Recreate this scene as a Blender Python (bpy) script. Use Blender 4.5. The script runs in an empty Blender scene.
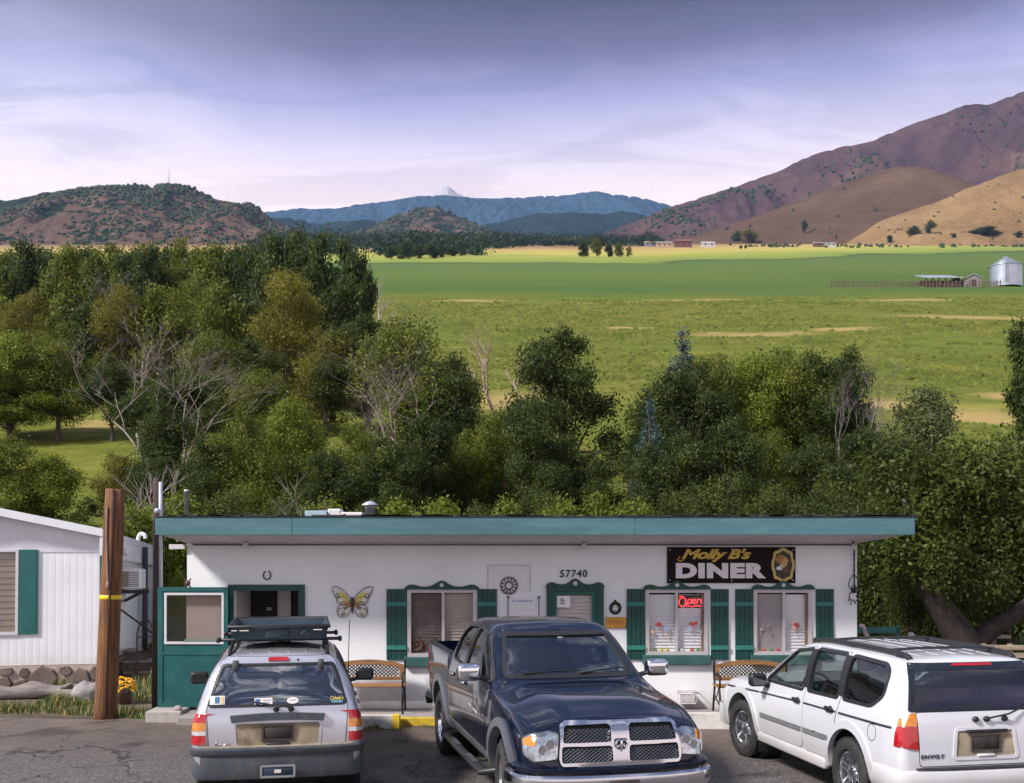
import bpy, bmesh, math, random
import numpy as np
from mathutils import Vector, Matrix, noise
from mathutils.geometry import delaunay_2d_cdt
from mathutils.bvhtree import BVHTree
EXPOSURE = 0.38
SUN_ELEV, SUN_AZI, SUN_STR, SUN_ANGLE = 41.0, 238.0, 4.6, 8.0
SKY_STR = .88
HAZE = 6e-5
TRUCK = (.42, 12.72, -76.95)
ENVOY = (4.256, 13.05, 100.75)
CHER = (-2.97, 13.82, 101.0)

SC = bpy.context.scene
COL = SC.collection
R = math.radians
F, CX, HY, H = 1069.0, 512.0, 545.0, 2.83     # focal length in pixels, principal column, eye-level row, eye height

def at(px, py, Y):
    """point of the place at distance Y that a pixel of the photograph was measured at"""
    return Vector(((px - CX) * Y / F, Y, H + (HY - py) * Y / F))
def gx(px, Y): return (px - CX) * Y / F
def gz(py, Y): return H + (HY - py) * Y / F

# ------------------------------------------------------------------ tags
def tag(o, label=None, cat=None, group=None, kind=None):
    if label: o['label'] = label
    if cat: o['category'] = cat
    if group: o['group'] = group
    if kind: o['kind'] = kind
    return o
def thing(name, label, cat, loc=(0, 0, 0), rotz=0.0, group=None):
    o = bpy.data.objects.new(name, None)
    COL.objects.link(o)
    o.empty_display_size = 0.2
    o.location = loc
    o.rotation_euler = (0, 0, rotz)
    return tag(o, label, cat, group)
def copy_tree(o, parent=None):
    c = o.copy(); COL.objects.link(c)
    if parent is not None: c.parent = parent
    for ch in list(o.children): copy_tree(ch, c)
    return c

# ------------------------------------------------------------------ mesh builder
class MB:
    def __init__(s):
        s.v, s.f, s.sm, s.mi, s.m = [], [], [], [], 0
    def add(s, vs, fs, smooth=False):
        b = len(s.v)
        s.v += [tuple(p) for p in vs]
        for f in fs:
            s.f.append(tuple(b + i for i in f)); s.sm.append(smooth); s.mi.append(s.m)
        return s
    def box(s, x0, x1, y0, y1, z0, z1, bev=0.0, rot=None, seg=1):
        if x0 > x1: x0, x1 = x1, x0
        if y0 > y1: y0, y1 = y1, y0
        if z0 > z1: z0, z1 = z1, z0
        if bev <= 0:
            vs = [(x, y, z) for x in (x0, x1) for y in (y0, y1) for z in (z0, z1)]
            fs = [(0, 1, 3, 2), (4, 6, 7, 5), (0, 4, 5, 1), (2, 3, 7, 6), (0, 2, 6, 4), (1, 5, 7, 3)]
        else:
            bm = bmesh.new(); bmesh.ops.create_cube(bm, size=1)
            for v in bm.verts:
                v.co = Vector(((x0 + x1) / 2 + v.co.x * (x1 - x0), (y0 + y1) / 2 + v.co.y * (y1 - y0), (z0 + z1) / 2 + v.co.z * (z1 - z0)))
            bev = min(bev, .49 * min(x1 - x0, y1 - y0, z1 - z0))
            bmesh.ops.bevel(bm, geom=bm.edges[:], offset=bev, segments=seg, profile=.5, affect='EDGES', clamp_overlap=True)
            bm.verts.index_update()
            vs = [v.co.copy() for v in bm.verts]; fs = [[v.index for v in f.verts] for f in bm.faces]
            bm.free()
        if rot is not None:
            c = Vector(((x0 + x1) / 2, (y0 + y1) / 2, (z0 + z1) / 2))
            M = rot.to_matrix() if hasattr(rot, 'to_matrix') else rot
            vs = [M @ (Vector(p) - c) + c for p in vs]
        return s.add(vs, fs, seg > 1)
    def tube(s, pts, r, n=8, caps=True, closed=False, squash=None):
        pts = [Vector(p) for p in pts]; m = len(pts)
        rs = [r] * m if isinstance(r, (int, float)) else list(r)
        vs, fs = [], []
        up = None
        for i, p in enumerate(pts):
            if closed: t = pts[(i + 1) % m] - pts[i - 1]
            else: t = pts[min(i + 1, m - 1)] - pts[max(i - 1, 0)]
            if t.length < 1e-9: t = Vector((0, 0, 1))
            t.normalize()
            if up is None:
                up = Vector((0, 0, 1)) if abs(t.z) < .9 else Vector((1, 0, 0))
            a = t.cross(up)
            if a.length < 1e-6: a = t.orthogonal()
            a.normalize(); b = a.cross(t).normalized(); up = b
            for k in range(n):
                th = 2 * math.pi * k / n
                vs.append(p + (a * math.cos(th) + b * math.sin(th) * (squash or 1)) * rs[i])
        rows = m if closed else m - 1
        for i in range(rows):
            j = (i + 1) % m
            for k in range(n):
                k2 = (k + 1) % n
                fs.append((i * n + k, i * n + k2, j * n + k2, j * n + k))
        if caps and not closed:
            fs.append(tuple(range(n - 1, -1, -1))); fs.append(tuple((m - 1) * n + k for k in range(n)))
        return s.add(vs, fs, n > 5)
    def lathe(s, prof, c=(0, 0, 0), axis='z', n=24, smooth=True, caps=True):
        vs, fs = [], []
        m = len(prof)
        for r, h in prof:
            for k in range(n):
                th = 2 * math.pi * k / n
                a, b = r * math.cos(th), r * math.sin(th)
                p = {'z': (a, b, h), 'y': (a, h, b), 'x': (h, a, b)}[axis]
                vs.append((c[0] + p[0], c[1] + p[1], c[2] + p[2]))
        for i in range(m - 1):
            for k in range(n):
                k2 = (k + 1) % n
                fs.append((i * n + k, i * n + k2, (i + 1) * n + k2, (i + 1) * n + k))
        if caps and prof[0][0] > 1e-6: fs.append(tuple(range(n - 1, -1, -1)))
        if caps and prof[-1][0] > 1e-6: fs.append(tuple((m - 1) * n + k for k in range(n)))
        return s.add(vs, fs, smooth)
    def prism(s, poly, axis, a0, a1):
        m = len(poly)
        def P(p, a): return {'x': (a, p[0], p[1]), 'y': (p[0], a, p[1]), 'z': (p[0], p[1], a)}[axis]
        vs = [P(p, a0) for p in poly] + [P(p, a1) for p in poly]
        fs = [tuple(range(m)), tuple(range(2 * m - 1, m - 1, -1))] + [(i, m + i, m + (i + 1) % m, (i + 1) % m) for i in range(m)]
        return s.add(vs, fs)
    def blob(s, c, r, n=10, rows=7, jit=0.0, seed=0):
        rng = random.Random(seed)
        rx, ry, rz = (r, r, r) if isinstance(r, (int, float)) else r
        prof = []
        vs, fs = [], []
        vs.append((c[0], c[1], c[2] - rz))
        for i in range(1, rows):
            ph = -math.pi / 2 + math.pi * i / rows
            for k in range(n):
                th = 2 * math.pi * k / n
                q = 1 + rng.uniform(-jit, jit)
                vs.append((c[0] + rx * q * math.cos(ph) * math.cos(th), c[1] + ry * q * math.cos(ph) * math.sin(th), c[2] + rz * q * math.sin(ph)))
        vs.append((c[0], c[1], c[2] + rz))
        for k in range(n): fs.append((0, 1 + (k + 1) % n, 1 + k))
        for i in range(rows - 2):
            for k in range(n):
                a = 1 + i * n + k; b = 1 + i * n + (k + 1) % n
                fs.append((a, b, b + n, a + n))
        L = len(vs) - 1; b0 = 1 + (rows - 2) * n
        for k in range(n): fs.append((b0 + k, b0 + (k + 1) % n, L))
        return s.add(vs, fs, jit < .12)
    def xf(s, M):
        s.v = [tuple(M @ Vector(p)) for p in s.v]; return s
    def mesh(s, name):
        me = bpy.data.meshes.new(name)
        me.from_pydata(s.v, [], s.f)
        me.polygons.foreach_set('use_smooth', s.sm)
        me.polygons.foreach_set('material_index', s.mi)
        me.update()
        return me
    def build(s, name, mat, parent=None, fix=True, sharp=None):
        me = s.mesh(name)
        if fix:
            bm = bmesh.new(); bm.from_mesh(me)
            bmesh.ops.recalc_face_normals(bm, faces=bm.faces)
            bm.to_mesh(me); bm.free()
        if sharp: me.set_sharp_from_angle(angle=R(sharp))
        return link(name, me, mat, parent)
def link(name, me, mat, parent=None):
    for m in (mat if isinstance(mat, (list, tuple)) else [mat]): me.materials.append(m)
    o = bpy.data.objects.new(name, me); COL.objects.link(o)
    if parent is not None: o.parent = parent
    return o
def text_mb(body, size, bold=0.0, shear=0.0, depth=.004, width=None, height=None, spacing=1.0, align='CENTER'):
    """letters as solid geometry, standing in the x-z plane and facing -y; fitted to width/height when given"""
    cu = bpy.data.curves.new('t', 'FONT'); cu.body = body; cu.size = size; cu.offset = bold; cu.shear = shear
    cu.extrude = depth / 2; cu.align_x = align; cu.resolution_u = 4; cu.space_character = spacing
    ob = bpy.data.objects.new('t', cu); COL.objects.link(ob)
    dg = bpy.context.evaluated_depsgraph_get()
    me = bpy.data.meshes.new_from_object(ob.evaluated_get(dg))
    mb = MB()
    vs = [v.co.copy() for v in me.vertices]
    x0, x1 = min(v.x for v in vs), max(v.x for v in vs); y0, y1 = min(v.y for v in vs), max(v.y for v in vs)
    sx = width / (x1 - x0) if width else 1; sy = height / (y1 - y0) if height else (sx if width else 1)
    if width is None: sx = sy
    mb.add([((v.x - (x0 + x1) / 2) * sx, -v.z, (v.y - (y0 + y1) / 2) * sy) for v in vs], [tuple(p.vertices) for p in me.polygons])
    bpy.data.objects.remove(ob); bpy.data.curves.remove(cu); bpy.data.meshes.remove(me)
    return mb

# ------------------------------------------------------------------ materials
MATS = {}
class NT:
    def __init__(s, name):
        s.m = bpy.data.materials.new(name); s.m.use_nodes = True
        s.t = s.m.node_tree; s.t.nodes.clear(); s.n = s.t.nodes; s.l = s.t.links
        s.out = s.n.new('ShaderNodeOutputMaterial')
    def node(s, typ, **kw):
        n = s.n.new(typ)
        for k, v in kw.items():
            if k in n.inputs.keys(): n.inputs[k].default_value = v
            else: setattr(n, k, v)
        return n
    def link(s, a, b): s.l.new(a, b)
    def coords(s, scale=(1, 1, 1), kind='Object'):
        tc = s.node('ShaderNodeTexCoord'); mp = s.node('ShaderNodeMapping')
        mp.inputs['Scale'].default_value = scale
        s.link(tc.outputs[kind], mp.inputs['Vector']); return mp.outputs['Vector']
    def noise(s, vec, scale=5, detail=4, rough=.55, dist=0.0):
        n = s.node('ShaderNodeTexNoise'); n.inputs['Scale'].default_value = scale; n.inputs['Detail'].default_value = detail
        n.inputs['Roughness'].default_value = rough; n.inputs['Distortion'].default_value = dist
        s.link(vec, n.inputs['Vector']); return n.outputs['Fac']
    def ramp(s, fac, stops, interp='LINEAR'):
        r = s.node('ShaderNodeValToRGB'); e = r.color_ramp.elements; r.color_ramp.interpolation = interp
        while len(e) > 1: e.remove(e[0])
        for i, (p, c) in enumerate(stops):
            if i: el = e.new(p)
            else: el = e[0]; el.position = p
            if isinstance(c, (int, float)): c = (c, c, c)
            el.color = (*c[:3], 1)
        s.link(fac, r.inputs['Fac']); return r.outputs['Color']
    def mix(s, fac, a, b, blend='MIX'):
        m = s.node('ShaderNodeMix', data_type='RGBA', blend_type=blend)
        for v, i in ((fac, 0), (a, 6), (b, 7)):
            if isinstance(v, bpy.types.NodeSocket): s.link(v, m.inputs[i])
            elif i == 0: m.inputs[0].default_value = v
            else: m.inputs[i].default_value = (*v[:3], 1)
        return m.outputs[2]
    def math(s, op, a, b=0.0, c=0.0, clamp=False):
        m = s.node('ShaderNodeMath', operation=op, use_clamp=clamp)
        for i, v in enumerate((a, b, c)):
            if isinstance(v, bpy.types.NodeSocket): s.link(v, m.inputs[i])
            else: m.inputs[i].default_value = v
        return m.outputs[0]
    def bump(s, h, strength=.3, dist=.01):
        b = s.node('ShaderNodeBump'); b.inputs['Strength'].default_value = strength; b.inputs['Distance'].default_value = dist
        s.link(h, b.inputs['Height']); return b.outputs['Normal']
    def bsdf(s, col, rough=.5, metal=0, spec=.5, coat=0, normal=None, emit=None, estr=0, sub=0, trans=0):
        p = s.node('ShaderNodeBsdfPrincipled')
        for v, k in ((col, 'Base Color'), (rough, 'Roughness'), (metal, 'Metallic')):
            if isinstance(v, bpy.types.NodeSocket): s.link(v, p.inputs[k])
            elif k == 'Base Color': p.inputs[k].default_value = (*v[:3], 1)
            else: p.inputs[k].default_value = v
        p.inputs['Specular IOR Level'].default_value = spec; p.inputs['Coat Weight'].default_value = coat
        p.inputs['Coat Roughness'].default_value = .03
        if normal is not None: s.link(normal, p.inputs['Normal'])
        if emit: p.inputs['Emission Color'].default_value = (*emit, 1); p.inputs['Emission Strength'].default_value = estr
        s.link(p.outputs[0], s.out.inputs['Surface']); return p
def pm(name, col, rough=.6, metal=0, var=.12, scale=6, bump=0, coat=0, spec=.5, stain=None, stain_amt=.35, stain_scale=1.5, stretch=(1, 1, 1), bscale=None, emit=None, estr=0):
    """a plain procedural surface: base colour with noise mottling, optional stain colour and bump"""
    if name in MATS: return MATS[name]
    t = NT(name); v = t.coords(stretch)
    n = t.noise(v, scale, 5)
    c = t.ramp(n, [(.3, tuple(max(0, x * (1 - var)) for x in col)), (.7, tuple(min(1, x * (1 + var)) for x in col))])
    if stain:
        s2 = t.ramp(t.noise(v, stain_scale, 6, .65, .4), [(.5, 0), (.72, 1)])
        c = t.mix(t.math('MULTIPLY', s2, stain_amt), c, stain)
    nb = t.bump(t.noise(v, bscale or scale * 6, 4), bump, .01) if bump else None
    rr = t.math('ADD', t.math('MULTIPLY', n, .25 * rough), rough * .87)
    t.bsdf(c, rr, metal, spec, coat, nb, emit, estr)
    MATS[name] = t.m; return t.m
def glass(name, tint=(.25, .3, .3), refl=.06, rough=.01, base=None):
    if name in MATS: return MATS[name]
    t = NT(name)
    tr = t.node('ShaderNodeBsdfTransparent'); tr.inputs[0].default_value = (*tint, 1)
    gl = t.node('ShaderNodeBsdfGlossy'); gl.inputs['Roughness'].default_value = rough; gl.inputs[0].default_value = (.95, .97, 1, 1)
    v = t.coords(); gb = t.bump(t.noise(v, 1.6, 2), .03, .05); t.link(gb, gl.inputs['Normal'])
    lw = t.node('ShaderNodeLayerWeight'); lw.inputs['Blend'].default_value = .5
    f = t.math('ADD', t.math('MULTIPLY', t.math('POWER', lw.outputs['Facing'], 4.0), .9), refl, clamp=True)
    mx = t.node('ShaderNodeMixShader'); t.link(f, mx.inputs[0]); t.link(tr.outputs[0], mx.inputs[1]); t.link(gl.outputs[0], mx.inputs[2])
    t.link(mx.outputs[0], t.out.inputs['Surface'])
    MATS[name] = t.m; return t.m

# ------------------------------------------------------------------ 1-D interpolation without overshoot
def pchip(pts):
    pts = sorted(pts); x = [p[0] for p in pts]; y = [p[1] for p in pts]; n = len(x)
    if n == 1: return lambda q: y[0]
    h = [x[i + 1] - x[i] for i in range(n - 1)]; d = [(y[i + 1] - y[i]) / h[i] for i in range(n - 1)]
    m = [0.0] * n
    m[0], m[-1] = d[0], d[-1]
    for i in range(1, n - 1):
        if d[i - 1] * d[i] <= 0: m[i] = 0
        else:
            w1, w2 = 2 * h[i] + h[i - 1], h[i] + 2 * h[i - 1]
            m[i] = (w1 + w2) / (w1 / d[i - 1] + w2 / d[i])
    def f(q):
        if q <= x[0]: return y[0]
        if q >= x[-1]: return y[-1]
        lo = 0
        while q > x[lo + 1]: lo += 1
        t = (q - x[lo]) / h[lo]; t2, t3 = t * t, t * t * t
        return (2 * t3 - 3 * t2 + 1) * y[lo] + (t3 - 2 * t2 + t) * h[lo] * m[lo] + (-2 * t3 + 3 * t2) * y[lo + 1] + (t3 - t2) * h[lo] * m[lo + 1]
    return f
def lerp_pts(pts):
    xs = [p[0] for p in pts]; ys = [p[1] for p in pts]
    return lambda q: float(np.interp(q, xs, ys))
# ================================================================== camera, light, sky
SC.render.resolution_x, SC.render.resolution_y = 1024, 783
SC.render.engine = 'CYCLES'
SC.view_settings.view_transform = 'Standard'; SC.view_settings.look = 'None'
SC.view_settings.exposure = EXPOSURE; SC.view_settings.gamma = 1.0
SC.view_settings.use_curve_mapping = False
cy = SC.cycles
cy.max_bounces = 8; cy.diffuse_bounces = 3; cy.glossy_bounces = 4; cy.transmission_bounces = 4; cy.transparent_max_bounces = 24; cy.volume_bounces = 0
cy.sample_clamp_indirect = 4.0; cy.use_denoising = True; cy.caustics_reflective = False; cy.caustics_refractive = False
cd = bpy.data.cameras.new('camera'); cam = bpy.data.objects.new('camera', cd); COL.objects.link(cam)
cd.sensor_width = 36; cd.sensor_fit = 'HORIZONTAL'; cd.lens = 36 * F / 1024.0
cd.shift_y = (HY - 391.5) / 1024.0
cd.clip_start = .1; cd.clip_end = 30000
cam.location = (0, 0, H); cam.rotation_euler = (R(90), 0, 0)
SC.camera = cam

SUN_EL, SUN_AZ = R(SUN_ELEV), R(SUN_AZI)         # azimuth measured from +Y towards +X
sund = Vector((math.sin(SUN_AZ) * math.cos(SUN_EL), math.cos(SUN_AZ) * math.cos(SUN_EL), math.sin(SUN_EL)))
ld = bpy.data.lights.new('sun', 'SUN'); sun = bpy.data.objects.new('sun', ld); COL.objects.link(sun)
ld.energy = SUN_STR; ld.angle = R(SUN_ANGLE); ld.color = (1.0, .95, .90)
sun.rotation_euler = sund.to_track_quat('Z', 'Y').to_euler(); sun.location = sund * 60

w = bpy.data.worlds.new('World'); SC.world = w; w.use_nodes = True
wt = w.node_tree; wt.nodes.clear()
class WT(NT):
    def __init__(s, t): s.t = t; s.n = t.nodes; s.l = t.links
q = WT(wt)
wo = q.node('ShaderNodeOutputWorld'); bg = q.node('ShaderNodeBackground')
sky = q.node('ShaderNodeTexSky', sky_type='NISHITA'); sky.sun_disc = False
sky.sun_elevation = SUN_EL; sky.sun_rotation = SUN_AZ; sky.altitude = 800; sky.air_density = 1.0; sky.dust_density = 1.2
tc = q.node('ShaderNodeTexCoord'); sep = q.node('ShaderNodeSeparateXYZ'); q.link(tc.outputs['Generated'], sep.inputs[0])
zc = sep.outputs['Z']
# the cloud deck: direction projected on a plane overhead, so clouds flatten towards the horizon
zz = q.math('MAXIMUM', q.math('ADD', zc, .12), .05)
cmb = q.node('ShaderNodeCombineXYZ')
q.link(q.math('DIVIDE', sep.outputs['X'], zz), cmb.inputs[0]); q.link(q.math('DIVIDE', sep.outputs['Y'], zz), cmb.inputs[1])
n1 = q.noise(cmb.outputs[0], 1.1, 8, .58, .5)
mpw = q.node('ShaderNodeMapping'); mpw.inputs['Scale'].default_value = (1, 3.2, 1); mpw.inputs['Location'].default_value = (3.1, 1.7, 0)
q.link(cmb.outputs[0], mpw.inputs['Vector'])
n2 = q.noise(mpw.outputs[0], 1.7, 9, .62, .8)
elev = q.math('ADD', zc, q.math('MULTIPLY', q.math('SUBTRACT', n1, .5), .07))
deck = q.ramp(elev, [(0.0, (1.1, .97, .98)), (.30, (1.42, 1.14, 1.10)), (.345, (.98, .86, 1.04)), (.384, (.50, .47, .78)), (.42, (.18, .145, .27)), (.455, (.065, .042, .068)), (.50, (.06, .05, .08)),
                     (.60, (.10, .13, .24)), (.8, (.15, .20, .36)), (1.0, (.17, .22, .40))])
wisp = q.ramp(n2, [(.50, 0), (.60, 1)])
deck = q.mix(q.math('MULTIPLY', wisp, .32), deck, q.mix(.55, deck, (.12, .15, .30)))
brk = q.ramp(n1, [(.30, 1), (.44, 0)])

# the side of the sky the sun stands on is the bright one
vd = q.node('ShaderNodeVectorMath', operation='DOT_PRODUCT'); q.link(tc.outputs['Generated'], vd.inputs[0]); vd.inputs[1].default_value = sund
glow = q.ramp(vd.outputs['Value'], [(.0, 0), (1.0, 1)])
dk = q.math('MULTIPLY', glow, 1.2)
deck = q.mix(dk, deck, q.mix(.75, deck, q.mix(wisp, (1.0, .96, .98), (.42, .48, .66))))
skyc = q.node('ShaderNodeMix', data_type='RGBA', blend_type='MULTIPLY'); skyc.inputs[0].default_value = 1
q.link(sky.outputs[0], skyc.inputs[6]); skyc.inputs[7].default_value = (.10, .10, .10, 1)
# broken cumulus overhead: bright heads and slate gaps
hi = q.ramp(zc, [(.50, 0), (.64, 1)])
n3 = q.noise(cmb.outputs[0], 5.0, 7, .6, .9)
cum = q.ramp(n3, [(.40, (.02, .05, .17)), (.50, (.08, .12, .28)), (.565, (.50, .54, .70)), (.64, (1.9, 1.85, 1.85))])
deck = q.mix(q.math('MULTIPLY', hi, .75), deck, cum)
fin = q.mix(.86, skyc.outputs[2], deck)
q.link(fin, bg.inputs[0]); bg.inputs[1].default_value = SKY_STR
q.link(bg.outputs[0], wo.inputs[0])

# ================================================================== ground
SLOPE = .2891
def G(X, Y):
    s = Y - 30.0
    z = SLOPE * .5 * (s + math.sqrt(s * s + 9)) - .055
    z = max(0.0, z) if Y < 24 else max(z, 0)
    if Y > 45:
        k = min(1, (Y - 45) / 60)
        z += k * (.5 * noise.noise((X * .03, Y * .03, 1.3)) + .12 * noise.noise((X * .2, Y * .2, 4.1)))
    return z
def plane(Y): return SLOPE * (Y - 30)
BARE_PATCHES = ((750, 333, 10, 4.2), (965, 317, 14, 6), (985, 417, 4.6, 4.2), (880, 404, 3.4, 3.8), (700, 300, 13, 5), (905, 300, 12, 4), (505, 400, 3.5, 6), (1010, 395, 2.5, 3), (630, 327, 5, 3), (470, 300, 9, 4), (92, 425, 2.2, 4.5), (845, 330, 6, 3))
def ground():
    ys = [-60, -30, -10, 0, 8, 14, 18, 20, 22, 23, 24, 25, 26, 27, 28, 29, 30, 31, 32, 33, 34, 36]
    y = 38.0
    while y < 2700: ys.append(y); y *= 1.035
    nx = 110
    vs, fs = [], []
    for Y in ys:
        wid = 30 + abs(Y) * .85
        for i in range(nx + 1):
            X = -wid + 2 * wid * i / nx
            vs.append((X, Y, G(X, Y)))
    for j in range(len(ys) - 1):
        for i in range(nx):
            a = j * (nx + 1) + i
            fs.append((a, a + 1, a + nx + 2, a + nx + 1))
    mb = MB(); mb.add(vs, fs, True)
    t = NT('meadow')
    tcn = t.node('ShaderNodeTexCoord'); P = tcn.outputs['Object']
    sp = t.node('ShaderNodeSeparateXYZ'); t.link(P, sp.inputs[0])
    Y = t.math('MAXIMUM', sp.outputs['Y'], 5.0); X = sp.outputs['X']
    u = t.math('SUBTRACT', t.math('DIVIDE', 12295.0, Y), 4.0)
    xr = t.math('DIVIDE', X, Y)
    # far strips of crops run slightly askew to the right
    u2 = t.math('ADD', u, t.math('MULTIPLY', t.math('MAXIMUM', t.math('SUBTRACT', xr, .14), 0), 34))
    wob = t.noise(P, .006, 4, .6)
    u2 = t.math('ADD', u2, t.math('MULTIPLY', t.math('SUBTRACT', wob, .5), 7))
    fac = t.math('DIVIDE', u2, 60.0, clamp=True)
    far = t.ramp(t.math('ADD', fac, t.math('MULTIPLY', t.math('SUBTRACT', t.noise(P, .02, 5, .65), .5), .10)), [(0.0, (.22, .15, .08)), (.10, (.30, .19, .10)), (.16, (.52, .36, .13)), (.22, (.48, .42, .10)), (.27, (.33, .36, .075)), (.36, (.21, .27, .055)),  # crop colours, with the pale yellow strips brightened to look sunlit
                       (.375, (.05, .08, .03)), (.385, (.09, .15, .045)), (.55, (.10, .155, .034)), (.70, (.080, .135, .028)), (.80, (.066, .122, .026)), (.90, (.074, .13, .028))])
    far = t.mix(t.math('MULTIPLY', t.ramp(t.noise(stretch.outputs[0] if False else P, .035, 6, .7, .5), [(.40, 0), (.65, 1)]), .55), far, t.mix(.5, far, (.16, .17, .045)))
    rowsn = t.math('SINE', t.math('ADD', t.math('MULTIPLY', sp.outputs['Y'], .9), t.math('MULTIPLY', X, .25)))
    far = t.mix(t.math('MULTIPLY', t.math('GREATER_THAN', rowsn, .3), .12), far, (.04, .08, .02))
    # the rough meadow this side of the crop edge
    stretch = t.node('ShaderNodeMapping'); stretch.inputs['Scale'].default_value = (.35, 1, 1); t.link(P, stretch.inputs[0])
    a = t.math('ADD', t.math('MULTIPLY', t.noise(stretch.outputs[0], .12, 7, .62, .4), .55), t.math('MULTIPLY', t.noise(stretch.outputs[0], .022, 4, .6, .6), .45)); b = t.noise(stretch.outputs[0], 1.1, 5, .7)
    m1 = t.ramp(a, [(.30, (.060, .100, .015)), (.44, (.122, .150, .020)), (.56, (.165, .172, .026)), (.70, (.33, .28, .065))])
    m1 = t.mix(t.ramp(b, [(.35, .40), (.6, 0)]), m1, (.055, .085, .012))
    m1 = t.mix(t.ramp(t.noise(stretch.outputs[0], .42, 6, .72, .6), [(.46, 0), (.62, .62)]), m1, (.062, .095, .014))
    m1 = t.mix(t.ramp(t.noise(stretch.outputs[0], .16, 6, .7, .8), [(.58, 0), (.70, .7)]), m1, (.30, .24, .075))
    m1 = t.mix(t.ramp(t.noise(P, 3.5, 3, .7), [(.45, 0), (.75, .5)]), m1, (.22, .22, .05))
    edge = t.math('ADD', u, t.math('MULTIPLY', t.math('ADD', t.math('SUBTRACT', t.noise(stretch.outputs[0], .05, 5, .7), .5), t.math('MULTIPLY', t.math('SUBTRACT', t.noise(P, .009, 3), .5), .8)), 9.0))
    isnear = t.ramp(t.math('DIVIDE', edge, 100.0, clamp=True), [(.515, 0), (.575, 1)])
    col = t.mix(isnear, far, m1)
    # bare, dried-out patches
    for (px, py, rx, ry) in BARE_PATCHES:
        yy = 12295 / (py - 236.0); xx = (px - CX) * yy / F
        mp = t.node('ShaderNodeMapping'); mp.inputs['Location'].default_value = (-xx / rx, -yy / ry, 0); mp.inputs['Scale'].default_value = (1 / rx, 1 / ry, 0)
        t.link(P, mp.inputs[0])
        ln = t.node('ShaderNodeVectorMath', operation='LENGTH'); t.link(mp.outputs[0], ln.inputs[0])
        d = t.math('ADD', ln.outputs['Value'], t.math('MULTIPLY', t.math('SUBTRACT', t.noise(stretch.outputs[0], .55, 6, .7), .5), 2.6))
        col = t.mix(t.ramp(d, [(.20, .75), (1.2, 0)]), col, (.42, .29, .12))
    # green mown lawn behind the diner
    lawn = t.ramp(t.noise(P, .5, 5, .6), [(.35, (.06, .10, .018)), (.7, (.15, .16, .04))])
    col = t.mix(t.ramp(t.math('DIVIDE', Y, 100.0, clamp=True), [(.36, 1), (.48, 0)]), col, lawn)
    dirt = t.ramp(t.noise(P, 1.4, 6, .65), [(.35, (.075, .06, .045)), (.6, (.15, .12, .085)), (.72, (.09, .09, .035))])
    col = t.mix(t.ramp(t.math('DIVIDE', Y, 100.0, clamp=True), [(.215, 1), (.245, 0)]), col, dirt)
    t.bsdf(col, .95, spec=.1, normal=t.bump(t.noise(P, 2.5, 5, .7), .6, .25))
    o = mb.build('ground', t.m); o['kind'] = 'structure'
ground()

# ================================================================== hills
def hill(name, sil, Yc, Yf, Yb, mat, amp=.12, fx=.012, seed=0, nx=260, ny=40, rough=2.0, drop=None, crest=.0):
    zf = pchip([((p[0] - CX) * Yc / F, H + (HY - p[1]) * Yc / F) for p in sil])
    x0 = (sil[0][0] - CX) * Yc / F; x1 = (sil[-1][0] - CX) * Yc / F
    base0 = plane(Yf) - 8
    def z(X, Y):
        zc_ = zf(X) + crest * noise.fractal((X * fx * 3, 7.7, seed), 1.0, 2.0, 4)
        if Y <= Yc:
            t_ = max(0, (Y - Yf) / (Yc - Yf))
            prof = t_ ** .85
            rg = noise.ridged_multi_fractal((X * fx + .3 * t_, Y * fx * .35, seed), .9, 2.1, 5, .9, 2.0) - 1.0
            base = plane(Yf) - 8
            g = base + (zc_ - base) * prof + (zc_ - base) * amp * rg * t_ * (1 - t_) * 2.2
            lim = H + (zc_ - H) * Y / Yc            # nothing on the near face rises over its crest line
            g += rough * noise.noise((X * .05, Y * .05, seed))
            return min(g, lim - (1 - t_) * 2) if t_ > .3 else g
        t_ = (Y - Yc) / (Yb - Yc)
        return zc_ + (plane(Yb) - 60 - zc_) * t_ ** 1.3
    rows = [Yf + (Yc - Yf) * j / ny for j in range(ny + 1)] + [Yc + (Yb - Yc) * j / 5 for j in range(1, 6)]
    vs = [(x0 + (x1 - x0) * i / nx, Y, z(x0 + (x1 - x0) * i / nx, Y)) for Y in rows for i in range(nx + 1)]
    fs = []
    for j in range(len(rows) - 1):
        for i in range(nx):
            a = j * (nx + 1) + i; fs.append((a, a + 1, a + nx + 2, a + nx + 1))
    o = MB().add(vs, fs, True).build(name, mat); o['kind'] = 'structure'
    return z, x0, x1
def hillmat(name, soils, scrub, cover=(.50, .56), scale=.05, big=.006, bump=4.0, fine=.15):
    t = NT(name); P = t.coords()
    n = t.noise(P, big, 6, .62, .3); s_ = t.noise(P, scale, 5, .7)
    k = len(soils)
    c = t.ramp(t.math('ADD', t.math('MULTIPLY', n, .8), t.math('MULTIPLY', s_, .2)), [(.32 + .36 * i / (k - 1), soils[i]) for i in range(k)])
    g = t.math('ADD', t.math('MULTIPLY', s_, .6), t.math('MULTIPLY', n, .4))
    c = t.mix(t.ramp(g, [(cover[0], 0), (cover[1], 1)]), c, scrub)
    c = t.mix(t.math('MULTIPLY', t.ramp(t.noise(P, fine * 1.7, 6, .75, .5), [(.38, 1), (.62, 0)]), .45), c, t.mix(.6, c, (.02, .016, .014)))
    t.bsdf(c, .95, spec=.05, normal=t.bump(t.math('ADD', t.noise(P, fine, 6, .75), t.noise(P, fine * .2, 6, .7, .6)), 1.0, bump * 1.6))
    return t.m
SCRUB = MB()
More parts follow.
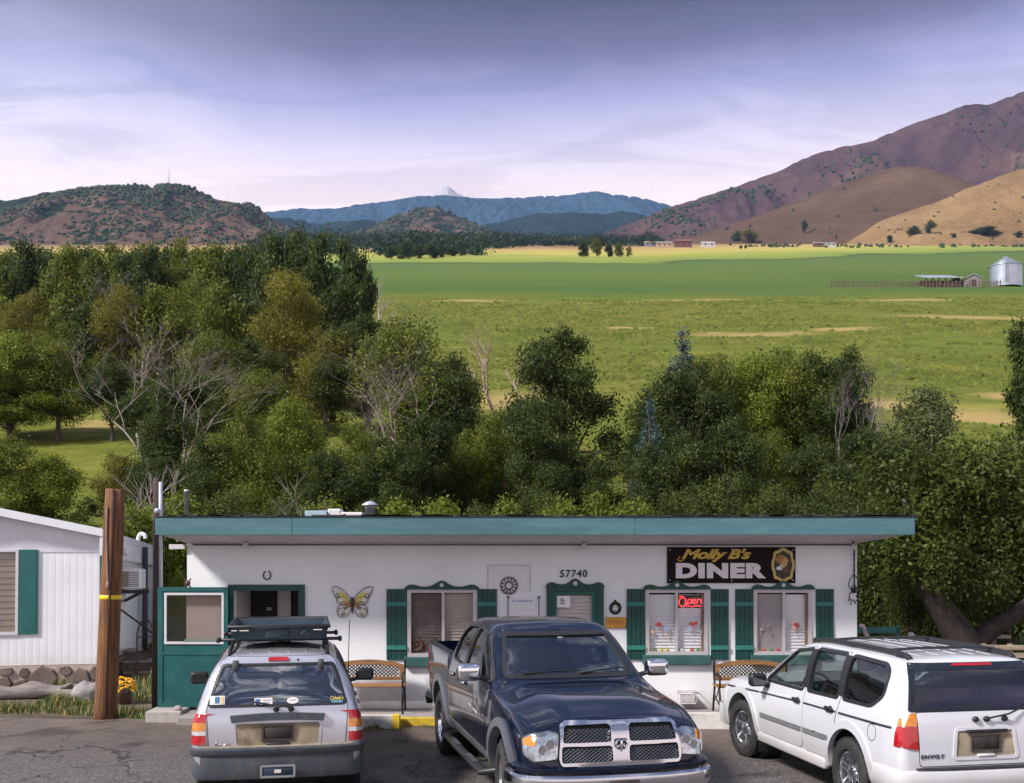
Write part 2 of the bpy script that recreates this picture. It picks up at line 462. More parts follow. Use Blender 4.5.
def scrub(zfun, n, xr, yr, size, seed, dens=None, fz=.02):
    rng = random.Random(seed); c = 0; tries = 0
    while c < n and tries < n * 12:
        tries += 1
        X = rng.uniform(*xr); Y = rng.uniform(*yr)
        if noise.noise((X * fz, Y * fz, seed)) + rng.uniform(-.35, .35) < (dens if dens is not None else -.1): continue
        z = zfun(X, Y)
        if z < plane(Y) - 1: continue
        r = rng.uniform(*size)
        SCRUB.m = rng.randrange(2)
        SCRUB.blob((X, Y, z + r * .4), (r, r, r * rng.uniform(.7, 1.2)), 6, 4, .3, rng.random()); c += 1

# snow peak, blue ridges, forested ridges
snow = pm('snow_peak', (.43, .39, .44), .8, var=.05, scale=.002)
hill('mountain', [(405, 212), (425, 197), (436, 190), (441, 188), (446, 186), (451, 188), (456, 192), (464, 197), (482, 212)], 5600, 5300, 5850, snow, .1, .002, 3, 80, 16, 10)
blue = hillmat('far_forest_haze', [(.045, .095, .155), (.06, .12, .185), (.085, .145, .21)], (.05, .105, .165), scale=.004, big=.001, bump=30, fine=.01)  # blue of the distant haze is painted into this forest colour
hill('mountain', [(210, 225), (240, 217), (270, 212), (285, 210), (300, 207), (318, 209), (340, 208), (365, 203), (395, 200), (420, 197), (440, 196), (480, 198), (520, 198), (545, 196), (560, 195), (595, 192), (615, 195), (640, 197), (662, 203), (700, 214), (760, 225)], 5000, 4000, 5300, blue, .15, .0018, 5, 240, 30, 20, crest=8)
dark = hillmat('forest_ridge', [(.016, .036, .038), (.026, .052, .05), (.045, .07, .06)], (.02, .042, .042), scale=.012, big=.003, bump=12, fine=.03)
hill('hill', [(430, 240), (470, 227), (500, 222), (540, 213), (560, 212), (600, 213), (628, 212), (650, 216), (690, 224), (740, 236)], 3600, 3100, 3900, dark, .2, .004, 8, 160, 26, 8, crest=6)
hill('hill', [(235, 214), (270, 218), (300, 219), (322, 224), (345, 221), (362, 220), (385, 224), (420, 226), (450, 230), (500, 236), (530, 244)], 3300, 2800, 3700, dark, .2, .005, 18, 160, 26, 8, crest=6)
cone = hillmat('scrub_cone', [(.16, .10, .07), (.24, .145, .10), (.30, .185, .13)], (.022, .045, .028), (.46, .53), scale=.035, big=.010, bump=5)
zA, xa, xb = hill('hill', [(330, 246), (355, 235), (375, 226), (392, 218), (404, 213), (415, 210), (424, 208), (434, 207.5), (444, 210), (458, 216), (470, 221), (482, 227), (497, 234), (520, 240), (550, 248)], 2600, 2250, 2900, cone, .2, .006, 11, 160, 30, 3, crest=4)
scrub(zA, 420, (xa, xb), (2260, 2610), (2.5, 6), 5, .0, .01)
# the long scrub hill on the left with the mast
lefty = hillmat('scrub_hill', [(.14, .090, .066), (.22, .135, .098), (.31, .195, .14)], (.024, .044, .024), (.51, .57), scale=.045, big=.012, bump=4)
hill('hill', [(-140, 205), (-60, 203), (0, 201), (30, 196), (60, 191), (85, 189), (120, 191), (160, 200), (230, 215), (280, 235)], 2050, 1750, 2400, hillmat('dark_ridge', [(.05, .06, .035), (.08, .075, .045)], (.025, .045, .025), (.42, .5), scale=.04, big=.01), .15, .01, 21, 200, 20, 3, crest=4)
zL, xa, xb = hill('hill', [(-150, 236), (-90, 228), (-40, 219), (0, 213), (20, 207), (40, 199), (58, 194), (80, 190), (98, 189), (115, 187), (130, 186), (150, 186.5), (170, 185), (190, 187), (203, 192), (215, 198), (228, 201), (240, 203), (248, 202), (256, 206), (266, 213), (278, 221), (300, 232), (330, 244), (360, 252)], 1700, 1380, 2000, lefty, .22, .010, 4, 300, 60, 3, crest=3)
scrub(zL, 2000, (xa, xb), (1390, 1702), (1.2, 3.4), 9, -.12, .012)
scrub(zL, 1500, (xa, xb), (1560, 1702), (1.4, 3.8), 13, -.22, .012)
scrub(zL, 260, (-900, -470), (1660, 1702), (2.0, 4.0), 19, -.3, .02)
# right: the big bare mountain, the brown spur before it, the golden hill
bare = hillmat('bare_mountain', [(.072, .040, .054), (.112, .062, .070), (.155, .088, .080), (.25, .155, .115)], (.045, .05, .045), (.60, .66), scale=.02, big=.005, bump=7, fine=.05)  # cloud shadow over the mountain is painted into these dark soils
zM, xa, xb = hill('mountain', [(560, 250), (590, 240), (612, 230), (640, 219), (665, 209), (690, 201), (720, 191), (750, 181), (775, 173), (800, 160), (820, 152), (845, 146), (870, 141), (885, 135), (905, 127), (930, 117), (945, 113), (965, 105), (975, 104), (988, 104), (1005, 98), (1024, 92), (1070, 78), (1150, 62), (1260, 60)], 2500, 1950, 3100, bare, .40, .006, 14, 320, 60, 5, crest=3)
scrub(zM, 900, (xa, 800), (2000, 2420), (1.6, 5), 31, .20, .006)
scrub(zM, 260, (700, 1350), (2000, 2480), (1.5, 4.5), 33, .26, .008)
brown = hillmat('brown_spur', [(.13, .075, .048), (.18, .105, .064), (.235, .145, .085)], (.10, .075, .05), (.64, .72), scale=.02, big=.008, bump=4)
zB, xa, xb = hill('hill', [(640, 254), (680, 240), (715, 230), (745, 220), (770, 211), (800, 200), (830, 188), (860, 178), (885, 169), (905, 166), (925, 168), (945, 174), (965, 181), (985, 190), (1010, 203), (1040, 220), (1080, 246)], 1900, 1480, 2150, brown, .06, .005, 16, 220, 40, 2, crest=1)
scrub(zB, 30, (xa, xb), (1500, 1890), (1.2, 3.4), 41, .2, .01)
gold = hillmat('golden_hill', [(.27, .16, .075), (.37, .23, .105), (.46, .30, .14)], (.20, .16, .07), (.62, .70), scale=.03, big=.012, bump=3)
zG, xa, xb = hill('hill', [(820, 254), (850, 240), (868, 229), (880, 221), (905, 212), (930, 204), (950, 196), (965, 189), (985, 182), (1000, 176), (1024, 168), (1060, 158), (1120, 150), (1220, 150)], 1500, 1230, 1750, gold, .2, .009, 17, 200, 40, 2, crest=1.5)
scrub(zG, 110, (500, 1000), (1270, 1495), (.7, 2.0), 43, .02, .015)
scrub(lambda X, Y: G(X, Y), 170, (250, 760), (1050, 1350), (.8, 2.6), 44, -.1, .01)
green_a = pm('scrub_dark', (.028, .048, .022), .9, var=.4, scale=.3); green_b = pm('scrub_olive', (.05, .065, .026), .9, var=.4, scale=.3)
o = SCRUB.build('hill_scrub', [green_a, green_b], fix=False); tag(o, 'dark scrub bushes scattered over the dry hillsides', 'scrub', kind='stuff')

# radio mast on the left hill
mx = gx(169, 1690); mz = zL(mx, 1690)
t_ = thing('radio_mast', 'thin radio mast on the crest of the left scrub hill', 'mast', (mx, 1690, mz))
mb = MB(); mb.tube([(0, 0, -2), (0, 0, 30)], [.75, .35], 6); mb.build('pole', pm('mast_grey', (.45, .45, .48), .5, .3), t_)
mb = MB()
for a in (0, 120, 240): mb.tube([(0, 0, 22), (9 * math.cos(R(a)), 9 * math.sin(R(a)), -1)], .12, 4)
mb.build('guy_wire', MATS['mast_grey'], t_)

# air between here and the mountains
if HAZE > 0:
    mb = MB(); mb.box(-7500, 7500, -400, 6100, -1.0, 2000)
    t = NT('air'); pv = t.node('ShaderNodeVolumePrincipled'); pv.inputs['Color'].default_value = (.36, .58, 1.0, 1); pv.inputs['Density'].default_value = HAZE; pv.inputs['Anisotropy'].default_value = 0.2
    t.link(pv.outputs[0], t.out.inputs['Volume'])
    o = mb.build('haze', t.m); o['kind'] = 'stuff'; o['label'] = 'thin blue air over the whole valley'; o['category'] = 'haze'
# ================================================================== lot, walkway, kerb
def inside(p, poly):
    x, y = p; c = False; n = len(poly); j = n - 1
    for i in range(n):
        xi, yi = poly[i]; xj, yj = poly[j]
        if (yi > y) != (yj > y) and x < (xj - xi) * (y - yi) / (yj - yi) + xi: c = not c
        j = i
    return c
def resample(poly, step, closed=True):
    out = []; n = len(poly)
    for i in range(n if closed else n - 1):
        a = Vector(poly[i]); b = Vector(poly[(i + 1) % n]); k = max(1, int(math.ceil((b - a).length / step)))
        for q_ in range(k): out.append(tuple(a + (b - a) * q_ / k))
    if not closed: out.append(tuple(poly[-1]))
    return out
def tri_patch(outer, holes=(), step=None):
    """triangulate a 2-D outline with holes; step adds inner points so the patch can be bent"""
    loops = [outer] + list(holes)
    if step: loops = [resample(l, step) for l in loops]
    pts, edges = [], []
    for l in loops:
        b = len(pts); pts += [Vector(p) for p in l]; edges += [(b + i, b + (i + 1) % len(l)) for i in range(len(l))]
    if step:
        xs = [p[0] for p in outer]; ys = [p[1] for p in outer]
        bx = [p for l in loops for p in l]
        y = min(ys) + step * .5
        while y < max(ys):
            x = min(xs) + step * .5
            while x < max(xs):
                if inside((x, y), loops[0]) and not any(inside((x, y), h) for h in loops[1:]) and min((x - a) ** 2 + (y - b) ** 2 for a, b in bx) > (step * .45) ** 2:
                    pts.append(Vector((x, y)))
                x += step
            y += step
    r = delaunay_2d_cdt(pts, edges, [], 0, 1e-6)
    vs, fs = r[0], r[2]
    keep = []
    for f in fs:
        c = sum((vs[i] for i in f), Vector((0, 0))) / len(f)
        if inside(c, loops[0]) and not any(inside(c, h) for h in loops[1:]): keep.append(tuple(f))
    return [tuple(v) for v in vs], keep
def boundary(fs):
    e = {}
    for f in fs:
        for i in range(len(f)):
            a, b = f[i], f[(i + 1) % len(f)]
            e[(a, b)] = e.get((a, b), 0) + 1
    return [(a, b) for (a, b) in e if (b, a) not in e]
def panel(mb, outer, holes, axis, a0, a1):
    """flat plate with holes, thickness a0..a1 along axis"""
    vs, fs = tri_patch(outer, holes)
    def P(p, a): return {'x': (a, p[0], p[1]), 'y': (p[0], a, p[1]), 'z': (p[0], p[1], a)}[axis]
    n = len(vs)
    V = [P(p, a0) for p in vs] + [P(p, a1) for p in vs]
    Fc = list(fs) + [tuple(n + i for i in reversed(f)) for f in fs] + [(a, n + a, n + b, b)[::-1] for a, b in boundary(fs)]
    mb.add(V, Fc)
def rect(x0, x1, z0, z1): return [(x0, z0), (x1, z0), (x1, z1), (x0, z1)]
def PB(mb, name, mat, root, sharp=None, label=None):
    """part whose shape was laid out in place: moved into its thing's own frame"""
    M = (Matrix.Translation(root.location) @ root.rotation_euler.to_matrix().to_4x4()).inverted()
    par = root.parent
    while par is not None:
        M = M @ (Matrix.Translation(par.location) @ par.rotation_euler.to_matrix().to_4x4()).inverted(); par = par.parent
    mb.xf(M); o = mb.build(name, mat, root, sharp=sharp)
    if label: o['label'] = label
    return o

t = NT('asphalt'); P = t.coords()
n = t.noise(P, .35, 6, .65, .3); f = t.noise(P, 26, 4, .8); g2 = t.noise(P, 2.2, 6, .7)
c = t.ramp(n, [(.3, (.088, .068, .058)), (.5, (.128, .098, .082)), (.7, (.18, .142, .12))])
c = t.mix(t.ramp(g2, [(.42, .45), (.52, 0)]), c, (.06, .05, .05))
spx = t.node('ShaderNodeSeparateXYZ'); t.link(P, spx.inputs[0])
vor = t.node('ShaderNodeTexVoronoi'); vor.inputs['Scale'].default_value = 42; t.link(P, vor.inputs['Vector'])
grav = t.mix(t.ramp(f, [(.35, 0), (.7, 1)]), t.ramp(vor.outputs['Color'], [(.2, (.046, .043, .045)), (.8, (.23, .205, .20))]), (.062, .056, .056))
band = t.math('ADD', spx.outputs['Y'], t.math('MULTIPLY', t.math('SUBTRACT', n, .5), 5.0))
c = t.mix(t.ramp(t.math('DIVIDE', band, 30.0), [(.455, 1), (.505, 0)]), c, grav)
c = t.mix(t.ramp(t.noise(P, 1.2, 5, .7), [(.63, 0), (.75, .45)]), c, (.26, .22, .18))
c = t.mix(t.math('MULTIPLY', t.ramp(f, [(.45, 0), (.7, 1)]), .45), c, (.22, .19, .17))
hb = t.math('ADD', t.math('MULTIPLY', f, .5), vor.outputs['Distance'])
vc = t.node('ShaderNodeTexVoronoi', feature='DISTANCE_TO_EDGE'); vc.inputs['Scale'].default_value = .55
wv = t.node('ShaderNodeVectorMath', operation='ADD'); nz = t.node('ShaderNodeTexNoise'); nz.inputs['Scale'].default_value = 1.6; nz.inputs['Detail'].default_value = 5; t.link(P, nz.inputs['Vector'])
sc_v = t.node('ShaderNodeVectorMath', operation='SCALE'); t.link(nz.outputs['Color'], sc_v.inputs[0]); sc_v.inputs['Scale'].default_value = .9
t.link(P, wv.inputs[0]); t.link(sc_v.outputs[0], wv.inputs[1]); t.link(wv.outputs[0], vc.inputs['Vector'])
crk = t.math('MULTIPLY', t.ramp(vc.outputs['Distance'], [(.004, 1), (.013, 0)]), t.ramp(t.noise(P, .5, 3), [(.42, 0), (.55, .8)]))
c = t.mix(crk, c, (.025, .022, .022))
oil = t.ramp(t.noise(P, .8, 3, .5, .3), [(.60, 0), (.68, .65)])
c = t.mix(oil, c, (.035, .030, .030))
t.bsdf(c, t.ramp(g2, [(.4, .55), (.6, .9)]), spec=.3, normal=t.bump(hb, .55, .012))
ASPH = t.m
YW = 17.64                                    # the diner's front wall
def wx(px, Y=YW): return gx(px, Y)
def wz(py, Y=YW): return gz(py, Y)
def sheet(name, outer, mat, z, step=.5, rough=0.0):
    vs, fs = tri_patch(outer, step=step)
    o = MB().add([(x, y, z + rough * noise.noise((x * .8, y * .8, 0))) for x, y in vs], fs, True).build(name, mat)
    o['kind'] = 'structure'; return o
rng = random.Random(2)
edge = [(-16, 17.3)]
x = -15.2
while x < -5.6:
    edge.append((x, 17.45 + rng.uniform(-.16, .12))); x += .4
lot_out = [(-26, -9), (26, -9), (26, 16.8), (6.6, 16.8), (6.5, 16.73), (-5.2, 16.73), (-5.5, 17.3)] + edge[::-1] + [(-26, 17.2)]
sheet('parking_lot', lot_out, ASPH, .012, .8, .006)
conc = pm('walk_concrete', (.30, .27, .26), .85, var=.2, scale=2.5, bump=.25, stain=(.12, .10, .09), stain_amt=.6, stain_scale=1.2)
mb = MB(); mb.box(-5.25, 6.3, 16.74, 17.70, -.1, .135, .015)
o = mb.build('walkway', conc); o['kind'] = 'structure'
slab = pm('slab_concrete', (.40, .36, .34), .85, var=.2, scale=3, bump=.25, stain=(.14, .12, .10), stain_amt=.5)
mb = MB(); mb.box(gx(150, 17.2), -5.256, 16.98, 18.6, -.1, .185, .015)
o = mb.build('entry_step', slab); o['kind'] = 'structure'

yel = pm('kerb_yellow', (.62, .42, .03), .75, var=.25, scale=9, bump=.3, stain=(.20, .16, .10), stain_amt=.7, stain_scale=5)
o = MB().box(gx(399, 16.7), gx(452, 16.7), 16.66, 16.745, .0, .139, .012).build('kerb', yel)
tag(o, 'faded yellow painted kerb edge of the walkway between the bench and the dark pickup', 'kerb')
wst = pm('kerb_white', (.62, .58, .55), .8, var=.15, scale=6, bump=.3, stain=(.22, .2, .17), stain_amt=.6, stain_scale=3)
t_ = thing('wheel_stop', 'white concrete wheel stop with a bright yellow end below the left bench', 'wheel stop', (gx(340, 16.5), 16.5, 0))
mb = MB(); mb.prism([(-.13, 0), (.13, 0), (.10, .205), (-.09, .205)], 'x', -1.0, gx(393, 16.5) - gx(340, 16.5)); mb.build('concrete_block', wst, t_)
mb = MB(); e0 = gx(393, 16.5) - gx(340, 16.5); mb.prism([(-.132, 0), (.132, 0), (.102, .208), (-.092, .208)], 'x', e0, e0 + .105); mb.build('painted_end', pm('stop_yellow', (.75, .52, .02), .7, var=.15, bump=.2), t_)
t_ = thing('wheel_stop', 'long plain white concrete wheel stop under the right bench beside the dark pickup', 'wheel stop', (gx(740, 16.5), 16.5, 0))
mb = MB(); mb.prism([(-.13, 0), (.13, 0), (.10, .235), (-.09, .235)], 'x', gx(664, 16.5) - gx(740, 16.5), 1.4); mb.build('concrete_block', wst, t_)

# ================================================================== the diner
t = NT('white_block'); P = t.coords()
br = t.node('ShaderNodeTexBrick'); br.inputs['Scale'].default_value = 1.0; br.inputs['Brick Width'].default_value = .41; br.inputs['Row Height'].default_value = .205; br.inputs['Mortar Size'].default_value = .006; br.inputs['Mortar Smooth'].default_value = .6
sp_ = t.node('ShaderNodeSeparateXYZ'); t.link(P, sp_.inputs[0]); cb = t.node('ShaderNodeCombineXYZ')
t.link(t.math('ADD', sp_.outputs['X'], sp_.outputs['Y']), cb.inputs[0]); t.link(sp_.outputs['Z'], cb.inputs[1]); t.link(cb.outputs[0], br.inputs['Vector'])
n = t.noise(P, .9, 6, .6); n2 = t.noise(P, 9, 4, .6)
c = t.ramp(n, [(.3, (.75, .76, .79)), (.7, (.84, .85, .875))])
c = t.mix(t.math('MULTIPLY', t.ramp(t.noise(P, 2.5, 6, .7, .5), [(.58, 0), (.78, 1)]), .30), c, (.50, .45, .42))
low = t.ramp(t.math('ADD', t.math('DIVIDE', sp_.outputs['Z'], 3.0), t.math('MULTIPLY', t.math('SUBTRACT', n2, .5), .12)), [(.05, .55), (.14, 0)])
c = t.mix(low, c, (.36, .31, .27))
hgt = t.math('ADD', t.math('MULTIPLY', br.outputs['Fac'], -1.0), t.math('MULTIPLY', n2, .25))
c = t.mix(t.math('MULTIPLY', br.outputs['Fac'], .05), c, (.42, .38, .40))
t.bsdf(c, .75, spec=.25, normal=t.bump(hgt, .3, .007))
WALL = t.m
teal = pm('fascia_teal', (.062, .155, .178), .6, var=.14, scale=1.3, bump=.15, stain=(.12, .22, .235), stain_amt=.8, stain_scale=3.0, stretch=(.35, 1, 3))
soff = pm('soffit_white', (.62, .58, .60), .8, var=.1, scale=2, bump=.1, stain=(.40, .34, .34), stain_amt=.4)
tar = pm('roof_tar', (.035, .035, .04), .9, var=.3, scale=5, bump=.4)
dgreen = pm('shutter_green', (.003, .050, .042), .5, var=.3, scale=4, bump=.2, stretch=(6, 6, .6))
lgreen = pm('batten_green', (.022, .17, .14), .55, var=.12, scale=6, bump=.1)
sgreen = pm('sill_green', (.028, .095, .088), .6, var=.2, scale=5, bump=.15)
trimw = pm('trim_white', (.60, .58, .60), .6, var=.08, scale=8)
dark = pm('interior_dark', (.018, .016, .017), .8, var=.3, scale=2)
iron = pm('black_iron', (.018, .016, .016), .5, .3, var=.3, scale=20, bump=.2)
galv = pm('galvanised', (.46, .48, .54), .42, .25, var=.2, scale=7, bump=.08)
wglass = glass('window_glass', (.98, .985, .985), .02)

X0, X1 = wx(187), wx(857)
D = thing('diner_building', 'low white block diner with teal roof edge and dark green shutters behind the parked cars', 'building', ((X0 + X1) / 2, YW, 0))
ZT = 2.93; YB = YW + 7.5
openings = {'a': (408, 476, 590, 656), 'b': (646, 707, 590, 654), 'c': (754, 811, 590, 654)}
holes = [rect(wx(a), wx(b), wz(d), wz(c_)) for a, b, c_, d in openings.values()]
holes.append(rect(wx(233), wx(299.5), .135, wz(590)))
holes.append(rect(wx(553), wx(596.5), .137, wz(589)))
mb = MB()
panel(mb, rect(X0, X1, .0, ZT), holes, 'y', YW, YW + .2)
mb.box(X0, X0 + .2, YW + .2, YB, 0, ZT - .003); mb.box(X1 - .2, X1, YW + .2, YB, 0, ZT - .003); mb.box(X0 + .2, X1 - .2, YB - .2, YB, 0, ZT - .003)
PB(mb, 'wall', WALL, D)
# roof: shallow shed, its edge boards and the sloping soffit under the overhang
FY = 16.66; FX0, FX1 = gx(155, FY), gx(915, FY); FZ0, FZ1 = gz(535, FY), gz(517.3, FY)
mb = MB()
prev = None
for j, (a, b) in enumerate(((FX0, gx(292, FY)), (gx(292, FY) + .004, gx(635, FY)), (gx(635, FY) + .005, FX1))):
    mb.box(a, b, FY, FY + .05, FZ0, FZ1 + (.004 if j == 1 else 0), .006)
mb.box(FX0, FX0 + .05, FY + .05, YB + .5, FZ0, FZ1); mb.box(FX1 - .05, FX1, FY + .05, YB + .5, FZ0, FZ1)
PB(mb, 'fascia', teal, D)
mb = MB()
mb.box(FX0 - .01, FX1 + .01, FY - .012, FY + .6, FZ1 + .003, FZ1 + .022)
zb = FZ1 - .85
mb.add([(FX0, FY + .6, FZ1 + .02), (FX1, FY + .6, FZ1 + .02), (FX1, YB + .5, zb + .6), (FX0, YB + .5, zb + .6), (FX0, FY + .6, FZ1 - .1), (FX1, FY + .6, FZ1 - .1), (FX1, YB + .5, zb + .4), (FX0, YB + .5, zb + .4)],
       [(0, 1, 2, 3), (7, 6, 5, 4), (0, 4, 5, 1), (2, 6, 7, 3), (0, 3, 7, 4), (1, 5, 6, 2)])
r_ = random.Random(5)
for k in range(60):
    x = r_.uniform(FX0 + .1, FX1 - .3); L = r_.uniform(.1, .5); h_ = r_.uniform(.006, .022)
    mb.box(x, x + L, FY - .016, FY + .05, FZ1 + .018, FZ1 + .022 + h_)
PB(mb, 'roof', tar, D)
mb = MB(); zs = wz(543.2)
def soffit_quad(mb, p):
    mb.add([Vector(v) for v in p] + [Vector(v) + Vector((0, 0, .03)) for v in p], [(0, 1, 2, 3), (7, 6, 5, 4), (0, 4, 5, 1), (1, 5, 6, 2), (2, 6, 7, 3), (3, 7, 4, 0)])
soffit_quad(mb, [(FX0 + .05, FY + .05, FZ0 + .012), (FX1 - .05, FY + .05, FZ0 + .012), (X1 + .001, YW - .004, zs), (X0 - .001, YW - .004, zs)])
soffit_quad(mb, [(FX1 - .05, FY + .05, FZ0 + .012), (FX1 - .05, YB, FZ0 + .012), (X1 + .004, YB, zs), (X1 + .004, YW - .004, zs)])
soffit_quad(mb, [(FX0 + .05, YB, FZ0 + .012), (FX0 + .05, FY + .05, FZ0 + .012), (X0 - .004, YW - .004, zs), (X0 - .004, YB, zs)])
PB(mb, 'soffit', soff, D)
mb = MB(); mb.tube([(X0 + .1, YW - .02, zs - .025), (X1 - .02, YW - .02, zs - .025)], .014, 6)  # dark tube put in for the shadow gap along the wall top
mb.tube([(X1 - .05, YW - .02, zs - .03), (X1 - .05, YW - .02, zs - .75)], .012, 6)
PB(mb, 'conduit', pm('conduit_gap_shade', (.10, .09, .10), .6, .2), D)
mb = MB(); mb.box(X0 - .28, X0 - .02, YW - .06, YW - .01, zs - .10, zs - .02, .005); PB(mb, 'bracket', trimw, D)

def valance(mb, xa, xb, zb, amp=.1, Y=YW - .07):
    """scalloped board over an opening: raised middle, dip, raised ends"""
    top = []
    n = 40
    for i in range(n + 1):
        s_ = i / n; d = abs(s_ - .5) * 2
        h_ = .045 + amp * math.exp(-(d / .22) ** 2) + amp * .38 * math.exp(-((d - .80) / .17) ** 2) - .03 * max(0, d - .93) / .07
        top.append((xa + (xb - xa) * s_, zb + h_))
    mb.prism([(xa, zb)] + top[0:] + [(xb, zb)], 'y', Y, Y + .03)
    return (xa + xb) / 2, zb + .045 + amp * .55
blind_white = pm('blind_white', (.86, .84, .86), .6, var=.05, scale=3)
blind_beige = pm('blind_beige', (.46, .38, .32), .6, var=.15, scale=3)
blind_dark = pm('blind_dark', (.13, .095, .08), .6, var=.2, scale=3)
screen = pm('insect_screen', (.36, .32, .33), .8, var=.06, scale=30)
alu = pm('window_frame', (.52, .49, .50), .45, .2, var=.08, scale=9)
jamb = pm('brown_jamb', (.26, .15, .085), .6, var=.2, scale=8)
def blinds(mb, xa, xb, za, zb, Y, pitch=.052, tilt=.030):
    k = int((zb - za) / pitch)
    for i in range(k):
        z = za + i * pitch
        mb.add([(xa, Y - .012, z), (xb, Y - .012, z), (xb, Y + .008, z + pitch * .96), (xa, Y + .008, z + pitch * .96)], [(0, 1, 2, 3)])
for key, (a, b, c_, d_) in openings.items():
    xa, xb, za, zb = wx(a), wx(b), wz(d_), wz(c_)
    xm = (xa + xb) / 2 + (.02 if key != 'b' else 0)
    mb = MB()
    panel(mb, rect(xa - .012, xb + .012, za - .012, zb + .012), [rect(xa + .05, xm - .022, za + .045, zb - .045), rect(xm + .022, xb - .05, za + .045, zb - .045)], 'y', YW - .02, YW + .06)
    W = PB(mb, 'window', alu, D)
    L, Rr = {'a': (blind_dark, blind_beige), 'b': (blind_white, blind_white), 'c': (screen, blind_white)}[key]
    for (p0, p1, m_) in ((xa + .05, xm - .022, L), (xm + .022, xb - .05, Rr)):
        top = zb - .05 - (.02 if key == 'c' else 0)
        mb = MB()
        if m_ is screen: mb.box(p0, p1, YW + .03, YW + .034, za + .045, top)
        else: blinds(mb, p0, p1, za + .045, top, YW + .062)
        PB(mb, 'blind', m_, W)
    mb = MB(); mb.box(xa + .045, xb - .045, YW + .004, YW + .010, za + .04, zb - .04); PB(mb, 'pane', wglass, W)
    if key != 'a':
        mb = MB(); mb.box(xb - .088, xb - .052, YW + .012, YW + .09, za + .046, zb - .046); PB(mb, 'jamb', jamb, W)
    mb = MB(); mb.box(xa - .06, xb + .06, YW - .085, YW - .001, za - .175, za - .014, .012); PB(mb, 'sill', sgreen, W)
    mb = MB(); cx_, cz_ = valance(mb, xa - .05, xb + .05, zb + .012); V = PB(mb, 'valance', dgreen, W)
    mb = MB(); mb.lathe([(0, -.012), (.028, -.010), (.034, 0), (.034, .01)], (cx_, YW - .072, cz_ - .03), 'y', 14); PB(mb, 'valance_knob', trimw, V)
    mb = MB(); mb.box(xa + .02, xb - .02, YW + .9, YW + .92, za - .1, zb + .1); PB(mb, 'room_backing', dark, W)
for (a, b, top, bot) in ((386.5, 407, 589, 659.5), (477.5, 497, 589, 659.5), (626.5, 645, 589, 659.5), (710.5, 728.5, 589, 659.5), (735, 753, 589, 659.5), (815.5, 833.5, 589, 659.5)):
    mb = MB(); xa, xb = wx(a), wx(b); n = 4
    for i in range(n):
        mb.box(xa + (xb - xa) * i / n + .002, xa + (xb - xa) * (i + 1) / n - .002, YW - .032 + .002 * (i % 2), YW - .001, wz(bot), wz(top), .003)
    S = PB(mb, 'shutter', dgreen, D)
    for yy in (604, 647.5):
        mb = MB(); mb.box(xa + .005, xb - .005, YW - .052, YW - .034, wz(yy) - .036, wz(yy) + .036, .004); PB(mb, 'batten', lgreen, S)

# main door
mb = MB(); xa, xb = wx(546.5), wx(603.5); dz = wz(590)
panel(mb, rect(xa, xb, .137, dz + .05), [rect(xa + .12, xb - .12, .12 + .02, dz - .02)], 'y', YW - .05, YW - .002)
cxx, czz = valance(mb, xa - .012, xb + .012, dz + .05, .10, YW - .066)
DF = PB(mb, 'door_frame', dgreen, D)
mb = MB(); mb.lathe([(0, -.012), (.03, -.01), (.038, 0), (.038, .01)], (cxx, YW - .068, czz - .04), 'y', 14); PB(mb, 'frame_knob', trimw, DF)
mb = MB(); a, b = xa + .122, xb - .122
panel(mb, rect(a, b, .14, dz - .02), [rect(wx(556.5), wx(592), 1.05, wz(594.5))], 'y', YW + .0, YW + .045)
DR = PB(mb, 'door', pm('door_green', (.012, .12, .105), .5, var=.15, scale=5), D)
mb = MB(); mb.box(wx(556), wx(592.5), YW + .018, YW + .024, 1.04, wz(594)); PB(mb, 'pane', wglass, DR)
mb = MB(); blinds(mb, wx(556), wx(592.5), 1.04, wz(594), YW + .08, .06); PB(mb, 'blind', pm('blind_pink', (.66, .58, .57), .6, var=.08, scale=2), DR)
mb = MB(); mb.box(wx(557), wx(570.5), YW + .012, YW + .016, wz(607.5), wz(596)); NT_ = PB(mb, 'notice', pm('paper', (.80, .78, .78), .8, var=.04), DR)
mb = MB(); r_ = random.Random(3)
for k in range(4): mb.box(wx(560.5), wx(560.5) + r_.uniform(.05, .09), YW + .009, YW + .0115, wz(599.5 + k * 1.6), wz(599.2 + k * 1.6) + .008)
PB(mb, 'ink_line', iron, NT_)
mb = MB(); mb.tube([(b - .06, YW - .05, 1.0), (b - .06, YW - .05, 1.18)], .012, 6); mb.lathe([(0, -.02), (.03, -.01), (.03, .01)], (b - .06, YW - .01, .98), 'y', 10); PB(mb, 'handle', galv, DR)
tm = text_mb('57740', .2, .004, .08, .012, width=wx(587.5) - wx(560), height=.125, spacing=1.18)
tm.xf(Matrix.Translation((wx(573.5), YW - .010, wz(573.5)))); PB(tm, 'house_number', pm('number_black', (.03, .03, .035), .5), D)

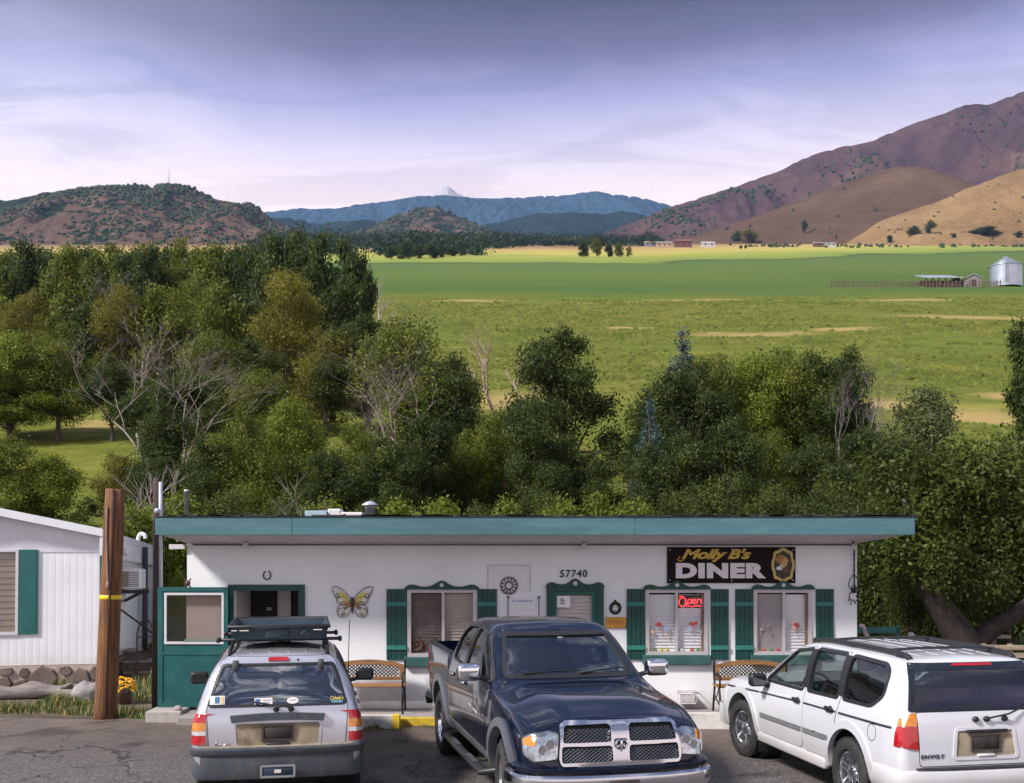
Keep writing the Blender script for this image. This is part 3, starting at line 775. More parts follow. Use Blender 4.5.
# side entry: open doorway with a lit white lobby behind
mb = MB(); xa, xb = wx(228.5), wx(305); zt = wz(584.5)
panel(mb, [(xa, .137), (xa, zt), (xb, zt), (xb, .137), (xb - .10, .137), (xb - .10, zt - .10), (xa + .09, zt - .10), (xa + .09, .137)], [], 'y', YW - .045, YW - .002)
PB(mb, 'entry_frame', dgreen, D)
lob = pm('lobby_white', (.66, .63, .64), .7, var=.06, scale=2)
mb = MB(); ya = YW + 1.5
mb.box(wx(226), wx(312), ya, ya + .05, 0, ZT - .1); mb.box(wx(226), wx(229), YW + .21, ya, 0, ZT - .1); mb.box(wx(312), wx(315), YW + .21, ya, 0, ZT - .1); mb.box(wx(226), wx(315), YW + .21, ya, .1, .136)
PB(mb, 'lobby_wall', lob, D)
mb = MB(); YL = ya - .02
mb.box(gx(249, YL), gx(277.5, YL), YL - .02, YL, .14, gz(590.5, YL)); ID = PB(mb, 'inner_door', dark, D)
mb = MB(); mb.box(gx(291, YL), gx(300.5, YL), YL - .02, YL, .14, gz(587.5, YL)); PB(mb, 'inner_door', dark, D)  # dark slab drawn for the gap right of the inner door
mb = MB(); mb.blob((gx(269.5, YL), YL - .03, gz(608, YL)), (.045, .01, .018), 10, 6); mb.box(gx(266.5, YL), gx(272.5, YL), YL - .035, YL - .025, gz(610, YL), gz(609.3, YL)); PB(mb, 'door_sticker', trimw, ID)

# ------------------------------------------------------------------ on the walls
def wall_thing(name, label, cat, px, py, Y=YW - .006, group=None):
    return thing(name, label, cat, (gx(px, Y), Y, gz(py, Y)), 0, group)
# shop sign
SG = wall_thing('diner_sign', 'black signboard reading Molly B\'s DINER in gold script and white block letters', 'sign', 731, 565)
mb = MB(); sw, sh = wx(795) - wx(667), wz(547) - wz(583); mb.box(-sw / 2, sw / 2, -.03, 0, -sh / 2, sh / 2, .004); mb.build('sign_panel', pm('sign_black', (.010, .004, .005), .6, var=.3, scale=3, spec=.15), SG)
lw = wx(765.5) - wx(675.5)
tm = text_mb('DINER', .3, .020, 0, .006, width=lw, height=wz(563) - wz(578.2), spacing=1.12); 
# slab serifs on the heavy letters
for i in range(1): pass
tm.xf(Matrix.Translation((wx(720.5) - wx(731), -.034, wz(570.6) - wz(565)))); tm.build('block_lettering', pm('sign_white', (.72, .68, .72), .5, var=.06), SG)
gold = pm('sign_gold', (.52, .34, .05), .4, .2, var=.3, scale=30)
tm = text_mb("Molly B's", .3, .012, .38, .006, width=wx(750.5) - wx(681), height=wz(549) - wz(562.2), spacing=.96)
tm.tube([(-.60, 0, -.02), (-.64, 0, -.07), (-.60, 0, -.10), (-.54, 0, -.07)], .012, 6)
tm.xf(Matrix.Translation((wx(716) - wx(731), -.034, wz(555.3) - wz(565)))); tm.build('script_lettering', gold, SG)
bx, bz = wx(782.5) - wx(731), wz(565) - wz(565)
ring = [(.52, -1.0), (.30, -1.0), (.0, -1.0)]
def octo(s_, sz):
    p = []
    for i in range(48):
        a = 2 * math.pi * i / 48
        r1 = 1 + .05 * math.cos(8 * a)
        p.append((bx + .185 * s_ * r1 * math.copysign(abs(math.cos(a)) ** .8, math.cos(a)), bz + .272 * sz * r1 * math.copysign(abs(math.sin(a)) ** .8, math.sin(a))))
    return p
mb = MB(); panel(mb, octo(1, 1), [octo(.78, .82)], 'y', -.040, -.031); mb.build('badge_rim', pm('badge_gold', (.50, .38, .13), .45, .2, var=.3, scale=25), SG)
mb = MB(); mb.prism(octo(.78, .82), 'y', -.034, -.0305); BD = mb.build('badge_field', pm('badge_dark', (.035, .02, .012), .5, var=.4, scale=12), SG)
for (dx, dz, rx, rz, col, nm) in ((-.05, .10, .075, .07, (.36, .15, .03), 'badge_russet'), (.03, .06, .05, .08, (.52, .30, .09), 'badge_amber'), (-.015, -.01, .04, .04, (.55, .38, .2), 'badge_tan'), (-.06, -.05, .05, .032, (.62, .64, .72), 'badge_white'), (.05, -.09, .06, .055, (.10, .03, .02), 'badge_maroon'), (-.02, -.12, .045, .03, (.02, .05, .03), 'badge_green')):
    mb = MB(); mb.blob((bx + dx, -.036, bz + dz), (rx, .003, rz), 9, 6, .25, dx); mb.build('badge_patch', pm(nm, col, .5, var=.3, scale=25), BD)
mb = MB()
for (px, py) in ((669.5, 550), (792.5, 550), (669.5, 580), (792.5, 580), (731.5, 580.5), (731.5, 549.5)): mb.lathe([(0, -.04), (.012, -.036), (.014, -.030)], (wx(px) - wx(731), 0, wz(py) - wz(565)), 'y', 8)
mb.build('screw', galv, SG)
# neon
NE = wall_thing('neon_sign', 'red glowing neon Open sign hanging inside the window under the signboard', 'neon sign', 691.5, 601.5, YW + .034)
mb = MB(); mb.box(-.235, .235, .012, .02, -.105, .105); mb.build('backing', pm('neon_backing', (.03, .006, .008), .5), NE)
neon = pm('neon_tube', (.9, .05, .05), .4, emit=(1.0, .045, .05), estr=2.0)
mb = MB()
def curve(pts, n=6):
    out = []
    for i in range(len(pts) - 1):
        p0, p1, p2, p3 = (Vector(pts[max(0, i - 1)]), Vector(pts[i]), Vector(pts[i + 1]), Vector(pts[min(len(pts) - 1, i + 2)]))
        for k in range(n):
            t1 = k / n
            out.append(.5 * ((2 * p1) + (-p0 + p2) * t1 + (2 * p0 - 5 * p1 + 4 * p2 - p3) * t1 ** 2 + (-p0 + 3 * p1 - 3 * p2 + p3) * t1 ** 3))
    out.append(Vector(pts[-1])); return out
for st in ([(-.13, .07), (-.19, .04), (-.205, -.03), (-.16, -.085), (-.11, -.06), (-.095, .0), (-.12, .06), (-.17, .085), (-.20, .075)],
           [(-.085, -.09), (-.06, .0), (-.05, .03), (-.02, .035), (0, .01), (-.02, -.03), (-.06, -.03)],
           [(.005, -.01), (.05, .0), (.06, .03), (.03, .035), (.01, .0), (.03, -.035), (.075, -.025)],
           [(.09, -.035), (.10, .03), (.12, .03), (.15, .035), (.155, .0), (.16, -.03), (.19, -.02)],
           [(-.06, -.075), (.02, -.085), (.08, -.07), (.18, -.082)]):
    mb.tube(curve([(a, 0, b) for a, b in st]), .0075, 6)
mb.build('neon_tube', neon, NE)
# window stickers and the row of trinkets on the sills
def flower(px, py, cols, seed, label):
    T = wall_thing('window_sticker', label, 'sticker', px, py, YW + .0015)
    r_ = random.Random(seed); mb = MB()
    for k, cname in enumerate(cols):
        m_ = {'r': pm('sticker_red', (.55, .06, .07), .5), 'b': pm('sticker_blue', (.42, .46, .62), .5), 'o': pm('sticker_peach', (.70, .48, .36), .5), 'd': pm('sticker_plum', (.22, .08, .12), .5), 'g': pm('sticker_grey', (.35, .32, .36), .5)}[cname[0]]
        mb = MB(); dx, dz, r0 = cname[1:]
        for a in range(5):
            th = a * 1.257 + r_.uniform(-.2, .2); mb.blob((dx + r0 * .6 * math.cos(th), 0, dz + r0 * .6 * math.sin(th)), (r0 * .55, .001, r0 * .4), 7, 4, .2, a)
        mb.tube([(dx, 0, dz), (dx + r_.uniform(-.03, .03), 0, dz - r0 * 3.2)], .004, 4)
        mb.build('petals', m_, T)
flower(659, 624.5, [('r', .0, .0, .045), ('o', -.11, -.12, .035), ('o', .12, -.16, .03), ('b', .12, -.07, .05)], 1, 'red flower sticker on the left pane of the window below the signboard')
flower(693.5, 623, [('r', -.03, -.02, .04), ('r', .04, .0, .035), ('b', -.06, -.09, .05), ('g', .13, -.15, .02)], 2, 'small red flower sticker under the neon sign')
flower(765, 629, [('g', -.06, .0, .035), ('g', .05, .05, .025), ('d', .12, -.10, .018)], 3, 'faint grey sticker on the screened pane of the window by the corner')
flower(796.5, 625, [('r', .0, .0, .045), ('o', -.06, .05, .04), ('o', -.05, -.04, .035), ('d', .02, -.01, .03)], 4, 'red and peach flower sticker on the right pane of the window by the corner')
TR = [(649, 'y'), (655, 'g'), (661, 'y'), (667, 'y'), (681, 'w'), (692, 'r'), (698, 'g'), (705, 'y'), (758, 'y'), (764, 'r'), (771, 'g'), (778, 'r'), (784, 'y')]
tcol = {'y': pm('trinket_yellow', (.60, .47, .08), .5), 'g': pm('trinket_green', (.12, .22, .08), .5), 'w': pm('trinket_white', (.75, .74, .76), .5), 'r': pm('trinket_red', (.50, .06, .05), .5)}
tname = {'y': 'yellow', 'g': 'green', 'w': 'white', 'r': 'red'}
for i, (px, k_) in enumerate(TR):
    T = wall_thing('trinket', {649: 'yellow trinket at the left end of the sill below the signboard', 655: 'green trinket second from the left end of the sill below the signboard', 661: 'yellow trinket between green trinket and centre bar on the left sill', 667: 'yellow trinket next to the centre bar on the sill below the signboard', 681: 'white trinket just right of the centre bar on the sill below the signboard', 692: 'red trinket under the neon sign on the window sill', 698: 'green trinket between the red and yellow trinkets under the neon sign', 705: 'yellow trinket at the right end of the sill under the neon sign', 758: 'yellow trinket at the left end of the corner window sill', 764: 'red trinket beside the yellow one on the corner window sill', 771: 'green trinket in the middle of the screened corner pane sill', 778: 'red trinket near the centre bar of the corner window', 784: 'yellow trinket at the centre bar of the corner window'}[px], 'trinket', px, 653.4, YW + .03, 'trinkets on the window sills')
    mb = MB(); mb.lathe([(.0, 0), (.022, .0), (.026, .02), (.015, .035)], (0, 0, 0), 'z', 8); mb.build('pot', pm('trinket_pot', (.25, .16, .10), .6), T)
    mb = MB(); mb.blob((0, 0, .055), (.034 if k_ != 'w' else .05, .025, .03), 8, 6, .15, i); mb.build('bloom', tcol[k_], T)
# wreaths in the dark window
for px, lab in ((417, 'round dark wreath in the lower left of the dark window'), (433, 'round dark wreath next to the pickup bed in the dark window')):
    T = wall_thing('wreath', lab, 'wreath', px, 645, YW + .05, 'wreaths in the dark window')
    mb = MB(); mb.tube([(.085 * math.cos(a * .3142), 0, .085 * math.sin(a * .3142)) for a in range(20)], .032, 8, closed=True); mb.build('ring', pm('wreath_brown', (.12, .06, .045), .8, var=.5, scale=40, bump=.5), T)
    mb = MB(); mb.blob((0, 0, 0), (.035, .012, .03), 8, 6, .2); mb.build('bow', pm('bow_brown', (.20, .10, .07), .7), T)

# butterfly
BF = wall_thing('butterfly_ornament', 'large wire butterfly wall ornament with yellow and brown wing patches', 'ornament', 352.3, 602, YW - .02)
wire = pm('wire_plum', (.13, .11, .13), .5, .4)
def sc_(p): return [((a - 352.3) / 60.6, 0, (602 - b) / 60.6) for a, b in p]
mb = MB()
for sx in (1, -1):
    up_ = [(351.5, 599), (346, 593), (340, 588), (334.5, 586.5), (332, 588), (333, 592), (336, 598), (338, 603), (344, 604.5), (351, 603)]
    lo_ = [(351, 604), (344, 604.5), (338.5, 606), (337, 611), (339, 616), (343.5, 617), (348, 614.5), (350.5, 609)]
    ey = [(336.5, 593), (339, 594.5), (338.5, 597), (336, 596.5), (336.5, 593)]
    for cu_ in (up_, lo_, ey, [(351, 601), (344, 597), (337, 598)], [(351, 602), (344, 601), (340, 604)], [(350, 606), (344, 609), (341, 616)], [(350, 606), (342, 608), (338, 612)]):
        pts = curve(sc_(cu_), 5); mb.tube([(p.x * sx, p.y, p.z) for p in pts], .006, 5)
mb.build('wire_outline', wire, BF)
for nm, cc, blobs in (('wing_patch_yellow', (.58, .50, .10), [(343.5, 596.5, 3.6, 2.8), (346.5, 600, 3.2, 2.4), (341, 594, 2.2, 2)]), ('wing_patch_brown', (.40, .22, .06), [(347.5, 602.5, 3.6, 1.6), (348, 605.5, 3, 1.6)]), ('wing_patch_olive', (.20, .22, .10), [(340, 609, 1.8, 1.4), (343, 614, 2.2, 1.4), (345.5, 608, 2.4, 1.2), (343.5, 595.5, 1.4, 1.4)]), ('wing_patch_pale', (.62, .58, .50), [(337, 592, 3.2, 3.2), (341, 600, 2.8, 2.6), (341.5, 611.5, 4.0, 4.0)]), ('wing_patch_rust', (.35, .14, .10), [(337, 593.4, 1.2, 1.4)])):
    for (a, b, rx, rz) in blobs:
        for sx in (1, -1): mb = MB(); mb.blob(((a - 352.3) / 60.6 * sx, 0, (602 - b) / 60.6), (rx / 60.6, .004, rz / 60.6), 8, 5, .2, a); mb.build('wing_patch', pm(nm, cc, .5, .2, var=.2, scale=20), BF)
mb = MB(); mb.tube(sc_([(352.3, 597.5), (352.5, 602), (352.3, 608), (352.2, 613.5)]), [.02, .034, .022, .006], 8); mb.build('body', pm('butterfly_body', (.05, .02, .025), .5), BF)
# horseshoe
HS = wall_thing('horseshoe', 'dark rusty horseshoe hung over the open side entry', 'horseshoe', 267, 575, YW - .012)
mb = MB(); mb.tube([(.062 * math.sin(a) * (1.0 if abs(a) < 1.9 else .86), 0, -.075 * math.cos(a)) for a in [R(k) for k in range(-150, 151, 15)]], .017, 6, squash=.6); mb.build('shoe', pm('rust_iron', (.09, .06, .05), .7, .3, var=.4, scale=20), HS)
# medallion
MD = wall_thing('wall_medallion', 'round pierced metal wall medallion between the dark window and the door', 'ornament', 509, 585.5, YW - .02)
mb = MB()
mb.tube([(.14 * math.cos(R(k)), 0, .14 * math.sin(R(k))) for k in range(0, 360, 15)], .011, 6, closed=True); mb.tube([(.06 * math.cos(R(k)), 0, .06 * math.sin(R(k))) for k in range(0, 360, 24)], .014, 6, closed=True)
for k in range(0, 360, 30):
    a, b = R(k), R(k + 12)
    mb.tube(curve([(.06 * math.cos(a), 0, .06 * math.sin(a)), (.10 * math.cos(b), 0, .10 * math.sin(b)), (.14 * math.cos(a), 0, .14 * math.sin(a))], 4), .010, 5)
    mb.blob((.115 * math.cos(a + .2), 0, .115 * math.sin(a + .2)), (.016, .006, .022), 6, 4)
mb.build('pierced_disc', pm('pewter', (.16, .14, .15), .5, .5, var=.3, scale=15), MD)
# wall boards
B1 = wall_thing('wall_board', 'bare white board with a thin dark edge high on the wall behind the medallion', 'board', 509, 578)
mb = MB(); mb.box(-.345, .345, -.008, 0, -.21, .21); mb.build('panel', pm('board_white', (.72, .70, .73), .6, var=.05), B1)
mb = MB(); mb.box(-.35, .35, -.012, -.002, .208, .215); mb.box(-.349, -.344, -.012, -.002, -.208, .207); mb.box(.344, .349, -.012, -.002, -.208, .207); mb.build('frame', pm('board_edge', (.30, .27, .30), .6), B1)
B2 = wall_thing('notice_board', 'white notice board with a line of blue lettering beside the door', 'board', 523.5, 616)
mb = MB(); mb.box(-.25, .25, -.03, 0, -.32, .32, .004); mb.build('panel', MATS['board_white'], B2)
mb = MB()
for x in (-.252, .252): mb.tube([(x, -.035, .31), (x, -.035, -.32)], .006, 5); mb.blob((x, -.04, .315), .02, 8, 6)
mb.build('hook', iron, B2)
mb = MB(); r_ = random.Random(8); x = -.19
while x < .15:
    L = r_.uniform(.012, .03); mb.box(x, x + L, -.033, -.0305, .235, .235 + r_.uniform(.018, .034)); x += L + .009
mb.build('lettering', pm('ink_blue', (.28, .34, .58), .6), B2)
# face ornament and wooden plaque
FO = wall_thing('oval_ornament', 'small dark oval ring ornament with a white centre right of the door', 'ornament', 615.3, 608, YW - .012)
mb = MB(); mb.tube([(.075 * math.cos(R(k)), 0, .085 * math.sin(R(k))) for k in range(0, 360, 15)], .026, 7, closed=True); mb.blob((0, 0, .115), (.02, .015, .025), 8, 6); mb.build('ring', iron, FO)
mb = MB(); mb.blob((0, 0, -.01), (.055, .012, .06), 10, 6); FC = mb.build('centre', pm('ornament_white', (.66, .64, .66), .5), FO)
mb = MB(); mb.box(-.035, -.01, -.016, -.010, .01, .018); mb.box(.01, .035, -.016, -.010, .01, .018); mb.box(-.018, .018, -.016, -.010, -.04, -.03); mb.build('mark', iron, FC)
PQ = wall_thing('wooden_plaque', 'small orange varnished wooden plaque under the oval ornament', 'sign', 616, 622.5)
mb = MB(); mb.box(-.165, .165, -.025, 0, -.09, .09, .006); mb.build('board', pm('varnished_orange', (.42, .19, .03), .4, var=.3, scale=4, stretch=(1, 1, 8)), PQ)
mb = MB(); x = -.115; r_ = random.Random(4)
for k in range(4):
    mb.box(x, x + r_.uniform(.012, .02), -.028, -.0235, -.035 + r_.uniform(-.01, .015), .04); mb.box(x + .02, x + .03 + r_.uniform(.004, .012), -.028, -.0235, r_.uniform(-.03, .0), r_.uniform(.012, .035)); x += .062
mb.build('carved_lettering', pm('carved_brown', (.25, .11, .022), .7), PQ)
# lamps under the eaves
def flood(px, py, label, Y=YW - .22):
    T = wall_thing('eave_lamp', label, 'lamp', px, py, Y, 'lamps under the eaves')
    mb = MB(); mb.tube([(0, 0, .10), (0, 0, .05), (.01, -.02, .02)], .016, 6); mb.lathe([(.03, .10), (.05, .102), (.05, .115)], (0, 0, 0), 'z', 12); mb.build('bracket', iron, T)
    mb = MB(); mb.lathe([(0, .04), (.03, .035), (.052, -.02), (.055, -.05), (.04, -.062), (0, -.07)], (0, -.01, 0), 'z', 14); mb.build('bulb', pm('lamp_glass', (.55, .54, .56), .25), T)
flood(246, 544, 'bulb lamp under the eave over the side entry'); flood(584, 545, 'bulb lamp under the eave above the house number'); flood(853, 546, 'bulb lamp under the eave at the right corner of the diner')
# chime at the corner
CH = thing('wind_chime', 'black scrolled iron wind chime hanging at the right corner of the diner', 'wind chime', (wx(851.5), YW - .12, wz(590)))
mb = MB(); mb.tube([(0, 0, .78), (0, 0, .25)], .003, 4)
for k in range(4): mb.blob((0, 0, .32 + k * .09), .014, 6, 5)
for s_ in (1, -1):
    mb.tube(curve([(0, 0, .26), (s_ * .05, 0, .20), (s_ * .085, 0, .10), (s_ * .05, 0, .03), (s_ * .02, 0, .08)], 5), .009, 5)
    mb.tube(curve([(s_ * .03, 0, -.03), (s_ * .075, 0, -.07), (s_ * .06, 0, -.15), (s_ * .02, 0, -.18)], 5), .009, 5)
mb.build('scroll', iron, CH)
mb = MB(); mb.blob((0, 0, 0), .05, 12, 8); mb.build('bell', iron, CH)
mb = MB(); r_ = random.Random(1)
for k in range(9): mb.blob((r_.uniform(-.09, .09), r_.uniform(-.03, .03), r_.uniform(-.22, -.09)), (.012, .008, .024), 6, 4)
mb.build('pendant', iron, CH)
# basket on the wall
BK = wall_thing('wall_basket', 'white wire basket fixed low on the wall left of the right bench', 'basket', 687, 697, YW - .12)
mb = MB()
def rr(z, w, d): return [(-w, -d, z), (w, -d, z), (w, d, z), (-w, d, z)]
mb.tube(rr(.10, .17, .09), .009, 5, closed=True); mb.tube(rr(-.10, .13, .07), .008, 5, closed=True)
for k in range(9):
    s_ = -1 + k / 4; mb.tube([(s_ * .17, -.09, .10), (s_ * .13, -.07, -.10)], .0045, 4)
mb.build('wire_frame', pm('wire_white', (.60, .57, .58), .5), BK)
mb = MB(); mb.box(-.125, .125, -.06, .11, -.095, .06, .01); mb.build('liner', pm('liner_white', (.62, .58, .58), .8, bump=.3), BK)
# little figure on the screen's top
FG = thing('metal_ornament', 'small dark metal ornament standing on top of the green entry screen', 'ornament', (gx(187.5, 17.45), 17.45, gz(587.5, 17.45)))
mb = MB(); mb.blob((0, 0, .07), (.05, .03, .05), 8, 6); mb.tube([(-.03, 0, .03), (-.06, 0, .0)], .012, 5); mb.tube([(.03, 0, .03), (.06, 0, 0)], .012, 5); mb.tube([(-.03, 0, .1), (-.05, 0, .16)], .012, 5); mb.tube([(.03, 0, .1), (.055, 0, .15)], .012, 5); mb.build('figure', pm('ornament_rust', (.10, .06, .06), .6, .3), FG)

# ------------------------------------------------------------------ green entry screen left of the wall
YS = 17.44
ES = thing('entry_screen', 'green boarded entry screen with a white framed window at the diner\'s left end', 'screen', (gx(193, YS), YS, .185))
e0, e1 = gx(158.5, YS), gx(228.3, YS); st, sm = gz(588.5, YS), gz(646.5, YS)
teald = pm('screen_teal', (.005, .085, .085), .45, var=.2, scale=2.5, bump=.1, stain=(.05, .16, .16), stain_amt=.5)
mb = MB(); panel(mb, rect(e0, e1, .186, st), [rect(gx(166, YS), gx(222.5, YS), gz(642.5, YS), gz(594, YS))], 'y', YS, YS + .06)
mb.box(e0 - .012, e0 + .07, YS - .014, YS + .07, .186, st + .02); mb.box(e1 - .11, e1 + .0, YS - .014, YS + .07, .186, st + .02); mb.box(e0 + .07, e1 - .11, YS - .014, YS + .07, st - .045, st + .02)
mb.box(e0 + .07, e1 - .11, YS - .012, YS, gz(655, YS), gz(651.5, YS)); mb.box(e0 + .07, e1 - .11, YS - .014, YS, .187, .26)
PB(mb, 'board_panel', teald, ES)
mb = MB(); panel(mb, rect(gx(164.5, YS), gx(224, YS), gz(644, YS), gz(592.8, YS)), [rect(gx(166.8, YS), gx(221.8, YS), gz(641.5, YS), gz(595, YS))], 'y', YS - .02, YS - .002)
WF = PB(mb, 'window_frame', trimw, ES)
mb = MB(); mb.box(gx(166, YS), gx(222.5, YS), YS + .02, YS + .026, gz(642.5, YS), gz(594, YS)); PB(mb, 'pane', glass('screen_glass', (.95, .94, .93), .05), WF)
mb = MB(); mb.box(gx(184.5, YS), gx(223, YS), YS + .10, YS + .11, gz(642, YS), gz(593, YS)); PB(mb, 'paper_cover', pm('cover_pink', (.42, .34, .32), .8, var=.08, scale=2), ES)
mb = MB(); mb.box(gx(185, YS), gx(222, YS), YS - .024, YS - .003, gz(641.6, YS), gz(639, YS)); PB(mb, 'ledge', pm('ledge_grey', (.16, .20, .20), .6), ES)

# ------------------------------------------------------------------ benches
wood = pm('bench_wood', (.27, .135, .055), .5, var=.3, scale=3, bump=.2, stretch=(1, 8, 8))
def bench(label, x, y, rz, L=1.25):
    T = thing('park_bench', label, 'bench', (x, y, .135), rz, 'benches along the diner front')
    for sx in (-1, 1):
        X = sx * (L / 2 - .03); mb = MB()
        mb.tube(curve([(X, .10, .84), (X, .10, .6), (X, .06, .42), (X, .12, .2), (X, .17, 0)], 5), .018, 6)
        mb.tube(curve([(X, .06, .42), (X, -.22, .42), (X, -.30, .2), (X, -.26, 0)], 5), .018, 6)
        mb.tube(curve([(X, .09, .62), (X, -.15, .64), (X, -.28, .60), (X, -.27, .42)], 5), .016, 6)
        mb.tube(curve([(X, -.24, .16), (X, -.05, .22), (X, .13, .16)], 5), .012, 6)
        mb.tube(curve([(X, -.20, .40), (X, -.10, .28), (X, 0, .24), (X, .08, .36)], 5), .010, 6)
        mb.build('side_frame', iron, T)
    for k in range(5):
        mb = MB(); mb.box(-L / 2, L / 2, -.27 + k * .075, -.27 + k * .075 + .062, .425, .45, .006); mb.build('seat_slat', wood, T)
    mb = MB(); a = L / 2 - .05
    arch = [(-a + 2 * a * i / 24, .745 + .085 * math.cos(math.pi * (i / 24 - .5)) ** .7) for i in range(25)]
    mb.prism([(p[0], p[1] - .075) for p in arch][::-1] + arch, 'y', .085, .115)
    mb.box(-a, a, .075, .105, .50, .56, .006)
    mb.box(-a, -a + .07, .08, .11, .561, .69, .004); mb.box(a - .07, a, .08, .11, .561, .69, .004)
    mb.build('backrest', wood, T)
    mb = MB()
    def clip(p, d):
        pass
    z0, z1 = .56, .80; step = .062
    x = -a - .3
    while x < a + .3:
        for s_ in (1, -1):
            pts = []
            for k in range(13):
                zz = z0 + (z1 - z0) * k / 12; xx = x + s_ * (zz - z0) * 1.15 + (0 if s_ > 0 else .24 * 1.15)
                lim = .69 + .085 * max(0, math.cos(math.pi * (xx + a) / (2 * a) - math.pi / 2)) ** .7
                if -a + .07 < xx < a - .07 and zz < lim: pts.append((xx, .097 + .004 * s_, zz))
            if len(pts) > 1: mb.tube([pts[0], pts[-1]], .010, 5)
        x += step
    mb.build('lattice', iron, T)
bench('brown wooden bench with iron lattice back left of the dark pickup', gx(367.5, 17.3), 17.3, 0)
bench('brown wooden bench with iron lattice back half hidden behind the white SUV', gx(752, 17.25), 17.25, R(3))

# ------------------------------------------------------------------ on the roof
def on_roof(name, label, cat, px, Y): return thing(name, label, cat, (gx(px, Y), Y, FZ1 - .02))
RV = on_roof('roof_vent', 'round galvanised roof vent with a conical cap beside the white duct', 'vent', 370, 17.5)
mb = MB(); mb.lathe([(.075, -.1), (.075, .20), (.085, .20), (.085, .22)], n=20); mb.build('vent_pipe', galv, RV)
mb = MB(); mb.lathe([(.135, .235), (.135, .25), (.06, .295), (0, .31)], n=20); mb.lathe([(.012, .20), (.012, .25)], n=6); mb.build('cap', galv, RV)
DU = on_roof('roof_duct', 'pale blue and white metal duct lying on the roof next to the round vent', 'duct', 335, 17.6)
duct = pm('duct_pale', (.42, .55, .66), .35, .45, var=.12, scale=4)
mb = MB(); mb.box(-.46, -.10, -.2, .2, -.06, .15, .01); mb.build('duct_box', duct, DU)
mb = MB(); mb.box(-.098, .12, -.15, .15, -.05, .18, .02); mb.box(.121, .47, -.15, .15, -.05, .125, .01); mb.build('unit_box', pm('unit_white', (.70, .66, .66), .5, var=.08), DU)
mb = MB(); mb.tube([(-.1, -.22, .03), (.1, -.22, .05), (.2, -.22, .08), (.24, -.22, .0)], .018, 6); mb.build('pipe', iron, DU)
VP = on_roof('vent_pipe', 'plain grey vent pipe standing on the left of the diner roof', 'pipe', 186.5, 17.6)
mb = MB(); mb.lathe([(.034, -.1), (.034, .46), (.038, .46), (.038, .50), (0, .50)], n=12); mb.build('pipe', galv, VP)
SPX = 17.9
SP = thing('service_pole', 'weathered dark wooden service pole with a grey conduit between trailer and diner', 'pole', (gx(156, SPX), SPX, 0))
barkd = pm('pole_dark', (.05, .035, .03), .85, var=.4, scale=4, bump=.4, stretch=(6, 6, .5))
mb = MB(); mb.tube([(0, 0, 0), (.01, 0, gz(478, SPX))], [.07, .055], 10); mb.build('pole', barkd, SP)
mb = MB(); mb.tube([(.085, -.02, .3), (.085, -.02, gz(520, SPX)), (.085, -.02, gz(482, SPX))], .035, 8); mb.blob((.04, -.06, gz(511, SPX)), .05, 10, 7); mb.build('conduit', galv, SP)

# ================================================================== the mobile home on the left
TR_ = thing('mobile_home', 'white ribbed mobile home with teal shutter and stone skirting at the left edge', 'mobile home', (gx(100, 20.6), 20.6, 0), R(11.9))
TR_.rotation_euler = (R(-2.3), 0, R(11.9))
# local frame: origin at the near right corner, x to the right, y to the back
t = NT('ribbed_white'); P = t.coords()
wv = t.node('ShaderNodeTexWave', wave_type='BANDS', bands_direction='DIAGONAL', wave_profile='SIN'); wv.inputs['Scale'].default_value = 1.0
sp_ = t.node('ShaderNodeSeparateXYZ'); t.link(P, sp_.inputs[0])
sx = t.math('ADD', sp_.outputs['X'], sp_.outputs['Y'])
rib = t.math('POWER', t.math('ABSOLUTE', t.math('SINE', t.math('MULTIPLY', sx, 3.14159 / .135))), .35)
n = t.noise(P, 1.2, 5, .6)
c = t.ramp(n, [(.3, (.72, .72, .76)), (.7, (.84, .83, .86))])
c = t.mix(t.ramp(t.math('ADD', sp_.outputs['Z'], t.math('MULTIPLY', n, .2)), [(.6, .35), (.85, 0)]), c, (.45, .40, .36))
t.bsdf(c, .45, spec=.4, normal=t.bump(rib, .4, .010)); RIB = t.m
sm_w = pm('metal_white', (.74, .74, .78), .45, var=.06, scale=3)
L_, W_ = 12.0, 3.7
def gable(x): return 3.10 + .21 * min(-x, W_ + x) if x <= 0 else 3.10
zt = 2.72
wa, wb, wz0, wz1 = -2.6, -1.53, 1.18, 2.70
mb = MB(); panel(mb, rect(-W_, 0, .54, zt), [rect(wa, wb, wz0, wz1)], 'y', 0, .08)
mb.box(-.08, -.001, .081, L_, .541, zt); mb.box(-W_, -W_ + .08, .081, L_, .541, zt); mb.box(-W_ + .081, -.081, L_ - .08, L_, .541, zt)
mb.build('wall', RIB, TR_)
mb = MB(); mb.prism([(-W_ - .0, zt + .002), (0.0, zt + .002), (0.0, 3.0), (-W_ / 2, 3.0 + .21 * W_ / 2), (-W_, 3.0)], 'y', .012, L_ - .02); 
mb.box(-W_, .012, -.012, .01, zt - .025, zt + .02)
mb.build('gable', pm('gable_white', (.66, .65, .70), .5, var=.08, scale=2), TR_)
mb = MB()
for sgn in (0, 1):
    pa, pb = ((.06, 3.0 - .012), (-W_ / 2, 3.0 + .21 * (W_ / 2 + .06) - .012)) if not sgn else ((-W_ - .06, 2.988), (-W_ / 2, 3.0 + .21 * (W_ / 2 + .06) - .012))
    mb.prism([pa, pb, (pb[0], pb[1] + .15), (pa[0], pa[1] + .15)], 'y', -.22, L_ + .1)
RF = mb.build('roof', sm_w, TR_)
mb = MB(); mb.box(.005, .06, -.2, L_, 2.62, 2.99)
for k in range(24): mb.box(.061, .072, .1 + k * .5, .13 + k * .5, 2.63, 2.98)
mb.box(.061, .085, -.2, L_, 2.60, 2.64)
mb.build('eave_board', sm_w, TR_)
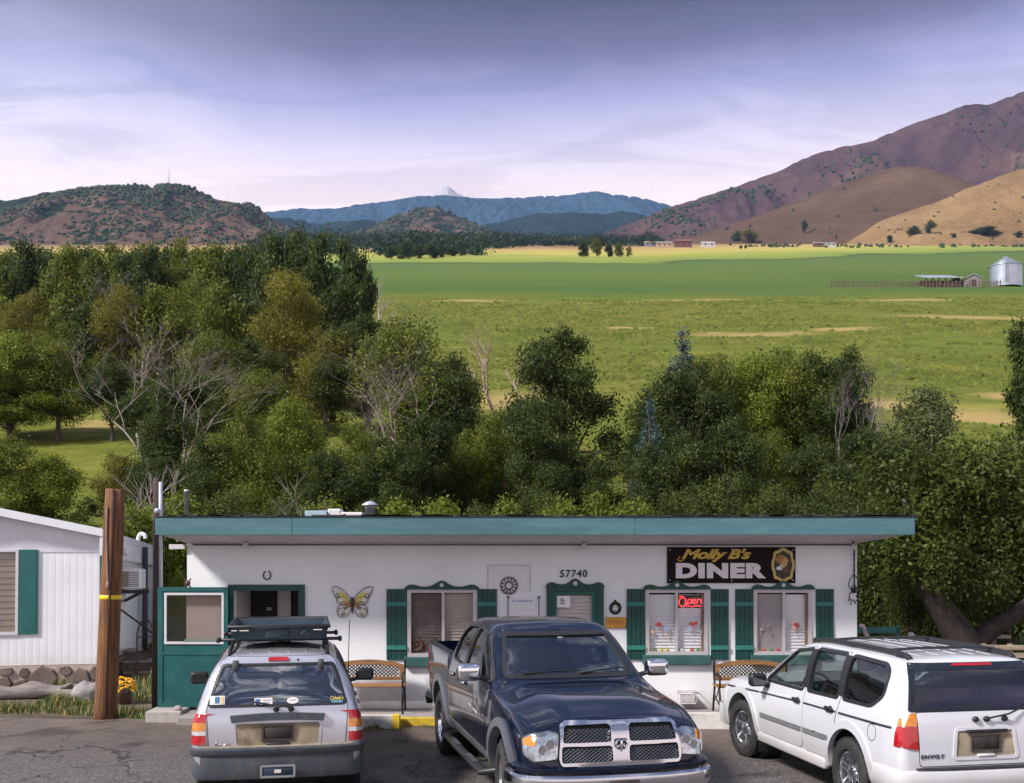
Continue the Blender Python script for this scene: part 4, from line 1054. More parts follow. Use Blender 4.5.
mb = MB(); mb.box(-.02, .012, -.015, .06, .545, zt - .03); mb.build('corner_trim', pm('trim_teal', (.012, .11, .11), .5), TR_)
mb = MB(); panel(mb, rect(wa - .05, wb + .05, wz0 - .06, wz1 + .04), [rect(wa, wb, wz0, wz1)], 'y', -.035, -.001); TW = mb.build('window', trimw, TR_)
mb = MB(); mb.box(wa, wb, .02, .026, wz0, wz1); mb.build('pane', glass('trailer_glass', (.97, .96, .95), .05), TW)
mb = MB(); blinds(mb, wa, wb, wz0, wz1, .07, .115)
mb.build('blind', pm('blind_tan', (.27, .19, .13), .6, var=.25, scale=1.5), TW)
mb = MB(); mb.box(-1.47, -1.13, -.035, -.001, wz0 - .05, wz1 + .045, .004); mb.box(-1.44, -1.16, -.04, -.034, wz0 + .02, wz1 - .03); mb.build('shutter', pm('shutter_teal', (.012, .11, .105), .5, var=.15, scale=3), TR_)
# stone skirting
mb = MB(); mb.box(-W_, .0, -.03, .06, -.3, .53); mb.box(-.06, -.001, .061, L_ * .7, -.4, .50); SK = mb.build('skirting', pm('mortar', (.46, .36, .31), .9, var=.15, scale=8, bump=.5), TR_)
mb = MB(); rg = random.Random(11); x = -2.55
spec_ = [(-2.45, .26, .24, .2), (-2.05, .32, .17, .22), (-1.72, .20, .16, .16), (-1.68, .43, .14, .09), (-1.42, .14, .2, .14), (-1.02, .28, .32, .25), (-.62, .42, .14, .11), (-.66, .17, .13, .14), (-.36, .28, .19, .2), (-.20, .10, .16, .12), (-.1, .36, .09, .14), (-1.36, .40, .10, .10), (-2.2, .06, .16, .08)]
for i, (x, z, rx, rz) in enumerate(spec_):
    n = 7; pl = []
    for k in range(n):
        a = 2 * math.pi * (k + rg.uniform(-.25, .25)) / n; q_ = rg.uniform(.88, 1.08); pl.append((x + rx * q_ * math.cos(a), z + rz * q_ * math.sin(a)))
    d0, d1 = -.07 - rg.uniform(0, .03), -.045
    vs = [(p[0], -.031, p[1]) for p in pl] + [((p[0] - x) * .86 + x, d0, (p[1] - z) * .86 + z) for p in pl]
    mb.add(vs, [tuple(range(n, 2 * n))] + [(k, (k + 1) % n, n + (k + 1) % n, n + k) for k in range(n)])
mb.build('stone', pm('field_stone', (.15, .115, .10), .85, var=.35, scale=3, bump=.6), SK)
def on_side(name, label, cat, y, z, off=.0):
    """thing fixed to the trailer's long side"""
    M = Matrix.Translation(TR_.location) @ TR_.rotation_euler.to_matrix().to_4x4()
    o = thing(name, label, cat, M @ Vector((off, y, z))); o.rotation_euler = TR_.rotation_euler.copy(); return o
AC = on_side('window_air_conditioner', 'white window air conditioner on a black shelf on the trailer side behind the pole', 'air conditioner', 2.7, 2.20)
mb = MB(); mb.box(.0, .45, -.42, .42, -.22, .22, .02); mb.build('casing', pm('ac_white', (.66, .64, .66), .5, var=.06), AC)
mb = MB()
for k in range(9): mb.box(.08 + .0, .40, -.424, -.4205, -.17 + k * .037, -.15 + k * .037)
mb.box(.06, .2, -.427, -.4245, -.18, .16)
mb.build('grille', pm('ac_grille', (.20, .18, .15), .6), AC)
mb = MB(); mb.box(.0, .52, -.46, .46, -.32, -.24); mb.tube([(.40, -.3, -.3), (.02, -.3, -.5)], .018, 5); mb.tube([(.40, .3, -.3), (.02, .3, -.5)], .018, 5); mb.build('shelf_bracket', iron, AC)
MB_ = on_side('meter_box', 'cream coloured box on the trailer side above the air conditioner', 'box', 1.6, 2.42)
mb = MB(); mb.box(0, .12, -.25, .25, -.2, .2, .01); mb.build('box', pm('box_cream', (.55, .45, .36), .6), MB_); mb = MB(); mb.box(.121, .13, -.2, .2, -.15, .15); mb.build('door', pm('box_door', (.5, .41, .33), .6), MB_)
LP = on_side('wall_lamp', 'small white lamp under the trailer eave', 'lamp', 2.0, 2.78, .06)
mb = MB(); mb.box(.02, .06, -.06, .06, .0, .1); mb.build('base', trimw, LP); mb = MB(); mb.blob((.12, 0, -.02), (.07, .07, .09), 10, 7); mb.build('bulb', MATS['lamp_glass'], LP)
GV = on_side('downpipe', 'dark downpipe with a white gooseneck top on the trailer side', 'pipe', 5.4, 0, .10)
mb = MB(); mb.tube([(.05, 0, -.1), (.05, 0, 3.0)], .065, 8); mb.build('pipe', pm('pipe_dark', (.03, .03, .035), .6), GV)
mb = MB(); mb.tube(curve([(-.12, .05, 2.9), (-.12, .05, 3.2), (-.05, .0, 3.32), (.05, -.05, 3.28), (.06, -.05, 3.2)], 5), .05, 8); mb.build('gooseneck', trimw, GV)
# steps, rail, hand truck
ST = on_side('entry_steps', 'weathered wooden steps with a dark tube handrail beside the trailer', 'steps', 2.6, 0, .1)
mb = MB(); gry = pm('step_grey', (.20, .165, .15), .85, var=.3, scale=4, bump=.3)
for k, (z_, a) in enumerate(((.22, .95), (.45, .62), (.68, .3))):
    mb.box(.0, a, -.42, .42, z_ - .05, z_, .006)
mb.build('tread', gry, ST)
mb = MB(); mb.prism([(0, 0), (.9, 0), (.9, .17), (.6, .40), (.3, .63), (0, .63)], 'y', -.40, -.36); mb.prism([(0, 0), (.9, 0), (.9, .17), (.6, .40), (.3, .63), (0, .63)], 'y', .36, .40); mb.build('stringer', pm('step_dark', (.09, .07, .06), .9), ST)
mb = MB(); mb.tube(curve([(-.05, -.46, 1.55), (.5, -.46, 1.12), (.72, -.46, .9), (.76, -.46, .6), (.76, -.46, .0)], 4), .022, 6); mb.build('handrail', iron, ST)
HTm = Matrix.Translation(TR_.location) @ TR_.rotation_euler.to_matrix().to_4x4() @ Vector((.62, 1.75, 0))
HT = thing('hand_truck', 'rusty hand truck leaning against the trailer steps', 'hand truck', (HTm.x, HTm.y, 0.0), R(20)); HT.rotation_euler = (R(-8), 0, R(20))
mb = MB(); rust = pm('rust_red', (.08, .03, .025), .6, .3, var=.4, scale=12)
for s_ in (-1, 1): mb.tube(curve([(s_ * .16, 0, .12), (s_ * .17, 0, .6), (s_ * .16, 0, 1.0), (s_ * .06, 0, 1.25), (0, 0, 1.28)], 5), .018, 6)
for z_ in (.3, .6, .9): mb.tube([(-.16, 0, z_), (.16, 0, z_)], .013, 5)
mb.build('frame', rust, HT)
mb = MB(); mb.box(-.2, .2, -.2, .0, .02, .035); mb.build('toe_plate', rust, HT)
for s_ in (-1, 1):
    mb = MB(); mb.lathe([(.0, -.03), (.09, -.03), (.1, 0), (.09, .03), (0, .03)], (s_ * .2, .06, .105), 'x', 16); mb.build('wheel', iron, HT)

# ------------------------------------------------------------------ utility pole
YP = 17.4
UP = thing('utility_pole', 'thick brown wooden utility pole with a yellow band before the trailer', 'pole', (gx(105, YP), YP, 0))
pw = pm('pole_wood', (.19, .080, .028), .8, var=.75, scale=5, bump=1.0, stretch=(9, 9, .30), stain=(.035, .02, .014), stain_amt=.85, stain_scale=1.6)
tp = gx(115.5, YP) - gx(105, YP); zt_ = gz(489, YP)
mb = MB(); mb.tube([(tp * k / 10 * 1.0, 0, -.1 + (zt_ + .1) * k / 10) for k in range(11)], [.178 - .024 * k / 10 + (.02 if k == 0 else 0) for k in range(11)], 20); mb.build('shaft', pw, UP)
zb_ = gz(597, YP); xx = tp * zb_ / zt_
mb = MB(); mb.lathe([(.168, -.035), (.172, -.033), (.172, .033), (.168, .035)], (xx, 0, zb_), n=20); mb.build('band', pm('band_yellow', (.80, .55, .02), .5), UP)
mb = MB(); mb.tube([(tp * .93 - .06, -.165, zt_ * .92), (tp * .8 - .05, -.168, zt_ * .8), (xx + .02, -.172, zb_ + .25)], .014, 5); mb.blob((xx + .02, -.18, zb_ + .2), (.03, .03, .07), 8, 6); mb.build('ground_wire', pm('wire_pink', (.30, .20, .18), .6), UP)
mb = MB(); mb.tube([(tp * .1 + .045, -.18, .1), (tp + .035, -.155, zt_ - .02)], .018, 5); mb.build('shade_strip', pm('shade_strip_dark', (.045, .022, .015), .8), UP)  # dark strip added for the shading on the pole's darker half

# ------------------------------------------------------------------ verge: log, boulders, flowers, grass
def rough(mb, amp, sc, seed, facet=False):
    out = []
    for p in mb.v:
        q_ = Vector(p) * sc + Vector((seed * 3.1, 0, 0))
        n_ = noise.cell(q_ * .5) * .25 - .1 + noise.noise(q_) * .7 + .35 * noise.noise(q_ * 3.1) if facet else noise.noise(Vector((q_.x * .35, q_.y * 2, q_.z * 2))) + .4 * noise.noise(Vector((q_.x, q_.y * 6, q_.z * 6)))
        d = Vector((0 if not facet else p[0], p[1], p[2] - (0 if not facet else .1))); d = d.normalized() if d.length > 1e-5 else Vector((0, 0, 1))
        out.append(tuple(Vector(p) + d * amp * n_))
    mb.v = out; return mb
LG = thing('driftwood_log', 'grey weathered log lying along the stone skirting', 'log', (gx(35, 19.6), 19.6, .14), R(2))
mb = MB(); pts = [(-2.4 + 3.5 * k / 48, .05 * math.sin(k * .23), .02 * math.sin(k * .43)) for k in range(49)]
mb.tube(pts, [.135 + .018 * math.sin(k * .63) - (.05 if k in (0, 48) else 0) for k in range(49)], 18); mb.tube([(.5, -.05, .08), (.75, -.2, .16)], [.05, .03], 7)
rough(mb, .035, 4.0, 1); mb.build('trunk', pm('driftwood', (.22, .185, .175), .85, var=.4, scale=2.5, bump=.6, stretch=(.5, 7, 7), stain=(.05, .04, .04), stain_amt=.6), LG)
bould = pm('boulder', (.33, .29, .29), .9, var=.3, scale=4, bump=.7, stain=(.14, .11, .1), stain_amt=.5)
for i, (px, Y, r0, lab) in enumerate(((88, 19.3, (.28, .22, .22), 'pale rounded boulder between the log and the utility pole'), (77, 19.9, (.16, .14, .12), 'small grey boulder behind the end of the log'), (97, 19.9, (.14, .12, .13), 'small grey boulder tucked at the skirting corner by the pole'), (178, 17.1, (.07, .05, .045), 'small pale stone at the foot of the green entry screen'))):
    o = rough(MB().blob((0, 0, r0[2] * .7), r0, 26, 18, .0, i), r0[0] * .22, 5.0, i, True).build('boulder', bould); o.location = (gx(px, Y), Y, 0 if px < 150 else .185); tag(o, lab, 'boulder')
FPt = thing('flower_pot', 'pot of bright yellow flowers right of the utility pole', 'plant', (gx(124, 19.0), 19.0, 0))
mb = MB(); mb.lathe([(.0, 0), (.12, 0), (.16, .22), (.17, .24), (.15, .24)], n=16); mb.build('pot', pm('pot_brown', (.10, .06, .05), .8), FPt)
mb = MB(); rg = random.Random(4)
for k in range(90):
    a = rg.uniform(0, 6.28); r0 = .22 * rg.random() ** .5; mb.blob((r0 * math.cos(a), r0 * math.sin(a), .30 + .16 * (1 - (r0 / .22) ** 2) + rg.uniform(-.06, .04)), (.028, .028, .02), 6, 4, .3, k)
mb.build('bloom', pm('bloom_yellow', (.75, .38, .02), .6, var=.3, scale=20), FPt)
mb = MB()
for k in range(120):
    a = rg.uniform(0, 6.28); r0 = .24 * rg.random() ** .5; x, y, z = r0 * math.cos(a), r0 * math.sin(a), .24 + rg.uniform(0, .16); b = rg.uniform(0, 6.28)
    mb.add([(x, y, z), (x + .04 * math.cos(b), y + .04 * math.sin(b), z + .02), (x + .07 * math.cos(b), y + .07 * math.sin(b), z + .01), (x + .04 * math.cos(b + .5), y + .04 * math.sin(b + .5), z)], [(0, 1, 2, 3)])
mb.build('foliage', pm('pot_green', (.03, .07, .02), .7, var=.3), FPt)
def grass_patch(name, label, spots, seed, hmax=.26, dry=.4):
    rg = random.Random(seed); mb = MB()
    for (px, Y, rx, ry, n, hs) in spots:
        for k in range(n):
            a = rg.uniform(0, 6.28); r0 = rg.random() ** .6
            x = gx(px, Y) + rx * r0 * math.cos(a); y = Y + ry * r0 * math.sin(a); h_ = hs * rg.uniform(.4, 1.0) * (1.1 - .6 * r0); b = rg.uniform(0, 6.28); wd = rg.uniform(.004, .009); ln_ = rg.uniform(.1, .5) * h_
            dx, dy = math.cos(b), math.sin(b); px_, py_ = -dy * wd, dx * wd
            z0 = .0
            mb.m = 1 if rg.random() < dry else 0
            mb.add([(x - px_, y - py_, z0), (x + px_, y + py_, z0), (x + dx * ln_ * .35 + px_ * .7, y + dy * ln_ * .35 + py_ * .7, z0 + h_ * .6), (x + dx * ln_ * .35 - px_ * .7, y + dy * ln_ * .35 - py_ * .7, z0 + h_ * .6), (x + dx * ln_, y + dy * ln_, z0 + h_)], [(0, 1, 2, 3), (3, 2, 4)])
    o = mb.build(name, [pm('grass_green', (.055, .13, .025), .7, var=.4, scale=4), pm('grass_dry', (.34, .24, .09), .8, var=.3, scale=4)], fix=False)
    tag(o, label, 'grass', kind='stuff')
grass_patch('grass', 'green and dry grass along the edge of the lot by the trailer and the pole', [(165, 17.45, 1.0, .18, 900, .17), (60, 18.6, .42, .4, 700, .36), (78, 18.5, .5, .3, 500, .24), (30, 18.2, 1.2, .35, 900, .18), (88, 18.0, .5, .3, 500, .2), (62, 19.85, .3, .15, 350, .48), (40, 19.9, .3, .12, 150, .3), (122, 17.9, .6, .3, 500, .2), (-10, 18.4, 1.0, .4, 600, .2), (140, 19.5, .5, .6, 300, .25), (150, 20.5, .5, 1.2, 500, .5)], 5)
grass_patch('weeds', 'sparse weeds growing along the kerb in front of the left bench', [(366, 16.3, .3, .06, 130, .10), (375, 16.33, .12, .05, 90, .16), (395, 16.32, .3, .05, 80, .08), (425, 16.6, .3, .05, 60, .06), (62, 14.9, .35, .1, 60, .05)], 6, dry=.5)
# ================================================================== vehicles
def ring_half(cps, sub):
    """smooth half section through control points, no overshoot"""
    d = [0.0]
    for a, b in zip(cps[:-1], cps[1:]): d.append(d[-1] + max(1e-4, math.hypot(b[0] - a[0], b[1] - a[1])))
    fy = pchip(list(zip(d, [c[0] for c in cps]))); fz = pchip(list(zip(d, [c[1] for c in cps])))
    out = []
    for i in range(len(cps) - 1):
        for k in range(sub[i]): s_ = d[i] + (d[i + 1] - d[i]) * k / sub[i]; out.append((fy(s_), fz(s_)))
    out.append(cps[-1]); return out
class Car:
    SUB = [3, 3, 4, 4, 4, 6, 3, 6]
    def __init__(s, root, rows, xs):
        s.root = root; K = len(rows[0][1])
        s.fy = [pchip([(r[0], r[1][k][0]) for r in rows]) for k in range(K)]
        s.fz = [pchip([(r[0], r[1][k][1]) for r in rows]) for k in range(K)]
        s.K = K; s.xs = xs
        vs, fs = s.shell(xs)
        s.mb = MB().add(vs, fs, True)
        me = s.mb.mesh('body'); bm = bmesh.new(); bm.from_mesh(me); bmesh.ops.recalc_face_normals(bm, faces=bm.faces); bm.to_mesh(me)
        s.bvh = BVHTree.FromBMesh(bm); bm.free(); s.me = me
    def half(s, x): return ring_half([(s.fy[k](x), s.fz[k](x)) for k in range(s.K)], s.SUB)
    def shell(s, xs, inset=0.0, floor=None):
        vs, fs = [], []
        for x in xs:
            h_ = s.half(x)
            if inset:
                top = max(p[1] for p in h_) - inset; o = []
                nlow = sum(1 for p in h_ if p[1] <= floor) ; i = 0
                for (y, z) in h_:
                    if z <= floor: o.append((max(0, y - inset) * (.0 if i == 0 else .55 + .45 * i / max(1, nlow)), floor)); i += 1
                    else: o.append((max(0, y - inset) if y > 1e-6 else 0, max(floor + .001 * (len(o)), min(z, top))))
                h_ = o
            r_ = [(x, y, z) for y, z in h_] + [(x, -y, z) for y, z in h_[-2:0:-1]]
            vs += r_
        m = len(r_)
        for i in range(len(xs) - 1):
            for k in range(m): fs.append((i * m + k, i * m + (k + 1) % m, (i + 1) * m + (k + 1) % m, (i + 1) * m + k))
        fs.append(tuple(range(m))); fs.append(tuple((len(xs) - 1) * m + k for k in range(m - 1, -1, -1)))
        return vs, fs
    def hit(s, axis, p, sign):
        if axis == 'y': o, d = Vector((p[0], sign * 4, p[1])), Vector((0, -sign, 0))
        elif axis == 'x': o, d = Vector((sign * 8, p[0], p[1])), Vector((-sign, 0, 0))
        else: o, d = Vector((p[0], p[1], 6)), Vector((0, 0, -1))
        loc, nrm, idx, dist = s.bvh.ray_cast(o, d)
        if loc is not None and axis == 'y' and abs(loc.y) < .56: loc = None
        if loc is not None and axis == 'x' and sign < 0 and (loc.x > -1.1 or (abs(p[0]) > .7 and p[1] < 1.12 and loc.x > -2.2)): loc = None
        if loc is None:
            loc, nrm, idx, dist = s.bvh.find_nearest(Vector((p[0], sign * .9, p[1])) if axis == 'y' else (Vector((sign * 2.4, p[0], p[1])) if axis == 'x' else Vector((p[0], p[1], 1.6))))
        if nrm.dot(d) > 0: nrm = -nrm
        return loc, nrm
    def patch(s, mb, poly, axis, sign, off, holes=(), step=.06, thick=.012):
        """piece of bodywork, lamp or trim lying on the car's surface"""
        v2, fs = tri_patch(poly, holes, step)
        top, bot = [], []
        for p in v2:
            loc, n = s.hit(axis, p, sign); top.append(loc + n * off); bot.append(loc + n * (off - thick))
        mb.add(top, fs, True)
        B = boundary(fs); ids = sorted({i for e in B for i in e}); ix = {v: k for k, v in enumerate(ids)}; m = len(ids)
        mb.add([top[i] for i in ids] + [bot[i] for i in ids], [(ix[a], ix[b], m + ix[b], m + ix[a]) for a, b in B], False)
        return mb
    def put(s, mb, name, mat, parent=None, sharp=50, label=None):
        o = mb.build(name, mat, parent or s.root, sharp=sharp)
        if label: o['label'] = label
        return o
    def finish(s, mat, cutters):
        ob = link('body', s.me, mat, s.root)
        tmp = []
        for mb in cutters:
            c = mb.build('cut', mat, s.root); tmp.append(c)
            m = ob.modifiers.new('b', 'BOOLEAN'); m.operation = 'DIFFERENCE'; m.solver = 'EXACT'; m.object = c; m.use_self = False
        dg = bpy.context.evaluated_depsgraph_get()
        me = bpy.data.meshes.new_from_object(ob.evaluated_get(dg))
        ob.modifiers.clear(); old = ob.data; ob.data = me; bpy.data.meshes.remove(old)
        me.polygons.foreach_set('use_smooth', [True] * len(me.polygons)); me.set_sharp_from_angle(angle=R(32))
        for c in tmp: d = c.data; bpy.data.objects.remove(c); bpy.data.meshes.remove(d)
        return ob
def rounded(poly, r=.05, n=4):
    out = []; m = len(poly)
    for i in range(m):
        p0, p1, p2 = Vector(poly[i - 1]), Vector(poly[i]), Vector(poly[(i + 1) % m])
        a, b = (p0 - p1), (p2 - p1); ra = min(r, a.length * .45, b.length * .45)
        A, B = p1 + a.normalized() * ra, p1 + b.normalized() * ra
        for k in range(n + 1):
            t1 = k / n; out.append(tuple(A * (1 - t1) ** 2 + p1 * 2 * t1 * (1 - t1) + B * t1 ** 2))
    return out
def grow(poly, d):
    area = sum(poly[i][0] * poly[(i + 1) % len(poly)][1] - poly[(i + 1) % len(poly)][0] * poly[i][1] for i in range(len(poly)))
    sg = 1 if area > 0 else -1; out = []
    m = len(poly)
    for i in range(m):
        a, b, c = Vector(poly[i - 1]), Vector(poly[i]), Vector(poly[(i + 1) % m])
        e1 = (b - a); e2 = (c - b)
        if e1.length < 1e-7: e1 = e2
        if e2.length < 1e-7: e2 = e1
        n1 = Vector((e1.y, -e1.x)).normalized() * sg; n2 = Vector((e2.y, -e2.x)).normalized() * sg
        n = (n1 + n2); n = n.normalized() if n.length > 1e-6 else n1
        out.append(tuple(b + n * d / max(.5, n.dot(n1))))
    return out
def mir(poly): return [(-a, b) for a, b in poly][::-1]
def strip(line, w):
    n = len(line); L, Rr = [], []
    for i in range(n):
        a, b = Vector(line[max(0, i - 1)]), Vector(line[min(n - 1, i + 1)]); t1 = (b - a).normalized(); nn = Vector((-t1.y, t1.x)) * w / 2
        L.append(tuple(Vector(line[i]) + nn)); Rr.append(tuple(Vector(line[i]) - nn))
    return L + Rr[::-1]
rub = pm('tyre_rubber', (.022, .021, .022), .8, var=.25, scale=10, bump=.2, stain=(.10, .085, .07), stain_amt=.35, stain_scale=6)
blackp = pm('black_plastic', (.018, .018, .02), .45, var=.15, scale=12)
greyp = pm('grey_plastic', (.055, .06, .068), .6, var=.2, scale=5, bump=.1, stain=(.16, .14, .12), stain_amt=.3, stain_scale=4)
chrome = pm('chrome', (.80, .80, .82), .06, 1.0, var=.03, scale=5)
alloy = pm('alloy', (.62, .62, .65), .22, .95, var=.05, scale=8)
underb = pm('underbody', (.012, .012, .012), .9)
redl = pm('lamp_red', (.42, .008, .012), .12, var=.25, scale=40, coat=1)
ambl = pm('lamp_amber', (.62, .20, .01), .12, var=.25, scale=40, coat=1)
whl = pm('lamp_white', (.62, .62, .64), .12, .3, var=.3, scale=40, coat=1)
lens = pm('lamp_clear', (.42, .44, .48), .08, .8, var=.6, scale=14, coat=1, bump=.3, bscale=22)
plate_d = pm('plate_dark', (.03, .024, .022), .5, var=.3, scale=14, stain=(.10, .06, .04), stain_amt=.4, stain_scale=9)
plate_f = pm('plate_frame', (.10, .085, .08), .5, .4)
seatm = pm('seat_grey', (.045, .042, .042), .8, var=.2)
cabin = pm('cabin_dark', (.02, .021, .023), .8, var=.2)
tint_d = glass('glass_tinted', (.10, .12, .13), .05)
tint_l = glass('glass_clear', (.62, .78, .72), .05)
tint_w = glass('glass_windscreen', (.14, .22, .23), .15)
seam = pm('seam_black', (.008, .008, .008), .8)

def wheel(root, x, y, r, width, rim, style, sgn, steer=0.0, rim_mat=None):
    """wheel with its axle along y; sgn +1 shows its face towards +y"""
    Wt = bpy.data.objects.new('wheel', None); COL.objects.link(Wt); Wt.parent = root; Wt.location = (x, y, r); Wt.rotation_euler = (0, 0, steer); Wt.empty_display_size = .1
    h = width / 2
    mb = MB(); mb.lathe([(rim, -h * .75), (rim + .02, -h * .95), (r - .05, -h), (r - .012, -h * .80), (r, -h * .6), (r, h * .6), (r - .012, h * .80), (r - .05, h), (rim + .02, h * .95), (rim, h * .75)], (0, 0, 0), 'y', 44, caps=False)
    n = 40
    for k in range(n):
        a = 2 * math.pi * k / n
        for s_ in (-1, 1):
            c0 = Vector((math.cos(a), 0, math.sin(a))); tn = Vector((-math.sin(a), 0, math.cos(a)))
            b = [c0 * (r - .008) + tn * w_ + Vector((0, yy, 0)) for yy in (s_ * h * .38, s_ * h * .80) for w_ in (-.018, .012)]
            t2 = [p + c0 * .014 for p in b]
            mb.add(b + t2, [(4, 5, 7, 6), (0, 1, 5, 4), (2, 6, 7, 3), (0, 4, 6, 2), (1, 3, 7, 5)])
    mb.build('tyre', rub, Wt, sharp=40)
    mb = MB(); f = sgn * h * .72; s1 = sgn
    mb.lathe([(rim, -h * .75), (rim, f), (rim - .022, f + s1 * .006), (rim - .03, f - s1 * .02), (rim - .035, f - s1 * .10), (.06, f - s1 * .13), (0, f - s1 * .13)], (0, 0, 0), 'y', 36, caps=False)
    spk, wd0, wd1 = style
    for k in range(spk):
        a = 2 * math.pi * (k + .25) / spk; c0 = Vector((math.cos(a), 0, math.sin(a))); tn = Vector((-math.sin(a), 0, math.cos(a)))
        sec = []
        for (rad, wv_, yy, th) in ((.02, wd0, f - s1 * .035, .05), (rim * .5, wd0 * .8, f - s1 * .02, .045), (rim * .8, wd1, f - s1 * .012, .045), (rim - .02, wd1 * 1.25, f - s1 * .008, .05)):
            sec.append([c0 * rad - tn * wv_ + Vector((0, yy - s1 * .012, 0)), c0 * rad - tn * wv_ * .55 + Vector((0, yy, 0)), c0 * rad + tn * wv_ * .55 + Vector((0, yy, 0)), c0 * rad + tn * wv_ + Vector((0, yy - s1 * .012, 0)), c0 * rad + tn * wv_ + Vector((0, yy - s1 * th, 0)), c0 * rad - tn * wv_ + Vector((0, yy - s1 * th, 0))])
        vs = [p for q_ in sec for p in q_]; fs = []
        for i in range(3):
            for j in range(6): fs.append((i * 6 + j, i * 6 + (j + 1) % 6, (i + 1) * 6 + (j + 1) % 6, (i + 1) * 6 + j))
        mb.add(vs, fs + [(0, 1, 2, 3, 4, 5), (18, 19, 20, 21, 22, 23)], False)
    mb.lathe([(.075, f - s1 * .05), (.07, f - s1 * .01), (.045, f + s1 * .0), (0, f + s1 * .004)], (0, 0, 0), 'y', 20)
    mb.build('rim', rim_mat or alloy, Wt, sharp=35)
    mb = MB(); mb.lathe([(.0, f - s1 * .128), (rim - .05, f - s1 * .126), (rim - .05, f - s1 * .115), (0, f - s1 * .117)], (0, 0, 0), 'y', 24); mb.build('brake_disc', pm('brake_dark', (.05, .045, .045), .5, .6), Wt)
    return Wt
def wells(xf_, xr_, r, z, yi=.50, yo=1.3):
    mb = MB()
    for x in (xf_, xr_):
        for s_ in (-1, 1): mb.lathe([(0, s_ * yi), (r, s_ * yi), (r, s_ * yo), (0, s_ * yo)], (x, 0, z), 'y', 40)
    return mb
def liners(car, xf_, xr_, r, z):
    mb = MB()
    for x in (xf_, xr_):
        for s_ in (-1, 1):
            pr = [(0, s_ * .505), (r - .004, s_ * .505), (r - .004, s_ * .80)]
            mb.lathe(pr, (x, 0, z), 'y', 32, caps=False)
    return car.put(mb, 'wheel_well', underb)
def arc(cx, cz, r, a0, a1, n=22): return [(cx + r * math.cos(R(a0 + (a1 - a0) * k / n)), cz + r * math.sin(R(a0 + (a1 - a0) * k / n))) for k in range(n + 1)]
def seat(mb, x, y, w=.50, zb=.52, h=.68):
    mb.box(x - .25, x + .25, y - w / 2, y + w / 2, zb, zb + .18, .05, seg=3)
    mb.box(x - .36, x - .20, y - w / 2 + .02, y + w / 2 - .02, zb + .12, zb + h, .06, rot=Matrix.Rotation(R(-14), 3, 'Y'), seg=3)
    mb.box(x - .44, x - .34, y - .13, y + .13, zb + h + .04, zb + h + .22, .04, seg=3)
    mb.tube([(x - .39, y - .06, zb + h - .04), (x - .39, y - .06, zb + h + .08)], .01, 5); mb.tube([(x - .39, y + .06, zb + h - .04), (x - .39, y + .06, zb + h + .08)], .01, 5)
def steering(car, x, y, z):
    mb = MB(); ax = Vector((-.9, 0, .42)).normalized(); u = Vector((0, 1, 0)); v = ax.cross(u)
    mb.tube([Vector((x, y, z)) + (u * math.cos(R(k)) + v * math.sin(R(k))) * .19 for k in range(0, 360, 20)], .017, 6, closed=True)
    for a in (0, 120, 240): mb.tube([(x, y, z), Vector((x, y, z)) + (u * math.cos(R(a + 90)) + v * math.sin(R(a + 90))) * .19], .015, 5)
    mb.blob((x, y, z), .06, 10, 6); mb.tube([(x, y, z), Vector((x, y, z)) - ax * .3], .03, 6)
    car.put(mb, 'steering_wheel', blackp)
def sweep(mb, prof, path, smooth=True):
    """bumper: profile (out, z) along a plan path of (x, y), offset along the path's outer side"""
    n = len(path); vs = []; m = len(prof)
    for i in range(n):
        a, b = Vector(path[max(0, i - 1)]), Vector(path[min(n - 1, i + 1)]); t1 = (b - a).normalized(); nn = Vector((t1.y, -t1.x))
        for (d, z) in prof: vs.append((path[i][0] + nn.x * d, path[i][1] + nn.y * d, z))
    fs = []
    for i in range(n - 1):
        for j in range(m): fs.append((i * m + j, i * m + (j + 1) % m, (i + 1) * m + (j + 1) % m, (i + 1) * m + j))
    fs += [tuple(range(m)), tuple((n - 1) * m + k for k in range(m))]
    return mb.add(vs, fs, smooth)
def smooth_path(pts, n=5): return [(p.x, p.y) for p in curve([(a, b, 0) for a, b in pts], n)]
def door(car, mat, poly, holes, sgn, step=.07):
    mb = MB(); car.patch(mb, grow(poly, .007), 'y', sgn, .0012, step=step, thick=.004, holes=[grow(poly, -.006)]); 
    mb2 = MB(); car.patch(mb2, poly, 'y', sgn, .005, holes=holes, step=step, thick=.012); Dd = car.put(mb2, 'door', mat)
    car.put(mb, 'door_seam', seam, Dd); return Dd
def handle(car, parent, x, z, sgn, mat, L=.2, h=.045):
    loc, n = car.hit('y', (x, z), sgn); mb = MB()
    mb.box(x - L / 2, x + L / 2, loc.y + sgn * .012, loc.y + sgn * .045, z - h / 2, z + h / 2, .014, seg=2); mb.blob((x, loc.y, z - .005), (L * .33, .012, h * .75), 10, 6)
    return car.put(mb, 'handle', mat, parent)
def mirror(car, x, y, z, sgn, mat, face=1, size=(.16, .24, .19)):
    a, b, c_ = size; mb = MB()
    mb.box(x - a / 2, x + a / 2, y - b / 2, y + b / 2, z - c_ / 2, z + c_ / 2, .055, seg=4); Mr = car.put(mb, 'mirror', mat)
    mb = MB(); loc, n = car.hit('y', (x - .02, z - .08), sgn)
    mb.tube([(x, y - sgn * b * .3, z - .05), (x - .01, loc.y - sgn * .02, z - .09)], [.04, .05], 8, squash=.6); car.put(mb, 'mirror_arm', blackp, Mr)
    mb = MB(); mb.box(x - a / 2 - .004, x - a / 2 + .002, y - b / 2 + .03, y + b / 2 - .03, z - c_ / 2 + .03, z + c_ / 2 - .03); car.put(mb, 'mirror_glass', pm('mirror_glass', (.10, .105, .11), .05, .9), Mr)
    return Mr
